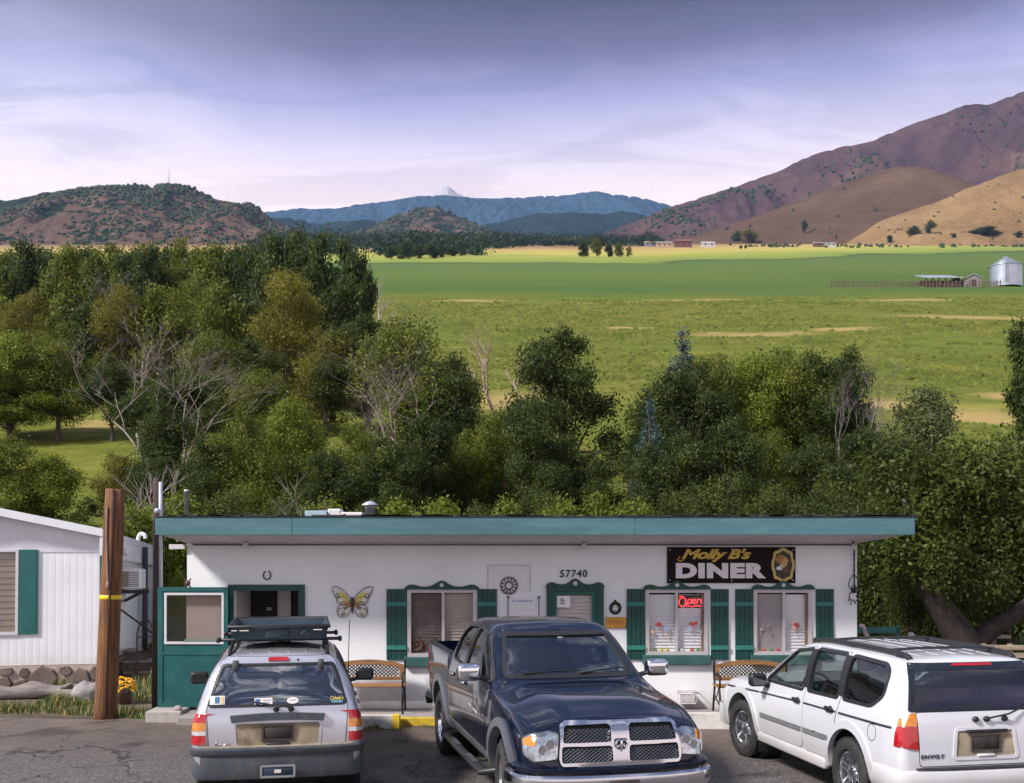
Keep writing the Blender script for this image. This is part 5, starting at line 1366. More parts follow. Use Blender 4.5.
def paint(name, col, metal=.0, rough=.35, dirt=(.16, .13, .10), amt=.5, z0=.45, z1=.75, coat=1.0):
    """car paint with road dust that thins out upwards in patches"""
    t = NT(name); P = t.coords(); sp_ = t.node('ShaderNodeSeparateXYZ'); t.link(P, sp_.inputs[0])
    n = t.noise(P, 3.5, 5, .65)
    zz = t.math('ADD', sp_.outputs['Z'], t.math('MULTIPLY', t.math('SUBTRACT', n, .5), .35))
    k = t.node('ShaderNodeMapRange'); k.inputs['From Min'].default_value = z0; k.inputs['From Max'].default_value = z1; k.inputs['To Min'].default_value = amt; k.inputs['To Max'].default_value = .0
    t.link(zz, k.inputs['Value'])
    c = t.mix(k.outputs[0], col, dirt)
    rr = t.math('ADD', t.math('MULTIPLY', k.outputs[0], .5), rough)
    p = t.bsdf(c, rr, metal, .5 if coat == 1 else .2, coat); t.l.new(t.math('MULTIPLY', t.math('SUBTRACT', 1.0, t.math('MULTIPLY', k.outputs[0], .9)), coat), p.inputs['Coat Weight'])
    return t.m

def linspaces(*segs):
    out = []
    for a, b, n in segs: out += [a + (b - a) * i / n for i in range(n)]
    out.append(segs[-1][1]); return out

# ------------------------------------------------------------------ navy pickup
TK = thing('pickup_truck', 'dark navy crew cab pickup with chrome grille parked in front of the diner door', 'pickup truck', (*TRUCK[:2], .012), R(TRUCK[2]))
rows = [
 (-3.28, [(0, .60), (.74, .60), (.86, .64), (.91, .90), (.915, 1.22), (.905, 1.37), (.88, 1.40), (.6, 1.40), (0, 1.40)]),
 (-3.20, [(0, .58), (.80, .58), (.93, .62), (.965, .90), (.968, 1.24), (.950, 1.385), (.925, 1.412), (.6, 1.412), (0, 1.412)]),
 (-1.47, [(0, .46), (.82, .46), (.95, .52), (1.00, .86), (.985, 1.20), (.955, 1.375), (.93, 1.402), (.6, 1.402), (0, 1.402)]),
 (-1.43, [(0, .45), (.82, .45), (.95, .51), (1.00, .85), (.985, 1.14), (.95, 1.33), (.905, 1.40), (.6, 1.41), (0, 1.41)]),
 (-1.40, [(0, .45), (.82, .45), (.95, .51), (1.00, .85), (.985, 1.13), (.945, 1.33), (.86, 1.49), (.6, 1.50), (0, 1.51)]),
 (-1.24, [(0, .45), (.82, .45), (.95, .51), (1.00, .84), (.98, 1.12), (.94, 1.325), (.715, 1.80), (.58, 1.855), (0, 1.875)]),
 (-1.05, [(0, .45), (.82, .45), (.95, .51), (1.00, .84), (.98, 1.12), (.94, 1.32), (.700, 1.845), (.58, 1.895), (0, 1.915)]),
 (-.50, [(0, .45), (.82, .45), (.95, .51), (1.00, .84), (.98, 1.10), (.94, 1.31), (.695, 1.86), (.57, 1.91), (0, 1.935)]),
 (.05, [(0, .45), (.82, .45), (.95, .51), (1.00, .84), (.98, 1.09), (.94, 1.30), (.695, 1.845), (.57, 1.89), (0, 1.915)]),
 (.26, [(0, .45), (.82, .45), (.95, .51), (1.00, .84), (.98, 1.09), (.94, 1.295), (.71, 1.785), (.58, 1.83), (0, 1.86)]),
 (1.00, [(0, .45), (.82, .45), (.95, .51), (1.00, .84), (.98, 1.06), (.93, 1.27), (.80, 1.345), (.60, 1.385), (0, 1.41)]),
 (1.14, [(0, .45), (.82, .45), (.95, .51), (1.00, .84), (.98, 1.06), (.93, 1.25), (.80, 1.297), (.50, 1.327), (0, 1.337)]),
 (1.24, [(0, .45), (.82, .45), (.95, .51), (1.00, .84), (.985, 1.05), (.93, 1.235), (.80, 1.268), (.45, 1.325), (0, 1.331)]),
 (2.00, [(0, .45), (.82, .45), (.95, .51), (1.005, .84), (.985, 1.01), (.92, 1.16), (.79, 1.195), (.42, 1.268), (0, 1.275)]),
 (2.36, [(0, .44), (.80, .44), (.92, .52), (.965, .80), (.95, .98), (.885, 1.085), (.76, 1.125), (.40, 1.195), (0, 1.20)]),
 (2.50, [(0, .44), (.78, .44), (.88, .52), (.925, .78), (.905, .95), (.84, 1.045), (.70, 1.09), (.38, 1.165), (0, 1.17)]),
 (2.60, [(0, .46), (.74, .46), (.82, .54), (.86, .76), (.84, .90), (.76, .985), (.62, 1.03), (.36, 1.09), (0, 1.095)]),
 (2.645, [(0, .48), (.70, .48), (.76, .56), (.80, .70), (.77, .80), (.69, .86), (.55, .90), (.34, .94), (0, .945)]),
 (2.67, [(0, .52), (.6, .52), (.66, .56), (.68, .62), (.66, .68), (.60, .72), (.5, .74), (.3, .76), (0, .765)]),
]
TK.scale = (1, .97, 1)
navy = paint('paint_navy', (.0010, .0042, .0165), .0, .22, amt=.30, z0=.40, z1=.72, coat=.75)
C = Car(TK, rows, linspaces((-3.28, -3.20, 3), (-3.20, -1.47, 20), (-1.47, -1.24, 10), (-1.24, .05, 18), (.05, .30, 5), (.30, 1.0, 14), (1.0, 1.24, 6), (1.24, 2.36, 18), (2.36, 2.6, 8), (2.6, 2.67, 6)))
fw = rounded([(.90, 1.335), (.22, 1.775), (-.40, 1.82), (-.44, 1.345)], .04)
rw = rounded([(-.55, 1.35), (-.51, 1.825), (-1.02, 1.795), (-1.20, 1.63), (-1.26, 1.38)], .05)
ws = rounded([(-.74, 1.395), (.74, 1.395), (.62, 1.79), (-.62, 1.79)], .04); bw = rounded([(-.62, 1.46), (.62, 1.46), (.54, 1.78), (-.54, 1.78)], .05)
cav = MB().add(*C.shell(linspaces((-1.30, 1.0, 30)), .05, .60))
c1 = MB(); c1.prism(fw, 'y', -1.5, 1.5); c1.prism(rw, 'y', -1.5, 1.5)
c2 = MB(); c2.prism(ws, 'x', .05, 2.2); c2.prism(bw, 'x', -2.2, -1.12)
c3 = MB(); c3.box(-3.21, -1.50, -.86, .86, .93, 1.8)
C.finish(navy, [cav, wells(1.785, -2.02, .52, .47), c1, c2, c3])
liners(C, 1.785, -2.02, .52, .47)
mb = MB(); mb.box(-3.20, -1.505, -.855, .855, .915, .93); C.put(mb, 'bed_floor', pm('bed_liner', (.025, .026, .028), .8, bump=.3), None)

for s_ in (1, -1):
    d1 = rounded([(1.02, 1.20), (.98, .62), (.94, .56), (-.46, .56), (-.50, .62), (-.50, 1.24), (-.46, 1.845), (.12, 1.83), (.92, 1.35)], .04, 3)
    d2 = rounded([(-.51, .60), (-.55, .56), (-1.10, .56), (-1.22, .80), (-1.32, 1.0), (-1.35, 1.34), (-1.22, 1.70), (-1.06, 1.83), (-.47, 1.845), (-.51, 1.24)], .04, 3)
    A = door(C, navy, d1, [fw], s_); B = door(C, navy, d2, [rw], s_)
    handle(C, A, -.34, 1.17, s_, chrome); handle(C, B, -1.10, 1.19, s_, chrome)
    for dd, wp, par in ((fw, fw, A), (rw, rw, B)):
        mb = MB(); C.patch(mb, grow(wp, .022), 'y', s_, .007, [grow(wp, -.006)], step=.05, thick=.02); C.put(mb, 'window_seal', blackp, par)
        mb = MB(); C.patch(mb, grow(wp, .008), 'y', s_, -.014, step=.08, thick=.004); C.put(mb, 'pane', tint_d if wp is rw else glass('glass_side', (.30, .36, .36), .10), par)
    mb = MB(); C.patch(mb, rounded([(.62, .93), (.10, .97), (.10, 1.0), (.62, .965)], .01), 'y', s_, .010, step=.05); C.put(mb, 'emblem', chrome, A)
    mb = MB(); mb.box(-3.22, -1.50, s_ * .862, s_ * .925, 1.404, 1.418, .004); C.put(mb, 'bed_rail', blackp)
    for (cx_, nm) in ((1.785, 0), (-2.02, 1)):
        mb = MB(); ow, iw = arc(cx_, .47, .605, -8, 188), arc(cx_, .47, .515, -8, 188)
        C.patch(mb, ow + iw[::-1], 'y', s_, .035, step=.045, thick=.10); C.put(mb, 'wheel_arch', pm('arch_silver', (.24, .25, .28), .35, .6, var=.08, stain=(.14, .12, .10), stain_amt=.4), None)
    mb = MB(); C.patch(mb, rounded([(1.20, .48), (-1.42, .48), (-1.42, .62), (1.20, .60)], .02), 'y', s_, .012, step=.08, thick=.02); C.put(mb, 'sill_cladding', MATS['arch_silver'])
    mb = MB(); mb.tube([(1.15, s_ * .86, .42), (1.08, s_ * 1.04, .39), (-1.20, s_ * 1.04, .39), (-1.27, s_ * .86, .42)], .055, 10, squash=.7); Sb = C.put(mb, 'running_board', blackp)
    for xa_ in (.25, -.8):
        mb = MB(); mb.box(xa_, xa_ + .5, s_ * 1.01, s_ * 1.07, .43, .435); C.put(mb, 'step_pad', greyp, Sb)
    mirror(C, .73, s_ * 1.13, 1.42, s_, chrome, size=(.17, .27, .19))
    hl = rounded([(.635, .815), (.605, 1.04), (.70, 1.055), (.86, 1.02), (.92, .99), (.92, .84), (.85, .795)], .025, 3); hl = hl if s_ > 0 else mir(hl)
    mb = MB(); C.patch(mb, grow(hl, .012), 'x', 1, .006, step=.05, thick=.03); HLp = C.put(mb, 'headlight', blackp)
    mb = MB(); C.patch(mb, hl, 'x', 1, .014, step=.04, thick=.02); C.put(mb, 'lens', lens, HLp)
    am = rounded([(.825, .93), (.825, 1.022), (.912, .985), (.912, .93)], .015, 2); am = am if s_ > 0 else mir(am)
    mb = MB(); C.patch(mb, am, 'x', 1, .020, step=.03, thick=.012); C.put(mb, 'indicator', ambl, HLp)
    for (yy, zz, r0) in ((.70, .945, .05), (.775, .90, .045)):
        loc, n = C.hit('x', (s_ * yy, zz), 1); mb = MB(); mb.lathe([(0, .0), (r0 * .4, .004), (r0, .03), (r0 * 1.1, .026)], (loc.x - .002, loc.y, loc.z), 'x', 18); C.put(mb, 'reflector', chrome, HLp)
    mb = MB(); tl = [(-3.26, .98), (-3.26, 1.30), (-3.18, 1.30), (-3.18, .98)]; C.patch(mb, rounded(tl, .02), 'y', s_, .008, step=.04); C.put(mb, 'tail_light', redl)
    # seams of the hood and the bed
    mb = MB(); C.patch(mb, strip([(1.15, s_ * .83), (1.8, s_ * .82), (2.3, s_ * .80), (2.47, s_ * .74)], .010), 'z', 1, .0015, step=.06, thick=.003); C.put(mb, 'hood_seam', seam)
    mb = MB(); C.patch(mb, strip([(-1.415, .60), (-1.415, 1.36)], .012), 'y', s_, .0015, step=.06, thick=.003); C.put(mb, 'bed_seam', seam)
    for x in (1.785, -2.02): wheel(TK, x, s_ * .875, .425, .27, .275, (5, .052, .048), s_, R(-7) if x > 0 else 0, chrome)
mb = MB(); C.patch(mb, grow(ws, .03), 'x', 1, .006, [grow(ws, -.012)], step=.06, thick=.02); WSf = C.put(mb, 'windscreen', blackp)
mb = MB(); C.patch(mb, grow(ws, .008), 'x', 1, -.012, step=.08, thick=.005); C.put(mb, 'pane', tint_w, WSf)
mb = MB(); C.patch(mb, grow(bw, .008), 'x', -1, -.012, step=.1, thick=.005); C.put(mb, 'rear_pane', tint_d)
mb = MB()
for a, b in (((-.55, 1.40), (.12, 1.425)), ((.10, 1.395), (.66, 1.435))):
    l1, n1_ = C.hit('x', a, 1); l2, n2_ = C.hit('x', b, 1); mb.tube([l1 + n1_ * .02, (l1 + l2) / 2 + n1_ * .025, l2 + n2_ * .018], .009, 5)
C.put(mb, 'wiper', blackp, WSf)
mb = MB(); loc, n = C.hit('x', (.04, 1.74), 1); mb.box(loc.x - .07, loc.x - .05, .00, .07, 1.695, 1.76, .004); C.put(mb, 'windscreen_tag', pm('tag_white', (.7, .62, .62), .6), WSf)
# grille: chrome cross frame with honeycomb behind
fx_ = lambda y, z: C.hit('x', (y, z), 1)[0].x
gf = rounded([(-.60, .745), (.60, .745), (.625, .82), (.585, 1.085), (.52, 1.125), (-.52, 1.125), (-.585, 1.085), (-.625, .82)], .03, 4)
gh = []
for s_ in (1, -1):
    q1 = rounded([(.092, .952), (.580, .952), (.54, 1.090), (.092, 1.096)], .03, 3); q2 = rounded([(.082, .775), (.598, .775), (.59, .922), (.088, .922)], .03, 3)
    for q_ in (q1, q2): gh.append(q_ if s_ > 0 else mir(q_))
mb = MB(); C.patch(mb, gf, 'x', 1, .050, gh, step=.035, thick=.055); GR = C.put(mb, 'grille', pm('grille_chrome', (.64, .64, .67), .14, 1.0, var=.05, scale=5), sharp=40)
mb = MB(); C.patch(mb, grow(gf, -.02), 'x', 1, .008, step=.05, thick=.004); C.put(mb, 'grille_backing', seam, GR)
for q_ in gh:
    mb = MB(); ys_ = [p[0] for p in q_]; zs_ = [p[1] for p in q_]; st_ = .046
    for s2 in (1, -1):
        k = min(ys_) - .3
        while k < max(ys_) + .3:
            prev = None
            for i in range(13):
                z = min(zs_) + (max(zs_) - min(zs_)) * i / 12; y = k + s2 * (z - min(zs_)) * 1.5
                if inside((y, z), q_): 
                    p = Vector((fx_(y, z) + .034 + .002 * s2, y, z))
                    if prev is not None: mb.tube([prev, p], .0052, 4, caps=False)
                    prev = p
                else: prev = None
            k += st_
    C.put(mb, 'honeycomb', pm('grille_silver', (.16, .165, .18), .3, .9), GR)
ex = fx_(0, .94) + .052
mb = MB(); sh = rounded([(-.06, .995), (.06, .995), (.068, .945), (.034, .88), (0, .855), (-.034, .88), (-.068, .945)], .02); mb.prism(sh, 'x', ex - .002, ex + .006); EM = C.put(mb, 'emblem', pm('emblem_dark', (.05, .05, .055), .4, .6), GR)
mb = MB()
for s_ in (1, -1):
    mb.tube(curve([(ex + .012, s_ * .008, .98), (ex + .016, s_ * .042, .977), (ex + .018, s_ * .058, .942), (ex + .016, s_ * .040, .91), (ex + .014, s_ * .026, .93), (ex + .014, s_ * .034, .945)], 4), [.012 - .0003 * k for k in range(21)], 6)
mb.tube([(ex + .012, 0, .975), (ex + .02, 0, .93), (ex + .014, 0, .875)], [.014, .018, .010], 8); C.put(mb, 'ram_head', chrome, EM)
# bumper
path = smooth_path([(2.20, -1.00), (2.45, -.985), (2.62, -.86), (2.72, -.5), (2.745, 0), (2.72, .5), (2.62, .86), (2.45, .985), (2.20, 1.00)], 6)
mb = MB(); sweep(mb, [(-.06, .66), (.02, .665), (.045, .645), (.055, .58), (.045, .50), (.0, .44), (-.06, .43)], path); BP = C.put(mb, 'bumper', MATS['grille_chrome'], sharp=40)
mb = MB(); sweep(mb, [(-.10, .745), (-.01, .745), (.014, .725), (.014, .685), (-.08, .672)], path); C.put(mb, 'bumper_cap', navy, BP)
mb = MB(); sweep(mb, [(-.04, .445), (.02, .44), (.01, .33), (-.05, .30)], path[8:-8]); C.put(mb, 'air_dam', blackp, BP)
mb = MB(); mb.box(2.80, 2.812, -.155, .155, .49, .62, .004); PLt = C.put(mb, 'number_plate', plate_d, BP)
mb = MB(); sweep(mb, [(-.06, .70), (.03, .70), (.05, .62), (.03, .52), (-.06, .52)], smooth_path([(-3.12, .98), (-3.31, .92), (-3.37, .4), (-3.37, -.4), (-3.31, -.92), (-3.12, -.98)], 5)); C.put(mb, 'rear_bumper', chrome)
mb = MB(); mb.box(.62, .98, -.74, .74, .62, 1.20, .06, seg=3); C.put(mb, 'dashboard', cabin)
mb = MB(); seat(mb, -.15, .38, zb=.66); seat(mb, -.15, -.38, zb=.66); mb.box(-1.15, -.72, -.7, .7, .66, .84, .05); mb.box(-1.24, -1.08, -.7, .7, .8, 1.42, .05); C.put(mb, 'seats', seatm)
steering(C, .45, .38, 1.17)

# ------------------------------------------------------------------ white SUV
EV = thing('white_suv', 'white SUV with black roof rails and pinstripe parked at the right before the corner windows', 'SUV', (*ENVOY[:2], .012), R(ENVOY[2]))
rows = [
 (-2.46, [(0, .40), (.70, .40), (.80, .42), (.84, .50), (.83, .58), (.81, .62), (.7, .635), (.5, .64), (0, .64)]),
 (-2.44, [(0, .36), (.74, .36), (.84, .40), (.88, .58), (.87, .74), (.855, .86), (.72, .90), (.5, .90), (0, .90)]),
 (-2.415, [(0, .34), (.76, .34), (.86, .38), (.905, .60), (.895, .84), (.865, 1.00), (.745, 1.08), (.5, 1.10), (0, 1.11)]),
 (-2.385, [(0, .33), (.77, .33), (.875, .38), (.918, .62), (.912, .90), (.875, 1.06), (.765, 1.15), (.5, 1.17), (0, 1.18)]),
 (-2.22, [(0, .32), (.79, .32), (.90, .38), (.940, .66), (.930, .96), (.895, 1.12), (.690, 1.58), (.52, 1.625), (0, 1.64)]),
 (-2.15, [(0, .32), (.79, .32), (.905, .38), (.945, .66), (.935, .96), (.900, 1.12), (.675, 1.655), (.53, 1.70), (0, 1.72)]),
 (-2.00, [(0, .32), (.79, .32), (.905, .38), (.945, .66), (.937, .96), (.903, 1.12), (.672, 1.675), (.54, 1.715), (0, 1.745)]),
 (-1.20, [(0, .31), (.79, .31), (.905, .37), (.945, .66), (.938, .95), (.905, 1.11), (.680, 1.70), (.55, 1.735), (0, 1.77)]),
 (-.50, [(0, .31), (.79, .31), (.905, .37), (.945, .66), (.938, .94), (.905, 1.09), (.680, 1.70), (.55, 1.735), (0, 1.765)]),
 (.02, [(0, .31), (.79, .31), (.905, .37), (.945, .66), (.938, .93), (.905, 1.07), (.680, 1.665), (.55, 1.70), (0, 1.73)]),
 (.22, [(0, .31), (.79, .31), (.905, .37), (.945, .66), (.938, .93), (.905, 1.065), (.690, 1.595), (.56, 1.63), (0, 1.66)]),
 (.98, [(0, .31), (.79, .31), (.905, .37), (.945, .66), (.935, .91), (.895, 1.04), (.780, 1.125), (.60, 1.155), (0, 1.18)]),
 (1.12, [(0, .31), (.79, .31), (.905, .37), (.945, .66), (.935, .91), (.890, 1.025), (.775, 1.075), (.50, 1.105), (0, 1.115)]),
 (1.90, [(0, .31), (.79, .31), (.900, .37), (.945, .66), (.930, .86), (.870, .97), (.750, 1.01), (.45, 1.04), (0, 1.05)]),
 (2.16, [(0, .31), (.76, .31), (.86, .38), (.895, .64), (.875, .82), (.80, .91), (.67, .955), (.40, .985), (0, .99)]),
 (2.28, [(0, .32), (.70, .32), (.78, .40), (.81, .62), (.79, .74), (.72, .82), (.58, .86), (.35, .88), (0, .885)]),
 (2.34, [(0, .36), (.58, .36), (.64, .44), (.66, .56), (.64, .62), (.58, .66), (.48, .68), (.3, .69), (0, .695)]),
]
LOW = lambda z: z if z < 1.15 else 1.15 + (z - 1.15) * .90
MZ = lambda pl: [(a, LOW(b)) for a, b in pl]
rows = [(x, MZ(c_)) for x, c_ in rows]
whitep = paint('paint_white', (.60, .605, .645), .0, .3, dirt=(.30, .25, .20), amt=.45, z0=.36, z1=.72)
C = Car(EV, rows, linspaces((-2.46, -2.385, 8), (-2.385, -2.22, 7), (-2.22, -2.0, 6), (-2.0, .02, 30), (.02, .24, 5), (.24, .98, 14), (.98, 1.12, 4), (1.12, 2.16, 16), (2.16, 2.34, 8)))
fw = rounded(MZ([(.74, 1.115), (.16, 1.560), (-.26, 1.625), (-.30, 1.125)]), .04)
rw = rounded(MZ([(-.42, 1.13), (-.38, 1.635), (-1.06, 1.64), (-1.14, 1.145)]), .04)
qw = rounded(MZ([(-1.25, 1.15), (-1.19, 1.64), (-1.88, 1.615), (-2.00, 1.54), (-2.02, 1.30), (-1.84, 1.16)]), .06)
rg_ = rounded(MZ([(-.735, 1.185), (.735, 1.185), (.645, 1.60), (-.645, 1.60)]), .05); ws = rounded(MZ([(-.72, 1.165), (.72, 1.165), (.60, 1.60), (-.60, 1.60)]), .04)
cav = MB().add(*C.shell(linspaces((-2.16, .92, 34)), .045, .55))
c1 = MB(); [c1.prism(p, 'y', -1.5, 1.5) for p in (fw, rw, qw)]
c2 = MB(); c2.prism(rg_, 'x', -2.9, -2.05); c2.prism(ws, 'x', -.1, 2.0)
C.finish(whitep, [cav, wells(1.435, -1.435, .45, .40), c1, c2]); liners(C, 1.435, -1.435, .45, .40)
for s_ in (1, -1):
    d1 = rounded(MZ([(.86, 1.05), (.84, .50), (.80, .44), (-.30, .44), (-.36, .50), (-.36, 1.10), (-.32, 1.665), (.10, 1.625), (.80, 1.10)]), .04, 3)
    d2 = rounded(MZ([(-.37, .50), (-.41, .44), (-.90, .44), (-1.02, .62), (-1.12, .80), (-1.20, 1.11), (-1.12, 1.675), (-.33, 1.675), (-.37, 1.10)]), .04, 3)
    A = door(C, whitep, d1, [fw], s_); B = door(C, whitep, d2, [rw], s_)
    handle(C, A, -.22, .985, s_, blackp, .17, .055); handle(C, B, -1.03, 1.00, s_, blackp, .17, .055)
    for wp, par, gm in ((fw, A, tint_l), (rw, B, glass('glass_rear_door', (.22, .27, .26), .06)), (qw, None, tint_d)):
        mb = MB(); C.patch(mb, grow(wp, .03), 'y', s_, .008, [grow(wp, -.006)], step=.05, thick=.02); Sl = C.put(mb, 'window_seal', blackp, par)
        mb = MB(); C.patch(mb, grow(wp, .008), 'y', s_, -.012, step=.08, thick=.004); C.put(mb, 'pane', gm, par or Sl)
    mb = MB(); C.patch(mb, [(-.31, 1.15), (-.27, LOW(1.635)), (-.37, LOW(1.64)), (-.41, 1.15)], 'y', s_, .0095, step=.05, thick=.004); C.put(mb, 'pillar_cover', blackp); mb = MB(); C.patch(mb, [(-1.15, 1.165), (-1.08, LOW(1.645)), (-1.18, LOW(1.645)), (-1.24, 1.165)], 'y', s_, .0095, step=.05, thick=.004); C.put(mb, 'pillar_cover', blackp)
    for seg_ in (((-.30, .970), (.84, .935)), ((.87, .934), (1.95, .885)), ((-.38, .972), (-1.16, .985)), ((-1.22, .986), (-2.28, 1.0))):
        mb = MB(); C.patch(mb, strip(list(seg_), .022), 'y', s_, .007, step=.06, thick=.004); C.put(mb, 'pinstripe', pm('stripe_dark', (.03, .035, .05), .4), None)
    for seg_ in (((-.34, .665), (.80, .655)), ((-.40, .667), (-1.02, .672))):
        mb = MB(); C.patch(mb, strip(list(seg_), .055), 'y', s_, .018, step=.05, thick=.016); C.put(mb, 'side_moulding', pm('moulding_grey', (.16, .16, .17), .6), None)
    for cx_ in (1.435, -1.435):
        mb = MB(); ow, iw = arc(cx_, .40, .535, -4, 184), arc(cx_, .40, .445, -4, 184); C.patch(mb, ow + iw[::-1], 'y', s_, .018, step=.05, thick=.06); C.put(mb, 'wheel_arch', whitep)
    mb = MB(); mb.box(-.92, .90, s_ * .86, s_ * .955, .30, .43, .03, seg=2); C.put(mb, 'sill', whitep)
    
    mirror(C, .64, s_ * 1.06, 1.12, s_, blackp, size=(.13, .23, .17))
    # tail lamp: rear face and its wrap on the flank
    for (pl, mt, nm) in (([(.735, 1.03), (.735, 1.155), (.79, 1.145), (.86, 1.03)], ambl, 'indicator'), ([(.735, .80), (.735, 1.026), (.862, 1.026), (.895, .96), (.895, .83)], redl, 'tail_light')):
        pl = rounded(pl, .015, 2); pl = pl if s_ > 0 else mir(pl)
        mb = MB(); C.patch(mb, pl, 'x', -1, .014, step=.03, thick=.03); TLo = C.put(mb, nm, mt)
    for (pl, mt, nm) in (([(-2.34, .83), (-2.41, .83), (-2.41, 1.02), (-2.355, 1.02)], redl, 'tail_light_wrap'), ([(-2.355, 1.026), (-2.395, 1.026), (-2.375, 1.10), (-2.352, 1.10)], ambl, 'indicator_wrap')):
        mb = MB(); C.patch(mb, pl, 'y', s_, .014, step=.025, thick=.02); C.put(mb, nm, mt, TLo)
    mb = MB(); rl = [(x, s_ * (.585 + .0 * x), None) for x in (.02, -.3, -.9, -1.5, -1.95, -2.06)]
    pts = []
    for i, (x, y, _) in enumerate(rl): pts.append(Vector((x, y, C.hit('z', (x, y), 1)[0].z + (.0 if i in (0, 5) else .03))))
    mb.tube(curve(pts, 5), .034, 8, squash=.9)
    for x in (-.05, -.9, -1.9): zz = C.hit('z', (x, s_ * .585), 1)[0].z; mb.box(x - .08, x + .08, s_ * .555, s_ * .615, zz - .01, zz + .05, .012)
    C.put(mb, 'roof_rail', blackp)
    for x in (-1.0, .9):
        mb = MB(); mb.box(x - 1.0 if x < 0 else x + .045, x - .99 if x < 0 else x + .055, s_ * .72, s_ * .90, .15, .40); C.put(mb, 'mud_flap', blackp)
    for x in (1.435, -1.435): wheel(EV, x, s_ * .83, .375, .24, .232, (6, .050, .040), s_, R(6) if x > 0 else 0)
for x in (-.55, -1.72):
    zz = C.hit('z', (x, .58), 1)[0].z + .05; mb = MB(); mb.tube([(x, -.60, zz), (x, -.3, zz + .015), (x, .3, zz + .015), (x, .60, zz)], .022, 8, squash=.7); C.put(mb, 'cross_bar', blackp)
mb = MB()
for k in range(5):
    y = -.4 + k * .2; C.patch(mb, strip([(-1.95, y), (-.2, y)], .022), 'z', 1, .003, step=.1, thick=.004)
C.put(mb, 'roof_rib', whitep)
frm = rounded(MZ([(-.80, 1.165), (.80, 1.165), (.70, 1.60), (.665, 1.675), (-.665, 1.675), (-.70, 1.60)]), .03)
mb = MB(); C.patch(mb, frm, 'x', -1, .008, [grow(rg_, -.006)], step=.05, thick=.03); RW = C.put(mb, 'rear_window', pm('spoiler_black', (.012, .016, .024), .2, coat=.6), None)
mb = MB(); C.patch(mb, grow(rg_, .008), 'x', -1, -.008, step=.08, thick=.004); C.put(mb, 'pane', glass('glass_rear', (.05, .06, .075), .24), RW)
mb = MB(); C.patch(mb, rounded(MZ([(-.23, 1.638), (.23, 1.638), (.22, 1.662), (-.22, 1.662)]), .01), 'x', -1, .016, step=.04); C.put(mb, 'brake_light', redl, RW)
# tailgate, plate recess, badge, wiper
mb = MB(); tg = rounded([(-.715, .64), (.715, .64), (.725, 1.155), (-.725, 1.155)], .03); pr = rounded([(-.355, .700), (.355, .700), (.32, .995), (-.32, .995)], .04)
C.patch(mb, tg, 'x', -1, .006, [pr], step=.07, thick=.014); TG = C.put(mb, 'tailgate', whitep)
mb = MB(); C.patch(mb, grow(tg, .008), 'x', -1, .001, [grow(tg, -.006)], step=.07, thick=.004); C.put(mb, 'tailgate_seam', seam, TG)
mb = MB(); C.patch(mb, grow(pr, .012), 'x', -1, .014, [grow(pr, -.022)], step=.05, thick=.012); C.put(mb, 'recess_rim', whitep, TG)
mb = MB(); C.patch(mb, grow(pr, -.01), 'x', -1, .002, step=.08, thick=.003); C.put(mb, 'recess', pm('recess_dusty', (.34, .28, .20), .7, var=.3, scale=6, stain=(.08, .06, .04), stain_amt=.8, stain_scale=5), TG)
xx = C.hit('x', (0, .85), -1)[0].x
mb = MB(); mb.box(xx - .014, xx - .004, -.155, .155, .775, .935, .004); Pp = C.put(mb, 'number_plate', plate_d, TG)
mb = MB(); panel(mb, rect(-.165, .165, .765, .945), [rect(-.148, .148, .785, .925)], 'x', xx - .02, xx - .013); C.put(mb, 'plate_frame', plate_f, Pp)
mb = MB(); mb.box(xx - .03, xx - .003, -.24, .22, .955, .985, .008); C.put(mb, 'lamp_strip', blackp, TG)
mb = MB(); mb.box(xx - .035, xx - .004, -.10, .10, .715, .745, .01); C.put(mb, 'latch', whitep, TG)
tm = text_mb('ENVOY', .1, .0006, .10, .008, width=.25, height=.040, spacing=1.3)
xb = C.hit('x', (.58, .735), -1)[0].x; tm.xf(Matrix.Translation((xb - .012, .585, .735)) @ Matrix.Rotation(R(-90), 4, 'Z')); C.put(tm, 'badge', pm('badge_navy', (.03, .035, .06), .3, .5), TG)
mb = MB(); mb.box(xb - .014, xb - .004, -.655, -.545, .717, .753, .004); C.put(mb, 'badge', MATS['badge_navy'], TG)
mb = MB(); zz = 1.075; xx = C.hit('x', (0, zz), -1)[0].x
for y in (.10, -.02, -.22): mb.blob((xx - .02, y, zz + .01), (.03, .035, .03), 10, 7)
mb.tube([(xx - .03, .02, zz + .01), (xx - .05, -.25, zz + .06), (xx + .02, -.55, 1.235)], .010, 5); C.put(mb, 'wiper', blackp, TG)
path = smooth_path([(-1.98, .955), (-2.30, .955), (-2.455, .86), (-2.515, .5), (-2.525, 0), (-2.515, -.5), (-2.455, -.86), (-2.30, -.955), (-1.98, -.955)], 6)
mb = MB(); sweep(mb, [(-.06, .60), (-.005, .60), (.012, .58), (.012, .46), (-.012, .36), (-.08, .32)], path); BP = C.put(mb, 'bumper', whitep)
mb = MB(); sweep(mb, [(-.07, .625), (-.02, .625), (.006, .614), (-.07, .60)], path[14:-14]); C.put(mb, 'bumper_step', blackp, BP)
mb = MB(); sweep(mb, [(-.05, .62), (.03, .62), (.04, .50), (.02, .36), (-.05, .32)], smooth_path([(1.98, -.94), (2.20, -.90), (2.34, -.6), (2.38, 0), (2.34, .6), (2.20, .90), (1.98, .94)], 6)); C.put(mb, 'front_bumper', whitep)
loc, n = C.hit('y', (-1.93, .90), 1)
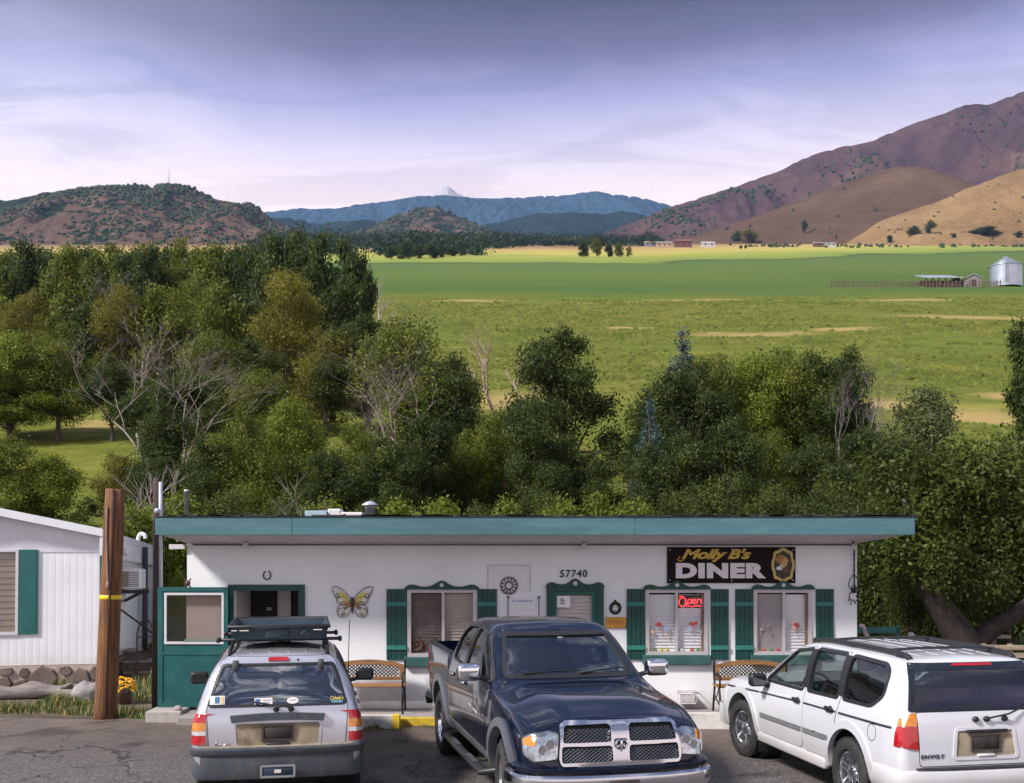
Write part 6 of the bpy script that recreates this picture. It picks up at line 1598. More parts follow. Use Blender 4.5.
mb = MB(); C.patch(mb, arc(-1.93, .895, .088, 0, 350, 20), 'y', 1, .0015, [arc(-1.93, .895, .081, 0, 350, 20)], step=.03, thick=.003); C.put(mb, 'fuel_door_seam', seam)
mb = MB(); mb.lathe([(.03, 0), (.03, .012), (0, .012)], (-2.44, .62, .50), 'x', 10); C.put(mb, 'sensor', blackp, BP)
mb = MB(); mb.box(.50, .90, -.72, .72, .55, 1.06, .06, seg=3); C.put(mb, 'dashboard', cabin)
mb = MB(); [seat(mb, -.25, y, zb=.50, h=.62) for y in (.38, -.38)]; mb.box(-1.25, -.85, -.66, .66, .5, .68, .05); mb.box(-1.36, -1.20, -.66, .66, .64, 1.2, .05, rot=Matrix.Rotation(R(-14), 3, 'Y')); C.put(mb, 'seats', seatm)
steering(C, .36, .38, 1.04)

# ------------------------------------------------------------------ silver SUV with the roof basket
CH_ = thing('silver_suv', 'silver SUV with an open black roof basket and stickers on its rear window', 'SUV', (*CHER[:2], -.035), R(CHER[2]))
rows = [
 (-2.325, [(0, .44), (.68, .44), (.78, .46), (.82, .54), (.81, .62), (.79, .67), (.68, .69), (.5, .70), (0, .70)]),
 (-2.30, [(0, .40), (.72, .40), (.82, .44), (.865, .60), (.86, .78), (.84, .90), (.72, .96), (.5, .975), (0, .98)]),
 (-2.265, [(0, .38), (.74, .38), (.84, .42), (.89, .62), (.885, .86), (.855, 1.00), (.745, 1.085), (.5, 1.105), (0, 1.115)]),
 (-2.10, [(0, .37), (.76, .37), (.865, .42), (.915, .66), (.905, .92), (.87, 1.06), (.685, 1.355), (.5, 1.405), (0, 1.425)]),
 (-1.99, [(0, .37), (.76, .37), (.87, .42), (.918, .66), (.91, .93), (.872, 1.075), (.625, 1.545), (.47, 1.60), (0, 1.625)]),
 (-1.90, [(0, .37), (.76, .37), (.87, .42), (.92, .66), (.91, .93), (.873, 1.08), (.605, 1.595), (.47, 1.64), (0, 1.665)]),
 (-1.60, [(0, .36), (.76, .36), (.87, .42), (.92, .66), (.91, .93), (.875, 1.08), (.60, 1.625), (.47, 1.665), (0, 1.69)]),
 (-.60, [(0, .36), (.76, .36), (.87, .42), (.92, .66), (.91, .92), (.875, 1.06), (.605, 1.64), (.48, 1.68), (0, 1.71)]),
 (.10, [(0, .36), (.76, .36), (.87, .42), (.92, .66), (.91, .91), (.875, 1.045), (.615, 1.60), (.48, 1.64), (0, 1.67)]),
 (.28, [(0, .36), (.76, .36), (.87, .42), (.92, .66), (.91, .91), (.875, 1.04), (.635, 1.53), (.5, 1.565), (0, 1.60)]),
 (.98, [(0, .36), (.76, .36), (.87, .42), (.92, .66), (.905, .90), (.865, 1.02), (.75, 1.10), (.56, 1.13), (0, 1.155)]),
 (1.12, [(0, .36), (.76, .36), (.87, .42), (.92, .66), (.905, .90), (.86, 1.005), (.74, 1.05), (.48, 1.08), (0, 1.09)]),
 (1.90, [(0, .36), (.76, .36), (.865, .42), (.91, .66), (.89, .86), (.83, .95), (.70, .985), (.42, 1.01), (0, 1.02)]),
 (2.12, [(0, .38), (.72, .38), (.81, .44), (.85, .64), (.83, .80), (.75, .87), (.62, .90), (.38, .92), (0, .925)]),
 (2.22, [(0, .42), (.6, .42), (.68, .48), (.70, .60), (.68, .68), (.60, .72), (.5, .74), (.3, .75), (0, .755)]),
]
silver = paint('paint_silver', (.53, .54, .60), .5, .28, dirt=(.27, .215, .15), amt=.55, z0=.60, z1=1.0)
C = Car(CH_, rows, linspaces((-2.325, -2.265, 7), (-2.265, -1.99, 10), (-1.99, -1.6, 7), (-1.6, .10, 24), (.10, .30, 4), (.30, .98, 12), (.98, 1.12, 4), (1.12, 2.22, 16)))
rg_ = rounded([(-.735, 1.125), (.735, 1.125), (.60, 1.545), (-.60, 1.545)], .05); ws = rounded([(-.68, 1.14), (.68, 1.14), (.56, 1.54), (-.56, 1.54)], .04)
fw = rounded([(.74, 1.09), (.20, 1.50), (-.22, 1.56), (-.26, 1.10)], .04); rw = rounded([(-.36, 1.10), (-.33, 1.565), (-1.02, 1.565), (-1.10, 1.12)], .04); qw = rounded([(-1.22, 1.12), (-1.15, 1.56), (-1.72, 1.55), (-1.92, 1.18)], .05)
cav = MB().add(*C.shell(linspaces((-1.98, .92, 32)), .045, .58))
c1 = MB(); [c1.prism(p, 'y', -1.5, 1.5) for p in (fw, rw, qw)]
c2 = MB(); c2.prism(rg_, 'x', -2.9, -1.92); c2.prism(ws, 'x', -.1, 2.0)
C.finish(silver, [cav, wells(1.345, -1.345, .44, .40), c1, c2]); liners(C, 1.345, -1.345, .44, .40)
clad = pm('cladding_grey', (.06, .072, .085), .55, var=.2, scale=4, bump=.08, stain=(.17, .14, .11), stain_amt=.5, stain_scale=5)
for s_ in (1, -1):
    d1 = rounded([(.84, 1.03), (.80, .50), (-.28, .48), (-.32, 1.08), (-.28, 1.60), (.12, 1.56), (.78, 1.08)], .04, 3); d2 = rounded([(-.33, .50), (-.84, .48), (-1.05, .80), (-1.16, 1.09), (-1.09, 1.60), (-.29, 1.61), (-.33, 1.08)], .04, 3)
    A = door(C, silver, d1, [fw], s_); B = door(C, silver, d2, [rw], s_)
    handle(C, A, -.2, .96, s_, silver); handle(C, B, -.98, .97, s_, silver)
    for wp, par in ((fw, A), (rw, B), (qw, None)):
        mb = MB(); C.patch(mb, grow(wp, .03), 'y', s_, .007, [grow(wp, -.006)], step=.05, thick=.02); Sl = C.put(mb, 'window_seal', blackp, par)
        mb = MB(); C.patch(mb, grow(wp, .008), 'y', s_, -.012, step=.08, thick=.004); C.put(mb, 'pane', tint_d, par or Sl)
    mb = MB(); C.patch(mb, rounded([(.78, .50), (-.82, .50), (-.95, .66), (.80, .66)], .02), 'y', s_, .016, step=.07, thick=.02); C.put(mb, 'side_cladding', clad)
    for cx_ in (1.345, -1.345):
        mb = MB(); ow, iw = arc(cx_, .40, .53, -4, 184), arc(cx_, .40, .435, -4, 184); C.patch(mb, ow + iw[::-1], 'y', s_, .018, step=.05, thick=.06); C.put(mb, 'wheel_arch', silver)
    mirror(C, .64, s_ * 1.09, 1.10, s_, blackp, size=(.13, .24, .17))
    TLo = None
    for z0, z1, mt, nm in ((.965, 1.052, redl, 'tail_light'), (.878, .962, ambl, 'indicator'), (.832, .875, whl, 'reversing_light'), (.735, .829, redl, 'tail_light')):
        pl = [(.755, z0), (.755, z1), (.875, z1), (.885, z0)]; pl = pl if s_ > 0 else mir(pl)
        mb = MB(); C.patch(mb, pl, 'x', -1, .014, step=.03, thick=.03); o = C.put(mb, nm, mt)
        mb = MB(); C.patch(mb, [(-2.20, z0), (-2.285, z0), (-2.28, z1), (-2.20, z1)], 'y', s_, .014, step=.03, thick=.02); C.put(mb, nm + '_wrap', mt, o)
    pts = [Vector((x, s_ * .535, C.hit('z', (x, s_ * .535), 1)[0].z + dz)) for x, dz in ((.0, 0), (-.15, .04), (-.8, .05), (-1.5, .05), (-1.72, .04), (-1.85, 0))]
    mb = MB(); mb.tube(curve(pts, 5), .024, 8); C.put(mb, 'roof_rail', blackp)
    for x in (1.345, -1.345): wheel(CH_, x, s_ * .80, .37, .24, .215, (5, .055, .045), s_)
hb = rounded([(-.715, .66), (.715, .66), (.745, 1.10), (.62, 1.565), (.56, 1.625), (-.56, 1.625), (-.62, 1.565), (-.745, 1.10)], .04)
mb = MB(); C.patch(mb, hb, 'x', -1, .006, [grow(rg_, .0)], step=.06, thick=.016); TG = C.put(mb, 'tailgate', silver)
mb = MB(); C.patch(mb, grow(hb, .008), 'x', -1, .0012, [grow(hb, -.006)], step=.06, thick=.004); C.put(mb, 'tailgate_seam', seam, TG)
mb = MB(); C.patch(mb, grow(rg_, .014), 'x', -1, .009, [grow(rg_, -.012)], step=.05, thick=.02); RW = C.put(mb, 'rear_window', blackp)
mb = MB(); C.patch(mb, grow(rg_, .006), 'x', -1, -.004, step=.08, thick=.004); C.put(mb, 'pane', MATS['glass_rear'], RW)
mb = MB(); C.patch(mb, rounded([(-.115, 1.578), (.115, 1.578), (.105, 1.612), (-.105, 1.612)], .012), 'x', -1, .022, step=.04, thick=.02); C.put(mb, 'brake_light', redl, TG)
mb = MB(); loc, n = C.hit('x', (-.21, 1.592), -1); mb.blob((loc.x - .01, -.21, 1.592), (.012, .012, .016), 8, 6)
for y in (.46, -.46): loc, n = C.hit('x', (y, 1.55), -1); mb.box(loc.x - .035, loc.x - .006, y - .035, y + .035, 1.47, 1.60, .012)
C.put(mb, 'hinge', greyp, TG)
mb = MB(); x9 = C.hit('x', (0, .99), -1)[0].x
n = 24; pl = [(-.50 + i * 1.0 / n, 1.035 + .02 * math.cos(math.pi * (i / n - .5))) for i in range(n + 1)]; pl2 = [(p[0] * .97, p[1] - .075) for p in pl][::-1]
mb.prism(pl + pl2, 'x', x9 - .055, x9 - .002); C.put(mb, 'lamp_strip', clad, TG)
rc = rounded([(-.44, .70), (.44, .70), (.46, .955), (-.46, .955)], .05)
mb = MB(); C.patch(mb, grow(rc, .012), 'x', -1, .013, [grow(rc, -.012)], step=.05, thick=.012); C.put(mb, 'recess_rim', silver, TG)
mb = MB(); C.patch(mb, grow(rc, -.01), 'x', -1, .0085, step=.07, thick=.003); C.put(mb, 'recess', pm('tailgate_dusty', (.27, .22, .15), .6, .2, var=.35, scale=4, stain=(.06, .045, .03), stain_amt=.85, stain_scale=3), TG)
x8 = C.hit('x', (0, .84), -1)[0].x
mb = MB(); mb.box(x8 - .024, x8 - .010, -.155, .155, .765, .925, .004); Pp = C.put(mb, 'number_plate', plate_d, TG)
mb = MB(); panel(mb, rect(-.168, .168, .753, .937), [rect(-.147, .147, .778, .912)], 'x', x8 - .03, x8 - .023); C.put(mb, 'plate_frame', pm('plate_frame_dark', (.05, .035, .03), .5), Pp)
mb = MB(); mb.box(x8 - .05, x8 - .012, -.12, .12, .665, .745, .015, seg=2); C.put(mb, 'handle', blackp, TG)
mb = MB(); mb.tube(curve([(x8 - .02, .66, .72), (x8 - .02, .64, .755), (x8 - .02, .62, .72), (x8 - .02, .595, .74), (x8 - .02, .57, .72), (x8 - .02, .54, .738), (x8 - .02, .50, .733)], 5), .006, 5); mb.box(x8 - .022, x8 - .012, .49, .66, .695, .70); C.put(mb, 'badge', chrome, TG)
mb = MB(); zz = 1.09; xx = C.hit('x', (0, zz), -1)[0].x
for y in (.02, -.14): mb.blob((xx - .03, y, zz), (.03, .035, .03), 9, 6)
mb.tube([(xx - .05, .04, zz + .02), (xx - .055, -.05, zz + .045), (xx - .05, -.16, zz + .02)], .016, 6); mb.tube([(xx - .05, -.04, zz + .03), (xx + .0, .26, 1.17)], .010, 5); C.put(mb, 'wiper', blackp, TG)
def glass_mark(name, y, z, mb0, mat, par):
    loc, n = C.hit('x', (y, z), -1)
    t1 = Vector((0, -1, 0)); u1 = n.cross(t1).normalized() * -1
    if u1.z < 0: u1 = -u1
    M = Matrix(((t1.x, -n.x, u1.x, loc.x + n.x * .004), (t1.y, -n.y, u1.y, loc.y + n.y * .004), (t1.z, -n.z, u1.z, loc.z + n.z * .004), (0, 0, 0, 1)))
    mb0.xf(M); return C.put(mb0, name, mat, par)
swt = pm('sticker_paper', (.70, .68, .62), .5, var=.06); sbl = pm('sticker_navy', (.05, .14, .30), .5); syl = pm('sticker_gold', (.58, .46, .10), .5); sye = pm('sticker_cream', (.62, .48, .20), .5, var=.2, scale=20)
def bx(w, h): mb = MB(); mb.box(-w / 2, w / 2, -.002, .0, -h / 2, h / 2); return mb
o = glass_mark('sticker', .64, 1.19, bx(.155, .10), swt, RW); glass_mark('sticker_print', .64, 1.19, bx(.05, .075).xf(Matrix.Translation((0, -.002, 0))), sbl, o); glass_mark('sticker_print', .69, 1.19, bx(.03, .08).xf(Matrix.Translation((0, -.002, 0))), sye, o); glass_mark('sticker_print', .59, 1.19, bx(.03, .08).xf(Matrix.Translation((0, -.002, 0))), sye, o)
o = glass_mark('sticker', .155, 1.165, bx(.19, .085), swt, RW); glass_mark('sticker_print', .215, 1.165, bx(.05, .06).xf(Matrix.Translation((0, -.002, 0))), sbl, o)
mb = MB(); [mb.box(-.03, .06 - .02 * k, -.004, -.0025, .012 - k * .026, .022 - k * .026) for k in range(2)]; glass_mark('sticker_print', .13, 1.165, mb, pm('sticker_ink', (.30, .34, .42), .5), o)
mb = MB(); mb.prism([(.062 * math.cos(R(k)), .036 * math.sin(R(k))) for k in range(0, 360, 15)], 'y', -.002, 0); o = glass_mark('sticker', -.155, 1.17, mb, swt, RW)
glass_mark('sticker_print', -.155, 1.17, bx(.07, .012).xf(Matrix.Translation((0, -.002, .006))), MATS['sticker_ink'], o)
tm = text_mb("Cabela's", .1, .0015, .3, .002, width=.145, height=.045); o = glass_mark('sticker', -.63, 1.185, tm, syl, RW)
glass_mark('sticker', -.63, 1.147, bx(.12, .022), pm('sticker_sky', (.12, .30, .42), .5), RW)
path = smooth_path([(-1.86, .925), (-2.16, .925), (-2.32, .85), (-2.385, .5), (-2.395, 0), (-2.385, -.5), (-2.32, -.85), (-2.16, -.925), (-1.86, -.925)], 6)
mb = MB(); sweep(mb, [(-.06, .70), (-.005, .70), (.012, .685), (.006, .62), (-.012, .605), (-.006, .44), (-.03, .36), (-.09, .34)], path); BP = C.put(mb, 'bumper', clad)
mb = MB(); sweep(mb, [(-.07, .713), (-.015, .713), (.0, .702), (-.07, .698)], path[13:-13]); C.put(mb, 'bumper_step', pm('step_dusty', (.24, .20, .15), .8, var=.25, scale=8), BP)
mb = MB(); mb.box(-2.425, -2.412, -.17, .17, .39, .50, .004); LPo = C.put(mb, 'number_plate', pm('plate_blue', (.02, .035, .06), .5), BP)
mb = MB(); panel(mb, rounded(rect(-.185, .185, .375, .515), .02), [rect(-.162, .162, .398, .492)], 'x', -2.432, -2.424); C.put(mb, 'plate_frame', pm('frame_silver', (.50, .52, .55), .3, .8), LPo)
mb = MB(); mb.box(-2.428, -2.4255, -.035, .035, .427, .463); C.put(mb, 'plate_mark', swt, LPo)
mb = MB(); sweep(mb, [(-.05, .66), (.02, .66), (.03, .5), (-.05, .42)], smooth_path([(1.86, -.92), (2.10, -.86), (2.24, -.5), (2.27, 0), (2.24, .5), (2.10, .86), (1.86, .92)], 6)); C.put(mb, 'front_bumper', clad)
# rack: two bars and the open basket
zr = 1.77
for x, w_ in ((-1.42, .70), (-.55, .68)):
    mb = MB(); mb.box(x - .03, x + .03, -w_, w_, zr - .018, zr + .018, .008)
    for s_ in (1, -1): mb.box(x - .05, x + .05, s_ * (w_ - .03), s_ * (w_ + .012), zr - .03, zr + .03, .01); mb.box(x - .04, x + .04, s_ * .515, s_ * .555, zr - .10, zr - .015)
    C.put(mb, 'cross_bar', blackp)
bk = pm('basket_slate', (.022, .042, .062), .5, var=.25, scale=5, bump=.1)
mb = MB(); x0, x1, yb, yt = -1.62, -.30, .50, .56
mb.box(x0 + .02, x1 - .02, -yb + .01, yb - .01, zr + .02, zr + .04)
def wall4(mb, p): mb.add(p, [(0, 1, 2, 3)])
h0, h1 = zr + .02, zr + .165; tk = .02
for pts in ([(x0, -yb), (x0, yb), (x0 - .05, yt), (x0 - .05, -yt)], [(x1, yb), (x1, -yb), (x1 + .05, -yt), (x1 + .05, yt)], [(x0, yb), (x1, yb), (x1 + .05, yt), (x0 - .05, yt)], [(x1, -yb), (x0, -yb), (x0 - .05, -yt), (x1 + .05, -yt)]):
    a, b, c_, d_ = pts
    P4 = [Vector((*a, h0)), Vector((*b, h0)), Vector((*c_, h1)), Vector((*d_, h1))]; cc = Vector(((x0 + x1) / 2, 0, zr + .1)); nn = (P4[1] - P4[0]).cross(P4[3] - P4[0]).normalized()
    if nn.dot(P4[0] - cc) < 0: nn = -nn
    I4 = [p - nn * tk for p in P4]
    mb.add(P4 + I4, [(0, 1, 2, 3), (7, 6, 5, 4), (0, 4, 5, 1), (1, 5, 6, 2), (2, 6, 7, 3), (3, 7, 4, 0)])
RB = C.put(mb, 'roof_basket', bk)
mb = MB(); mb.tube([(x0 - .06, -yt, h1), (x0 - .06, yt, h1), (x1 + .06, yt, h1), (x1 + .06, -yt, h1)], .022, 8, closed=True); C.put(mb, 'basket_rim', blackp, RB)
mb = MB(); mb.box(x0 - .045, x0 - .02, -.10, .16, h0 + .02, h1 - .02, .006); mb.tube([(x0 - .05, -.33, h0 + .05), (x0 - .06, -.26, h1 - .02)], .006, 4); mb.tube([(x0 - .05, -.24, h0 + .05), (x0 - .06, -.31, h1 - .02)], .006, 4); mb.tube([(x0 - .05, .32, h0 + .05), (x0 - .06, .32, h1 - .02)], .006, 4); C.put(mb, 'basket_strap', bk, RB)
mb = MB(); [mb.box(x0 - .065, x0 - .058, a, b, h1 - .045, h1 - .033) for a, b in ((.34, .44), (.47, .53), (-.48, -.38))]; C.put(mb, 'basket_label', swt, RB)
mb = MB(); [C.patch(mb, strip([(-1.85, y), (-.2, y)], .03), 'z', 1, .006, step=.1, thick=.006) for y in (-.3, -.1, .1, .3)]; C.put(mb, 'roof_rib', silver)
mb = MB(); mb.box(.50, .90, -.70, .70, .58, 1.03, .06, seg=3); C.put(mb, 'dashboard', cabin)
mb = MB(); [seat(mb, -.25, y, zb=.52, h=.6) for y in (.36, -.36)]; mb.box(-1.25, -.85, -.62, .62, .5, .68, .05); mb.box(-1.36, -1.2, -.62, .62, .64, 1.2, .05); C.put(mb, 'seats', seatm)
mb = MB(); mb.tube([(.55, -.86, 1.02), (.45, -.88, 1.85)], .006, 5); C.put(mb, 'aerial', blackp)
# ================================================================== trees
def leafmat(name, dark_, mid, light, trans=.35, sc=.55):
    t = NT(name); P = t.coords()
    gm = t.node('ShaderNodeNewGeometry'); rnd = gm.outputs['Random Per Island']
    oi = t.node('ShaderNodeObjectInfo')
    n = t.noise(P, sc, 3, .6)
    f = t.math('ADD', t.math('MULTIPLY', n, .92), t.math('MULTIPLY', rnd, .16))
    c = t.ramp(f, [(.30, dark_), (.52, mid), (.80, light)])
    c = t.mix(t.math('MULTIPLY', t.ramp(oi.outputs['Random'], [(0, 0), (1, 1)]), .30), c, t.mix(oi.outputs['Random'], light, dark_))
    d = t.node('ShaderNodeBsdfPrincipled'); t.link(c, d.inputs['Base Color']); d.inputs['Roughness'].default_value = .55; d.inputs['Specular IOR Level'].default_value = .25
    tr = t.node('ShaderNodeBsdfTranslucent'); t.link(t.mix(.5, c, light, 'MIX'), tr.inputs[0])
    mx = t.node('ShaderNodeMixShader'); mx.inputs[0].default_value = trans
    t.link(d.outputs[0], mx.inputs[1]); t.link(tr.outputs[0], mx.inputs[2]); t.link(mx.outputs[0], t.out.inputs['Surface'])
    return t.m
LM = {
 'green': leafmat('leaf_green', (.024, .042, .007), (.090, .118, .014), (.25, .265, .034)),
 'dark': leafmat('leaf_dark', (.010, .022, .007), (.036, .060, .013), (.125, .155, .030)),
 'olive': leafmat('leaf_olive', (.070, .072, .010), (.160, .150, .020), (.30, .265, .045)),
 'bright': leafmat('leaf_bright', (.055, .092, .008), (.130, .175, .017), (.25, .28, .034)),
 'grey': leafmat('leaf_grey', (.050, .066, .022), (.100, .125, .040), (.20, .22, .095)),
 'shade': leafmat('leaf_shade', (.018, .032, .008), (.056, .080, .014), (.145, .17, .030)),
 'spruce': leafmat('leaf_spruce', (.028, .052, .050), (.060, .098, .096), (.13, .18, .175), .15),
}
bark = pm('bark_brown', (.075, .052, .042), .9, var=.4, scale=3, bump=.7, stretch=(5, 5, .7))
barkg = pm('bark_grey', (.25, .205, .19), .9, var=.3, scale=3, bump=.5, stretch=(5, 5, .7))
def leaves(name, blobs, n, size, mat, seed, flat=.35, shell=.55, droop=0.0):
    """thousands of single leaf faces spread through the lobes of a crown"""
    rs = np.random.RandomState(seed)
    w_ = np.array([b[3] * b[4] * b[5] for b in blobs]) ** .72; w_ /= w_.sum()
    idx = rs.choice(len(blobs), n, p=w_); B = np.array(blobs)[idx]
    d = rs.normal(size=(n, 3)); d /= np.linalg.norm(d, axis=1)[:, None]
    rr_ = (shell + (1 - shell) * rs.rand(n)) * (1 + .16 * rs.normal(size=n))
    rr_[rs.rand(n) < .25] *= rs.rand((rs.rand(n) < .25).sum() if False else 1)
    P = B[:, :3] + d * rr_[:, None] * B[:, 3:6]
    if droop: P[:, 2] -= droop * rs.rand(n) ** 2 * np.hypot(d[:, 0], d[:, 1])
    # leaves come in sprays: pull groups together
    k = max(30, n // 14); cen = P[rs.choice(n, k)]; g = rs.randint(0, k, n)
    near = rs.rand(n) < .6
    P[near] = cen[g[near]] + rs.normal(size=(near.sum(), 3)) * size * 1.9
    nrm = d * .95 + rs.normal(size=(n, 3)) * .5 + np.array([0, 0, flat]); nrm /= np.linalg.norm(nrm, axis=1)[:, None]
    a = np.cross(nrm, rs.normal(size=(n, 3))); a /= np.linalg.norm(a, axis=1)[:, None]; b = np.cross(nrm, a)
    s_ = size * (.55 + .8 * rs.rand(n))[:, None]
    V = np.stack([P - a * s_, P - b * s_ * .5 + nrm * s_ * .12, P + a * s_, P + b * s_ * .5 + nrm * s_ * .12], 1).reshape(-1, 3)
    me = bpy.data.meshes.new(name); me.vertices.add(4 * n); me.vertices.foreach_set('co', V.astype(np.float32).ravel())
    me.loops.add(4 * n); me.loops.foreach_set('vertex_index', np.arange(4 * n, dtype=np.int32)); me.polygons.add(n)
    me.polygons.foreach_set('loop_start', np.arange(0, 4 * n, 4, dtype=np.int32)); me.polygons.foreach_set('loop_total', np.full(n, 4, dtype=np.int32))
    me.update(); me.validate(); me.materials.append(mat); return me
def lobes(seed, h, w, base, k=11, squat=.8, cone=0.0):
    """uneven lobes filling a crown from height base to h, width w"""
    rg = random.Random(seed); out = []
    for i in range(k):
        u = (i + .5) / k; z = base + (h - base) * (.08 + .86 * u)
        env = math.sin(math.pi * min(1, (.16 + .84 * u)) ** .85) ** .6 if not cone else (1 - u) ** .8 + .12
        a = rg.uniform(0, 6.28) + i * 2.4; rad = w * .5 * env * rg.uniform(.30, .86)
        r0 = w * rg.uniform(.09, .25) * (.6 + .4 * env)
        out.append((rad * math.cos(a), rad * math.sin(a), z, r0, r0, r0 * squat * rg.uniform(.8, 1.2)))
    out.append((0, 0, base + (h - base) * .55, w * .26, w * .26, (h - base) * .33))
    return out
def trunk_mb(blobs, h, base, r0, seed, multi=1, lean=0.0):
    rg = random.Random(seed); mb = MB()
    top = base + (h - base) * .5
    for m_ in range(multi):
        ox, oy = (0, 0) if multi == 1 else (rg.uniform(-.3, .3), rg.uniform(-.3, .3))
        pts = [(ox * k / 5 * 2 + lean * (k / 5) ** 1.3 + rg.uniform(-.06, .06), oy * k / 5 * 2 + rg.uniform(-.06, .06), -.4 + (top + .4) * k / 5) for k in range(6)]
        mb.tube(curve(pts, 3), [r0 * (1.25 - 1.0 * (k / 15) ** .7) for k in range(16)], 9)
        for b in blobs:
            if rg.random() < .75:
                k = rg.uniform(.35, .9); s_ = Vector(pts[min(5, int(k * 5))]); e = Vector(b[:3]); mid = s_.lerp(e, .5) + Vector((rg.uniform(-.2, .2), rg.uniform(-.2, .2), rg.uniform(0, .35)))
                mb.tube(curve([s_, mid, e], 3), [r0 * .42 * (1 - .8 * j / 6) for j in range(7)], 6)
    return mb
PROTO = {}
def proto(kind, var):
    """crown and trunk meshes of one kind of tree, built once"""
    key = (kind, var)
    if key in PROTO: return PROTO[key]
    sd = 100 * sorted(['elm', 'dark', 'olive', 'column', 'bush', 'far', 'fardark', 'grey', 'spruce', 'near', 'bright']).index(kind) + var
    h, w, base, n, size, mat, tr = {
        'elm': (8, 6.4, 1.4, 26000, .078, 'green', .17), 'dark': (8, 5.6, 1.2, 25000, .078, 'dark', .19), 'olive': (8, 6.0, .8, 25000, .074, 'olive', .17),
        'column': (9, 2.6, .5, 9000, .10, 'dark', .14), 'bush': (4, 4.2, .0, 13000, .07, 'bright', .06), 'far': (9, 7.0, .8, 9000, .19, 'green', .2), 'fardark': (9, 7.0, .6, 9000, .19, 'dark', .2),
        'grey': (7, 5.2, 1.0, 14000, .085, 'grey', .13), 'near': (6.5, 6.5, .5, 26000, .068, 'shade', .2), 'bright': (7, 5.5, 1.0, 23000, .075, 'bright', .15), 'spruce': (9, 4.4, .3, 30000, .075, 'spruce', .16)}[kind]
    if kind == 'spruce':
        bl = []; rg = random.Random(sd)
        for i in range(16):
            u = i / 15; rad = w * .5 * (1 - u) + .12
            for k in range(max(3, int(9 * (1 - u)))):
                a = rg.uniform(0, 6.28); bl.append((rad * .62 * math.cos(a), rad * .62 * math.sin(a), base + .3 + (h - base) * u * .97 - .1, rad * .5 + .12, rad * .5 + .12, .34))
        sh, fl = .2, .1
    else:
        bl = lobes(sd, h, w, base, {'column': 12, 'bush': 8, 'near': 18}.get(kind, 17), .8); sh, fl = .55, .35
    cm = leaves('crown', bl, n, size, LM[mat], sd, fl, sh, droop=.5 if kind in ('olive', 'near', 'grey') else 0)
    tm_ = trunk_mb(bl if kind not in ('spruce', 'column') else [], h if kind != 'spruce' else h * 1.9, base, tr, sd, 2 if kind in ('grey', 'bush') else 1).mesh('trunk')
    tm_.materials.append(barkg if kind == 'grey' else bark)
    PROTO[key] = (cm, tm_, h, w); return PROTO[key]
TREES = 0
def foot(px, py):
    """the nearest ground of valley or hillside that the sight line through this pixel meets"""
    Y = 300.0
    while Y < 2400:
        X = gx(px, Y); z = G(X, Y)
        for zf_, a_, b_, f_, c_ in ((zG, 400, 1050, 1230, 1500), (zB, 150, 1050, 1480, 1900)):
            if f_ < Y < c_ and a_ < X < b_: z = max(z, zf_(X, Y))
        if z >= gz(py, Y): return Y, z
        Y += 4
    return 1200, plane(1200)
def tree(name, label, cat, kind, px, py_top, Y, wpx, group=None, var=None, base_z=None):
    global TREES
    TREES += 1
    cm, tm_, h, w_ = proto(kind, TREES % 3 if var is None else var)
    X = gx(px, Y); z0 = G(X, Y) if base_z is None else base_z
    H_ = gz(py_top, Y) - z0
    T = thing(name, label, cat, (X, Y, z0 - .05), random.Random(TREES).uniform(0, 6.28), group)
    sx = wpx * (1.2 if Y < 90 and kind in ('elm', 'dark', 'olive', 'bright', 'far') else 1.0) * Y / F / w_; T.scale = (sx, sx, H_ / h)
    for nm, me in (('crown', cm), ('trunk', tm_)):
        o = bpy.data.objects.new(nm, me); COL.objects.link(o); o.parent = T
    return T
gA = 'trees in the far row below the left hill'; lA = 'green bushy tree in the far row below the left scrub hill'
for px, py, w_ in ((-8, 262, 60), (22, 240, 55), (48, 250, 55), (70, 244, 52), (98, 251, 50), (128, 248, 55), (152, 243, 50), (178, 241, 50), (206, 246, 52), (232, 249, 55), (256, 243, 48)):
    tree('tree', lA, 'tree', 'far' if (px // 7) % 3 else 'fardark', px, py, 108 + (px % 5) * 3, w_, gA)
for px, py, w_ in ((-14, 250, 70), (10, 252, 66), (35, 247, 70), (60, 249, 64), (86, 246, 70), (112, 245, 66), (140, 246, 70), (165, 244, 64), (192, 245, 70), (220, 244, 66), (246, 243, 64)):
    tree('tree', lA, 'tree', 'fardark' if (px // 5) % 2 else 'far', px, py, 134 + (px % 3) * 3, w_, gA, var=px % 3)
gB = 'dark trees in the clump at the meadow corner'; lB = 'tall dark green tree in the clump at the corner of the green meadow'
for px, py, w_ in ((272, 233, 50), (296, 226, 56), (322, 229, 54), (346, 238, 50), (362, 250, 40), (310, 262, 60), (350, 272, 46)):
    tree('dark_tree', lB, 'tree', 'fardark', px, py, 92 - (py > 260) * 8, w_, gB)
gC = 'mixed trees in the second row on the left'; lC = 'mid green tree in the second row of the wood left of the meadow'
for px, py, w_, k_ in ((-5, 288, 70, 'far'), (30, 284, 66, 'olive'), (62, 296, 60, 'far'), (92, 290, 60, 'fardark'), (124, 281, 66, 'olive'), (156, 286, 60, 'far'), (186, 274, 62, 'elm'), (216, 284, 60, 'far'), (246, 292, 60, 'fardark')):
    tree('tree', lC, 'tree', k_, px, py, 76 + (px % 4) * 2, w_, gC)
tree('olive_tree', 'yellowish olive tree with a domed crown before the dark clump', 'tree', 'olive', 286, 261, 70, 92)
gD = 'trees in the third row on the left'; lD = 'dense green tree in the third row of the wood behind the trailer and diner'
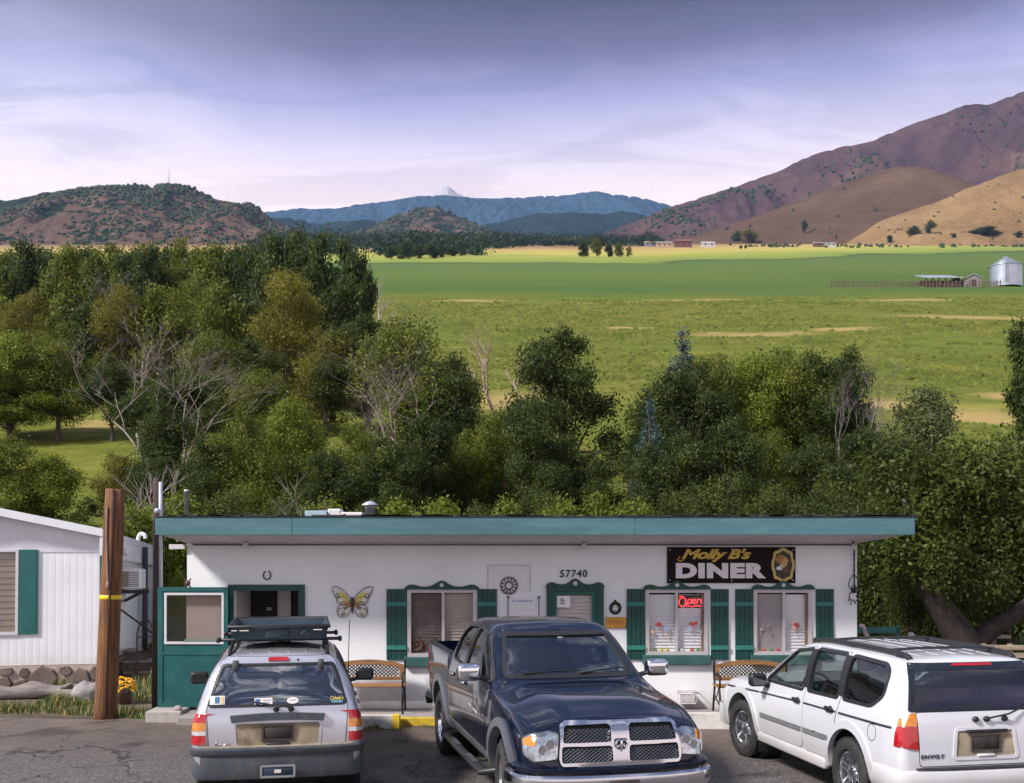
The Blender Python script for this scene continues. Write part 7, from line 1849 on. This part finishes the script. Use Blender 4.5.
for px, py, w_, k_ in ((10, 330, 90, 'bright'), (58, 322, 84, 'elm'), (112, 352, 60, 'dark'), (214, 326, 84, 'elm'), (248, 338, 76, 'dark'), (326, 322, 80, 'olive'), (368, 312, 84, 'dark'), (10, 376, 96, 'bright')):
    tree('tree', lD, 'tree', k_, px, py, 58 + (px % 3) * 2, w_, gD)
tree('tree', 'tall dark tree behind the bare grey tree, left of the meadow', 'tree', 'dark', 178, 362, 50, 96)
tree('tree', 'green tree with a rounded crown right of the bare grey tree', 'tree', 'elm', 262, 364, 50, 84)
tree('tree', 'dark tree standing right in front of the big bare tree trunk', 'tree', 'dark', 158, 398, 42, 70)
tree('olive_tree', 'small yellow olive tree in front of the grassy gap above the trailer', 'tree', 'olive', 118, 448, 42, 70)
tree('tree', 'tall spreading green tree at the meadow edge with grey dead branches in its crown', 'tree', 'elm', 404, 308, 46, 122)
tree('tree', 'green tree with a loose crown between the spreading tree and the bleached snag', 'tree', 'dark', 452, 352, 45, 80)
tree('dark_tree', 'dark tree with a broad ragged top standing alone against the meadow', 'tree', 'dark', 566, 322, 44, 108, var=1)
gE = 'trees in the nearest row behind the diner roof'; lE = 'leafy green tree in the nearest row right behind the diner roof'
for px, py, w_, k_ in ((6, 430, 90, 'elm'), (50, 452, 80, 'bright'), (158, 452, 76, 'dark'), (204, 428, 70, 'dark'), (240, 404, 84, 'elm'), (286, 398, 84, 'bright'), (320, 446, 60, 'dark'), (350, 424, 70, 'elm'), (388, 432, 80, 'dark'), (424, 408, 76, 'dark'), (462, 428, 70, 'elm'), (494, 402, 76, 'elm'), (532, 396, 80, 'dark'), (568, 432, 70, 'dark'), (592, 446, 60, 'dark')):
    tree('tree', lE, 'tree', k_, px, py, 38 + (px % 4), w_, gE)
gF = 'bushes behind the diner roof'; lF = 'low leafy bush showing just above the diner roof'
for px, py, w_ in ((190, 486, 130), (236, 490, 130), (284, 484, 120), (326, 494, 110), (398, 494, 110), (446, 488, 110), (476, 498, 90), (548, 492, 110), (150, 492, 110), (676, 484, 110), (726, 476, 130), (780, 480, 130), (832, 474, 130)):
    tree('bush', lF, 'bush', 'bush' if px < 600 and px % 4 else 'near', px, py, 30 + px % 3, w_, gF)
tree('bush', 'bright yellow-green bush above the middle of the diner roof', 'bush', 'bush', 604, 487, 29, 130)
tree('bush', 'green bush right of the brightest bush above the diner roof', 'bush', 'bush', 640, 492, 29.5, 90)
tree('bush', 'green bush at the left side of the brightest bush above the diner roof', 'bush', 'bush', 566, 494, 29.5, 90); tree('bush', 'small bright green bush left of the brightest bush above the diner roof', 'bush', 'bush', 506, 492, 29, 96)
tree('bush', 'sunlit green bush between the utility pole and the service pole', 'bush', 'bush', 138, 494, 30, 90); tree('bush', 'tall weedy green shrub in the gap between trailer and diner', 'bush', 'bush', 176, 566, 27, 40)
# right clump
gG = 'trees of the clump right of the open meadow'; lG = 'feathery green tree in the clump in front of the meadow on the right'
for px, py, w_, k_ in ((652, 384, 70, 'dark'), (690, 352, 84, 'dark'), (718, 346, 80, 'elm'), (752, 352, 78, 'bright'), (782, 340, 90, 'elm'), (812, 346, 80, 'dark')):
    tree('tree', lG, 'tree', k_, px, py, 42 + px % 3, w_, gG)
tree('tree', 'dark green tree behind the thin grey bare tree in the right clump', 'tree', 'dark', 852, 344, 46, 70)
tree('round_tree', 'round grey-green tree at the right end of the clump before the meadow', 'tree', 'grey', 920, 378, 42, 108); tree('tree', 'low dark tree below the thin grey bare tree on the right', 'tree', 'dark', 862, 424, 38, 90)
gH = 'trees in the near row right behind the diner'; lH = 'bushy green tree in the near row behind the right half of the diner roof'
for px, py, w_, k_ in ((648, 440, 70, 'dark'), (690, 428, 76, 'dark'), (732, 412, 76, 'dark'), (776, 426, 80, 'elm'), (820, 436, 80, 'dark')):
    tree('tree', lH, 'tree', k_, px, py, 36 + px % 3, w_, gH)
tree('spruce', 'tall blue spruce behind the left edge of the right clump', 'tree', 'spruce', 682, 333, 45, 110); tree('spruce', 'smaller blue spruce at the left foot of the right clump', 'tree', 'spruce', 650, 398, 39, 66)
tree('poplar', 'narrow dark columnar tree at the right edge before the meadow', 'tree', 'column', 1026, 304, 44, 46)
for px, py, Y, w_, k_, lab in ((886, 452, 27, 140, 'near', 'leafy green tree just beyond the right corner of the diner'), (948, 446, 26, 140, 'near', 'leafy green tree over the leaning trunk beyond the diner'), (1008, 462, 27, 130, 'near', 'leafy green tree at the right edge above the pallet fence'), (912, 530, 24.5, 120, 'near', 'low spreading dark bush tree beside the diner wall and leaning trunk'), (1010, 540, 28, 110, 'dark', 'dark shrubby tree behind the leaning trunk at the right edge'), (870, 560, 29, 100, 'dark', 'dark shrubby tree behind the diner corner and teal chair')):
    tree('tree', lab, 'tree', k_, px, py, Y, w_, var=(px // 10) % 3)

# leaning old trunk on the right
OT = thing('old_tree', 'old leaning tree with a thick dark forked trunk above the white SUV roof', 'tree', (gx(972, 23), 23, 0))
mb = MB()
def lp(px, py, dy=0): return Vector((gx(px, 23) - gx(972, 23), dy, gz(py, 23)))
mb.tube(curve([lp(972, 690), lp(966, 650), lp(953, 625), (lp(934, 598)), lp(925, 576), lp(920, 540), lp(905, 500)], 4), [.42 - .013 * k for k in range(25)], 12)
mb.tube(curve([lp(966, 655), lp(985, 634), lp(1010, 618), lp(1040, 600, .3)], 4), [.27 - .012 * k for k in range(13)], 10)
mb.build('trunk', pm('bark_dark', (.032, .023, .019), .9, var=.55, scale=4, bump=1.0, stretch=(5, 5, .8)), OT)
bl = [(-.9, -.7, 2.3, .55, .4, .45), (.3, -.6, 2.2, .5, .4, .35), (-1.1, .2, 3.7, 1.2, 1.0, .8), (.5, .3, 3.2, 1.1, .8, .7), (1.7, .4, 3.4, 1.2, 1.0, .8), (-.1, .3, 4.4, 1.3, 1.1, .8), (-1.9, .0, 2.9, .9, .8, .7), (-.8, -.5, 2.75, .7, .5, .5), (1.0, .2, 4.6, 1.3, 1.1, .7), (-1.5, .3, 4.6, 1.0, .9, .7)]
me = leaves('crown', bl, 26000, .058, LM['shade'], 77, .3, .4, .5); o = bpy.data.objects.new('crown', me); COL.objects.link(o); o.parent = OT

# bare trees
def bare(name, label, px, Y, pts_spec, seed, mat, r0=.14, depth=4, spread=.7, L0=None, up=.25):
    """leafless tree: limbs fork again and again"""
    X = gx(px, Y); z0 = G(X, Y); rg = random.Random(seed)
    T = thing(name, label, 'tree', (X, Y, z0 - .05)); mt = MB(); mbr = MB()
    top = gz(pts_spec, Y) - z0; L0 = L0 or top * .42
    def grow_(p, d, L, r, k):
        n = 3; pts = [p]; q_ = d.copy()
        for i in range(n):
            q_ = (q_ + Vector((rg.uniform(-1, 1), rg.uniform(-1, 1), rg.uniform(-.5, .9) * up * 2)) * .22).normalized(); pts.append(pts[-1] + q_ * L / n)
        (mt if k == depth else mbr).tube(pts, [r * (1 - .45 * i / n) for i in range(n + 1)], 6 if k > 1 else 4)
        if k == 0: return
        for j in range(rg.choice((2, 3, 3)) if k > 1 else rg.choice((3, 4, 5))):
            b = rg.uniform(.45, 1.0); s_ = pts[0].lerp(pts[-1], b) if b < .98 else pts[-1]
            i = min(n - 1, int(b * n)); s_ = pts[i].lerp(pts[i + 1], b * n - i) if b < .99 else pts[-1]
            dd = (q_ + Vector((rg.uniform(-1, 1), rg.uniform(-1, 1) * .8, rg.uniform(-.35, .7))) * spread * 1.3).normalized()
            grow_(s_, dd, L * rg.uniform(.55, .85), r * .52, k - 1)
    grow_(Vector((0, 0, -.2)), Vector((0, 0, 1)), (L0 or top * .36), r0, depth)
    mt.build('trunk', mat, T, fix=False)
    if mbr.v: mbr.build('branch', mat, T, fix=False)
    zmax = max(p[2] for p in mbr.v + mt.v); T.scale = (top / zmax,) * 3
    return T
bare('bare_tree', 'large bare grey tree with spreading twiggy branches in front of the left wood', 148, 43, 304, 3, barkg, .085, 6, .9, up=.15)
bare('bare_tree', 'second bare grey tree reaching over the olive bush above the trailer', 186, 44.5, 326, 8, barkg, .065, 6, .95)
bare('dead_tree', 'bleached forked dead snag standing alone at the edge of the meadow', 507, 47, 316, 21, pm('snag', (.30, .20, .16), .85, var=.4, scale=4), .16, 4, .42)
bare('bare_tree', 'grey dead branches at the left of the spreading tree on the meadow edge', 383, 43, 326, 9, barkg, .06, 6, .8)
bare('bare_tree', 'grey dead branches over the right side of the spreading tree', 432, 43, 350, 12, barkg, .07, 5, .8)
bare('bare_tree', 'thin mauve-grey bare tree standing in the right clump', 838, 41, 342, 15, pm('mauve_bark', (.17, .14, .155), .9, var=.3), .07, 6, .5, up=.5)
bare('bare_tree', 'slim leaning dead stem at the right edge of the dark clump by the meadow', 378, 74, 262, 17, barkg, .14, 3, .4)
bare('bare_tree', 'pale bare tree among the far trees at the left', 82, 82, 268, 5, barkg, .12, 5, .7); bare('bare_tree', 'pale bare tree in the second row above the big bare tree', 140, 74, 300, 6, barkg, .11, 5, .7)
bare('bare_tree', 'small grey bare bush tree low above the diner roof beside the roof vent', 355, 31, 470, 31, barkg, .06, 4, .7); bare('bare_tree', 'grey bare shrub between the bush row and the diner roof on the left', 150, 31, 452, 33, barkg, .08, 4, .7)

# trees of the valley floor
gV = 'tree line at the far end of the meadow'; lV = 'dark green tree in the line at the far left end of the meadow'
for px, py, w_, Y in ((392, 246, 16, 520), (404, 243, 20, 540), (418, 246, 18, 560), (430, 244, 18, 560), (441, 246, 16, 580), (452, 247, 16, 600), (463, 250, 10, 620)):
    tree('tree', lV, 'tree', 'fardark', px, py, Y, w_, gV)
for px, py, w_, Y, lab, k_ in ((500, 253.5, 8, 240, 'tiny yellow-green bush alone in the far meadow', 'olive'), (547.5, 243, 11, 240, 'upright dark tree at the left of the far group in the meadow', 'fardark'), (569, 239, 22, 240, 'broad green tree in the middle of the far meadow group', 'far'), (584, 241, 14, 257.5, 'green tree right of the broad one in the far meadow group', 'fardark'), (597, 236, 12, 257, 'tallest slim tree of the far meadow group', 'far'), (608, 242, 12, 257, 'small tree right of the slim one in the far meadow group', 'fardark'), (619, 242.5, 12, 257.5, 'roundish tree second from the right of the far meadow group', 'far'), (629, 245, 9, 257.5, 'small bush at the right end of the far meadow group', 'olive'),
                         (749, 228, 26, 243, 'pale green tree clump beside the far farmhouses', 'olive'), (737, 231, 14, 242, 'dark green tree left of the pale clump by the farmhouses', 'far'), (804.5, 219, 8, 234, 'single dark conifer below the brown hill', 'column'), (836, 234, 3, 239, 'small round bush in the far green field', 'far'), (770, 244, 5, 247, 'lone little bush at the near edge of the tan strip', 'fardark'), (741, 245, 4.5, 249, 'left one of two little bushes on the tan strip', 'fardark'), (746, 244.5, 4.5, 249, 'right one of two little bushes on the tan strip', 'fardark'),
                         (890, 235, 7, 243, 'dark upright bush at the edge of the light green strip', 'fardark'), (914, 226, 16, 235, 'left bush of the group at the foot of the golden hill', 'far'), (930, 220, 12, 233.5, 'tallest bush of the group at the foot of the golden hill', 'far'), (954, 233, 6, 238.5, 'small dark bush right of the group below the golden hill', 'fardark'), (1019, 231, 9, 238, 'dark bush at the right edge below the golden hill', 'fardark'), (985, 228, 34, 236, 'long low bushy thicket at the foot of the golden hill', 'far')):
    tree('bush' if 'bush' in lab or 'thicket' in lab else 'tree', lab, 'bush' if 'bush' in lab or 'thicket' in lab else 'tree', k_, px, py, foot(px, Y)[0], w_, base_z=foot(px, Y)[1])
# the far wood reads as one mass
rs = np.random.RandomState(4); bl = []
for k in range(520):
    px = rs.uniform(262, 660); Y = rs.uniform(950, 1500); X = gx(px, Y)
    z = plane(Y); r0 = rs.uniform(4, 8)
    if px > 520 and Y < 1150: continue
    bl.append((X, Y, z + r0 * .6 + rs.uniform(0, 4), r0 * 1.4, r0 * 1.4, r0))
for k in range(160):
    px = rs.uniform(250, 480); Y = rs.uniform(620, 800); X = gx(px, Y); r0 = rs.uniform(4, 7); bl.append((X, Y, plane(Y) + r0 * .7, r0 * 1.1, r0 * 1.1, r0))
me = leaves('far_wood', bl, 70000, 1.3, leafmat('leaf_far', (.010, .022, .012), (.020, .040, .018), (.045, .070, .028), .2, .02), 5, .4, .6)
o = bpy.data.objects.new('far_wood', me); COL.objects.link(o); tag(o, 'dark green wood across the far end of the valley', 'wood', kind='stuff')

# rough grass standing on the near slope
def tussocks(n, seed):
    rs = np.random.RandomState(seed); Y = 46 + 150 * rs.rand(n) ** 1.5; px = rs.uniform(150, 1080, n); X = (px - CX) * Y / F
    keep = np.array([noise.noise((x * .05, y * .05, 3.0)) + .6 * noise.noise((x * .25, y * .2, 9.0)) > -.05 + .3 * math.sin(x * 7.1 + y * 3.3) for x, y in zip(X, Y)]); X, Y = X[keep], Y[keep]
    bare_ = np.zeros(len(X), bool)
    for (bpx, bpy_, rx, ry) in BARE_PATCHES:
        by = 12295 / (bpy_ - 236.0); bx_ = (bpx - CX) * by / F
        bare_ |= ((X - bx_) / rx) ** 2 + ((Y - by) / ry) ** 2 < .9 * (.5 + rs.rand(len(X)))
    X, Y = X[~bare_], Y[~bare_]; n = len(X)
    Z = np.array([G(x, y) for x, y in zip(X, Y)]); s_ = (.05 + .09 * rs.rand(n)) * (1 + Y / 130); h_ = (.05 + .11 * rs.rand(n)) * (1 + Y / 130); a = rs.rand(n) * 6.28
    dx, dy = np.cos(a) * s_ * 1.6, np.sin(a) * s_ * .5; lx, ly = rs.normal(size=n) * .1, rs.normal(size=n) * .1
    V = np.stack([np.stack([X - dx, Y - dy, Z - .02], 1), np.stack([X + dx, Y + dy, Z - .02], 1), np.stack([X + dx * .7 + lx, Y + dy * .7 + ly + h_ * 1.6, Z + h_ * 1.4], 1), np.stack([X - dx * .7 + lx, Y - dy * .7 + ly + h_ * 1.4, Z + h_ * 1.2], 1)], 1).reshape(-1, 3)
    me = bpy.data.meshes.new('meadow_grass'); me.vertices.add(4 * n); me.vertices.foreach_set('co', V.astype(np.float32).ravel()); me.loops.add(4 * n); me.loops.foreach_set('vertex_index', np.arange(4 * n, dtype=np.int32)); me.polygons.add(n)
    me.polygons.foreach_set('loop_start', np.arange(0, 4 * n, 4, dtype=np.int32)); me.polygons.foreach_set('loop_total', np.full(n, 4, dtype=np.int32)); me.update()
    me.materials.append(leafmat('leaf_meadow', (.070, .105, .014), (.135, .158, .022), (.25, .235, .045), .3, .22)); o = bpy.data.objects.new('meadow_grass', me); COL.objects.link(o)
    tag(o, 'tussocks of rough grass all over the near meadow', 'grass', kind='stuff')
tussocks(80000, 3)

# ================================================================== farm in the valley
YS_ = 246
SI = thing('grain_silo', 'round corrugated metal grain silo with a conical roof at the right of the meadow', 'silo', (gx(1005.5, YS_), YS_, G(gx(1005.5, YS_), YS_) - .1))
ms = pm('silo_metal', (.42, .45, .50), .35, .8, var=.15, scale=.5, bump=.05)
r0 = 15.2 * YS_ / F; hs = (286 - 267.5) * YS_ / F
mb = MB(); prof = [(r0 * 1.02, -.5), (r0 * 1.02, .15)]
for k in range(16): prof += [(r0, .16 + hs * k / 16), (r0 + .05, .16 + hs * (k + .5) / 16)]
mb.lathe(prof + [(r0, .16 + hs)], n=40); mb.build('drum', ms, SI, sharp=60)
mb = MB(); mb.lathe([(r0 + .18, hs + .12), (r0 + .18, hs + .22), (.55, hs + 2.15), (.5, hs + 2.5), (0, hs + 2.6)], n=40)
for k in range(20): a = 2 * math.pi * k / 20; mb.tube([((r0 + .15) * math.cos(a), (r0 + .15) * math.sin(a), hs + .25), (.5 * math.cos(a), .5 * math.sin(a), hs + 2.2)], .05, 4)
mb.build('roof', pm('silo_roof', (.46, .49, .55), .35, .8, var=.1, scale=.5), SI)
mb = MB(); mb.tube([(-1.4, -r0 * .94, .2), (-1.4, -r0 * .94, hs)], .05, 4); mb.tube([(-.9, -r0 * .97, .2), (-.9, -r0 * .97, hs)], .05, 4)
for k in range(12): mb.tube([(-1.4, -r0 * .95, .4 + k * .36), (-.9, -r0 * .97, .4 + k * .36)], .035, 4)
mb.build('ladder', pm('ladder_grey', (.12, .13, .15), .5, .5), SI)
YB_ = 243
BA = thing('barn', 'long low open barn with a pale blue metal roof beside the silo', 'barn', (gx(940, YB_), YB_, G(gx(940, YB_), YB_)))
a, b = gx(924, YB_) - gx(940, YB_), gx(960, YB_) - gx(940, YB_); bw_ = pm('barn_wood', (.07, .042, .035), .9, var=.3, scale=.6)
mb = MB(); mb.box(a + .3, b - .2, 3.2, 7.8, -1.4, 2.2); mb.box(b - .5, b - .2, -.6, 3.19, -.8, 2.4); 
for k in range(6): x = a + .3 + (b - a - .8) * k / 5; mb.box(x - .12, x + .12, -.6, -.35, -.8, 1.9)
mb.box(a + .3, b - .6, -.3, -.1, -.8, .9); mb.build('wall', bw_, BA)
mb = MB(); mb.add([(a - .3, -1, 1.85), (b + .3, -1, 1.85), (b + .6, 8.4, 4.6), (a + 1.0, 8.4, 4.6), (a - .3, -1, 2.05), (b + .3, -1, 2.05), (b + .6, 8.4, 4.8), (a + 1.0, 8.4, 4.8)], [(0, 3, 2, 1), (4, 5, 6, 7), (0, 1, 5, 4), (1, 2, 6, 5), (2, 3, 7, 6), (3, 0, 4, 7)])
mb.build('roof', pm('barn_roof', (.40, .45, .52), .45, .4, var=.12, scale=.4), BA)
SHd = thing('shed', 'small grey shed with a pitched metal roof between barn and silo', 'shed', (gx(971, YB_), YB_, G(gx(971, YB_), YB_) - .1))
mb = MB(); mb.prism([(-1.7, -.5), (1.7, -.5), (1.7, 1.7), (0, 2.6), (-1.7, 1.7)], 'y', -1.5, 1.5); mb.build('wall', pm('shed_grey', (.24, .22, .21), .9, var=.2, scale=1), SHd)
mb = MB(); [mb.prism([(0, 2.62), (s_ * 1.95, 1.62), (s_ * 1.95, 1.75), (0, 2.76)], 'y', -1.7, 1.7) for s_ in (1, -1)]; mb.build('roof', pm('shed_roof', (.42, .46, .52), .4, .5), SHd)
mb = MB(); mb.box(-.5, .5, -1.53, -1.505, -.1, 1.4); mb.build('door', bw_, SHd)
FN = thing('corral_fence', 'brown post and rail corral fence running left of the barn', 'fence', (gx(915, 240), 240, G(gx(915, 240), 240)))
fw_ = pm('fence_wood', (.12, .075, .06), .9, var=.3, scale=.8); x0 = gx(833, 240) - gx(915, 240); x1 = gx(1000, 240) - gx(915, 240); rg = random.Random(7)
k = 0; x = x0
while x < x1:
    mb = MB(); yy = 1.5 * math.sin(x * .22); zz = G(x + gx(915, 240), 240 + yy) - FN.location.z; mb.tube([(x, yy, zz - .4), (x + rg.uniform(-.1, .1), yy, zz + 1.5 + rg.uniform(-.2, .5))], .13, 5); mb.build('post', fw_, FN); x += rg.uniform(.55, 1.1); k += 1
mb = MB()
for h_ in (.6, 1.2): mb.tube([(x0 + (x1 - x0) * i / 40, 1.5 * math.sin((x0 + (x1 - x0) * i / 40) * .22), G(x0 + (x1 - x0) * i / 40 + gx(915, 240), 240 + 1.5 * math.sin((x0 + (x1 - x0) * i / 40) * .22)) - FN.location.z + h_) for i in range(41)], .07, 4)
mb.build('rail', fw_, FN)
def house(px, Y, w_, d_, h_, rise, wallc, roofc, label, rz=0):
    X = gx(px, Y); T = thing('house', label, 'house', (X, Y, G(X, Y) - .3), rz)
    mb = MB(); mb.box(-w_ / 2, w_ / 2, -d_ / 2, d_ / 2, -1, h_); mb.build('wall', pm('house_' + wallc[0], wallc[1], .8), T)
    mb = MB(); mb.prism([(-d_ / 2 - .5, h_), (d_ / 2 + .5, h_), (0, h_ + rise)], 'x', -w_ / 2 - .5, w_ / 2 + .5); mb.build('roof', pm('house_roof_' + roofc[0], roofc[1], .8), T)
    for k in range(max(1, int(w_ / 5))):
        x = -w_ / 2 + w_ * (k + .5) / max(1, int(w_ / 5)); mb = MB(); mb.box(x - .7, x + .7, -d_ / 2 - .06, -d_ / 2 - .005, h_ * .35, h_ * .8); mb.build('window', dark, T)
tan_, red_, wh_, gr_ = ('tan', (.42, .30, .18)), ('red', (.15, .055, .05)), ('white', (.48, .46, .45)), ('grey', (.25, .22, .22))
house(664, 1050, 15, 8, 4.0, 2.6, tan_, gr_, 'tan farmhouse with a grey roof left of the red barn'); house(683, 1080, 17, 9, 5.0, 3.5, red_, ('rust', (.18, .07, .055)), 'dark red barn among the far farmhouses'); house(708, 1100, 13, 8, 3.6, 2.4, wh_, wh_, 'small white farmhouse right of the red barn'); house(650, 1180, 12, 8, 3.6, 2.4, gr_, tan_, 'small house at the left end of the far farm')
house(830, 1080, 10, 8, 3.4, 2.2, wh_, gr_, 'small white house below the brown hill'); house(818, 1100, 9, 7, 3.2, 2.2, red_, gr_, 'small rusty shed left of the white house below the brown hill')

# ================================================================== behind and beside the diner
PF = thing('pallet_fence', 'weathered grey pallet style fence with wide horizontal boards at the right edge', 'fence', (gx(1008, 21.5), 21.5, 0), R(-4))
wg = pm('weathered_wood', (.30, .245, .18), .85, var=.35, scale=3, bump=.4, stretch=(.6, 5, 5))
zt_ = gz(645, 21.5)
for k in range(4):
    mb = MB(); mb.box(-.48, 1.6, -.03, -.005, zt_ - .10 - k * .155, zt_ - .0 - k * .155, .004); mb.build('board', wg, PF)
for x in (-.46, .05, .62, 1.2):
    mb = MB(); mb.box(x - .04, x + .04, .0, .08, 0, zt_ + .02); mb.build('post', wg, PF)
TB = thing('stone_table', 'pale flat stone slab table behind the pallet fence', 'table', (gx(988, 25.5), 25.5, 0))
mb = MB(); zt_ = gz(634.5, 25.5); mb.box(-.42, .42, -.3, .3, zt_ - .08, zt_, .02); mb.build('slab', pm('slab_pale', (.42, .36, .30), .8, var=.15), TB)
mb = MB(); mb.box(-.15, .15, -.12, .12, 0, zt_ - .081); mb.build('pedestal', barkg, TB)
LC = thing('lawn_seat', 'teal painted wooden lawn bench in the shade beyond the diner corner', 'bench', (gx(878, 20.6), 20.6, 0), R(-8))
tl_ = pm('lawn_teal', (.03, .15, .14), .6, var=.2, scale=4); zt_ = gz(627, 20.6)
mb = MB(); mb.box(-.45, .45, .2, .24, zt_ - .14, zt_ - .02, .01); mb.box(-.45, .45, .2, .24, zt_ - .34, zt_ - .22, .01); mb.build('backrest', tl_, LC)
mb = MB(); mb.box(-.45, .45, -.25, .2, .40, .44, .01); mb.build('seat', tl_, LC)
for x in (-.43, .39):
    for y, h_ in ((.2, zt_ + .03), (-.22, .44)): mb = MB(); mb.box(x, x + .05, y, y + .05, 0, h_); mb.build('leg', tl_, LC)
STn = thing('garden_statue', 'small pale garden figure standing by the diner corner behind the white SUV', 'statue', (gx(864, 19.6), 19.6, 0))
mb = MB(); z_ = gz(645, 19.6); mb.lathe([(.16, 0), (.13, .05), (.06, .1), (.06, z_ - .05), (.14, z_)], n=14); mb.build('pedestal', bould, STn)
mb = MB(); mb.tube(curve([(-.2, 0, z_ + .02), (-.05, 0, z_ + .05), (.06, 0, z_ + .12), (.02, 0, z_ + .24), (-.02, 0, z_ + .34), (-.09, 0, z_ + .36)], 4), [.03, .06, .075, .08, .08, .075, .07, .06, .05, .045, .04, .036, .034, .034, .033, .036, .04, .04, .035, .03, .02], 8); mb.tube([(.05, 0, z_ + .08), (.22, 0, z_ + .04)], [.05, .02], 6); mb.build('figure', pm('statue_pale', (.50, .42, .40), .8, var=.2), STn)
ST2 = thing('garden_post', 'short pale post with a rounded top behind the white SUV roof', 'post', (gx(911, 21), 21, 0)); z_ = gz(640, 21)
mb = MB(); mb.tube([(0, 0, 0), (0, 0, z_)], .05, 8); mb.build('shaft', pm('post_pale', (.40, .34, .34), .8), ST2); mb = MB(); mb.blob((0, 0, z_ + .06), (.08, .08, .1), 10, 7); mb.build('top', MATS['statue_pale'], ST2)
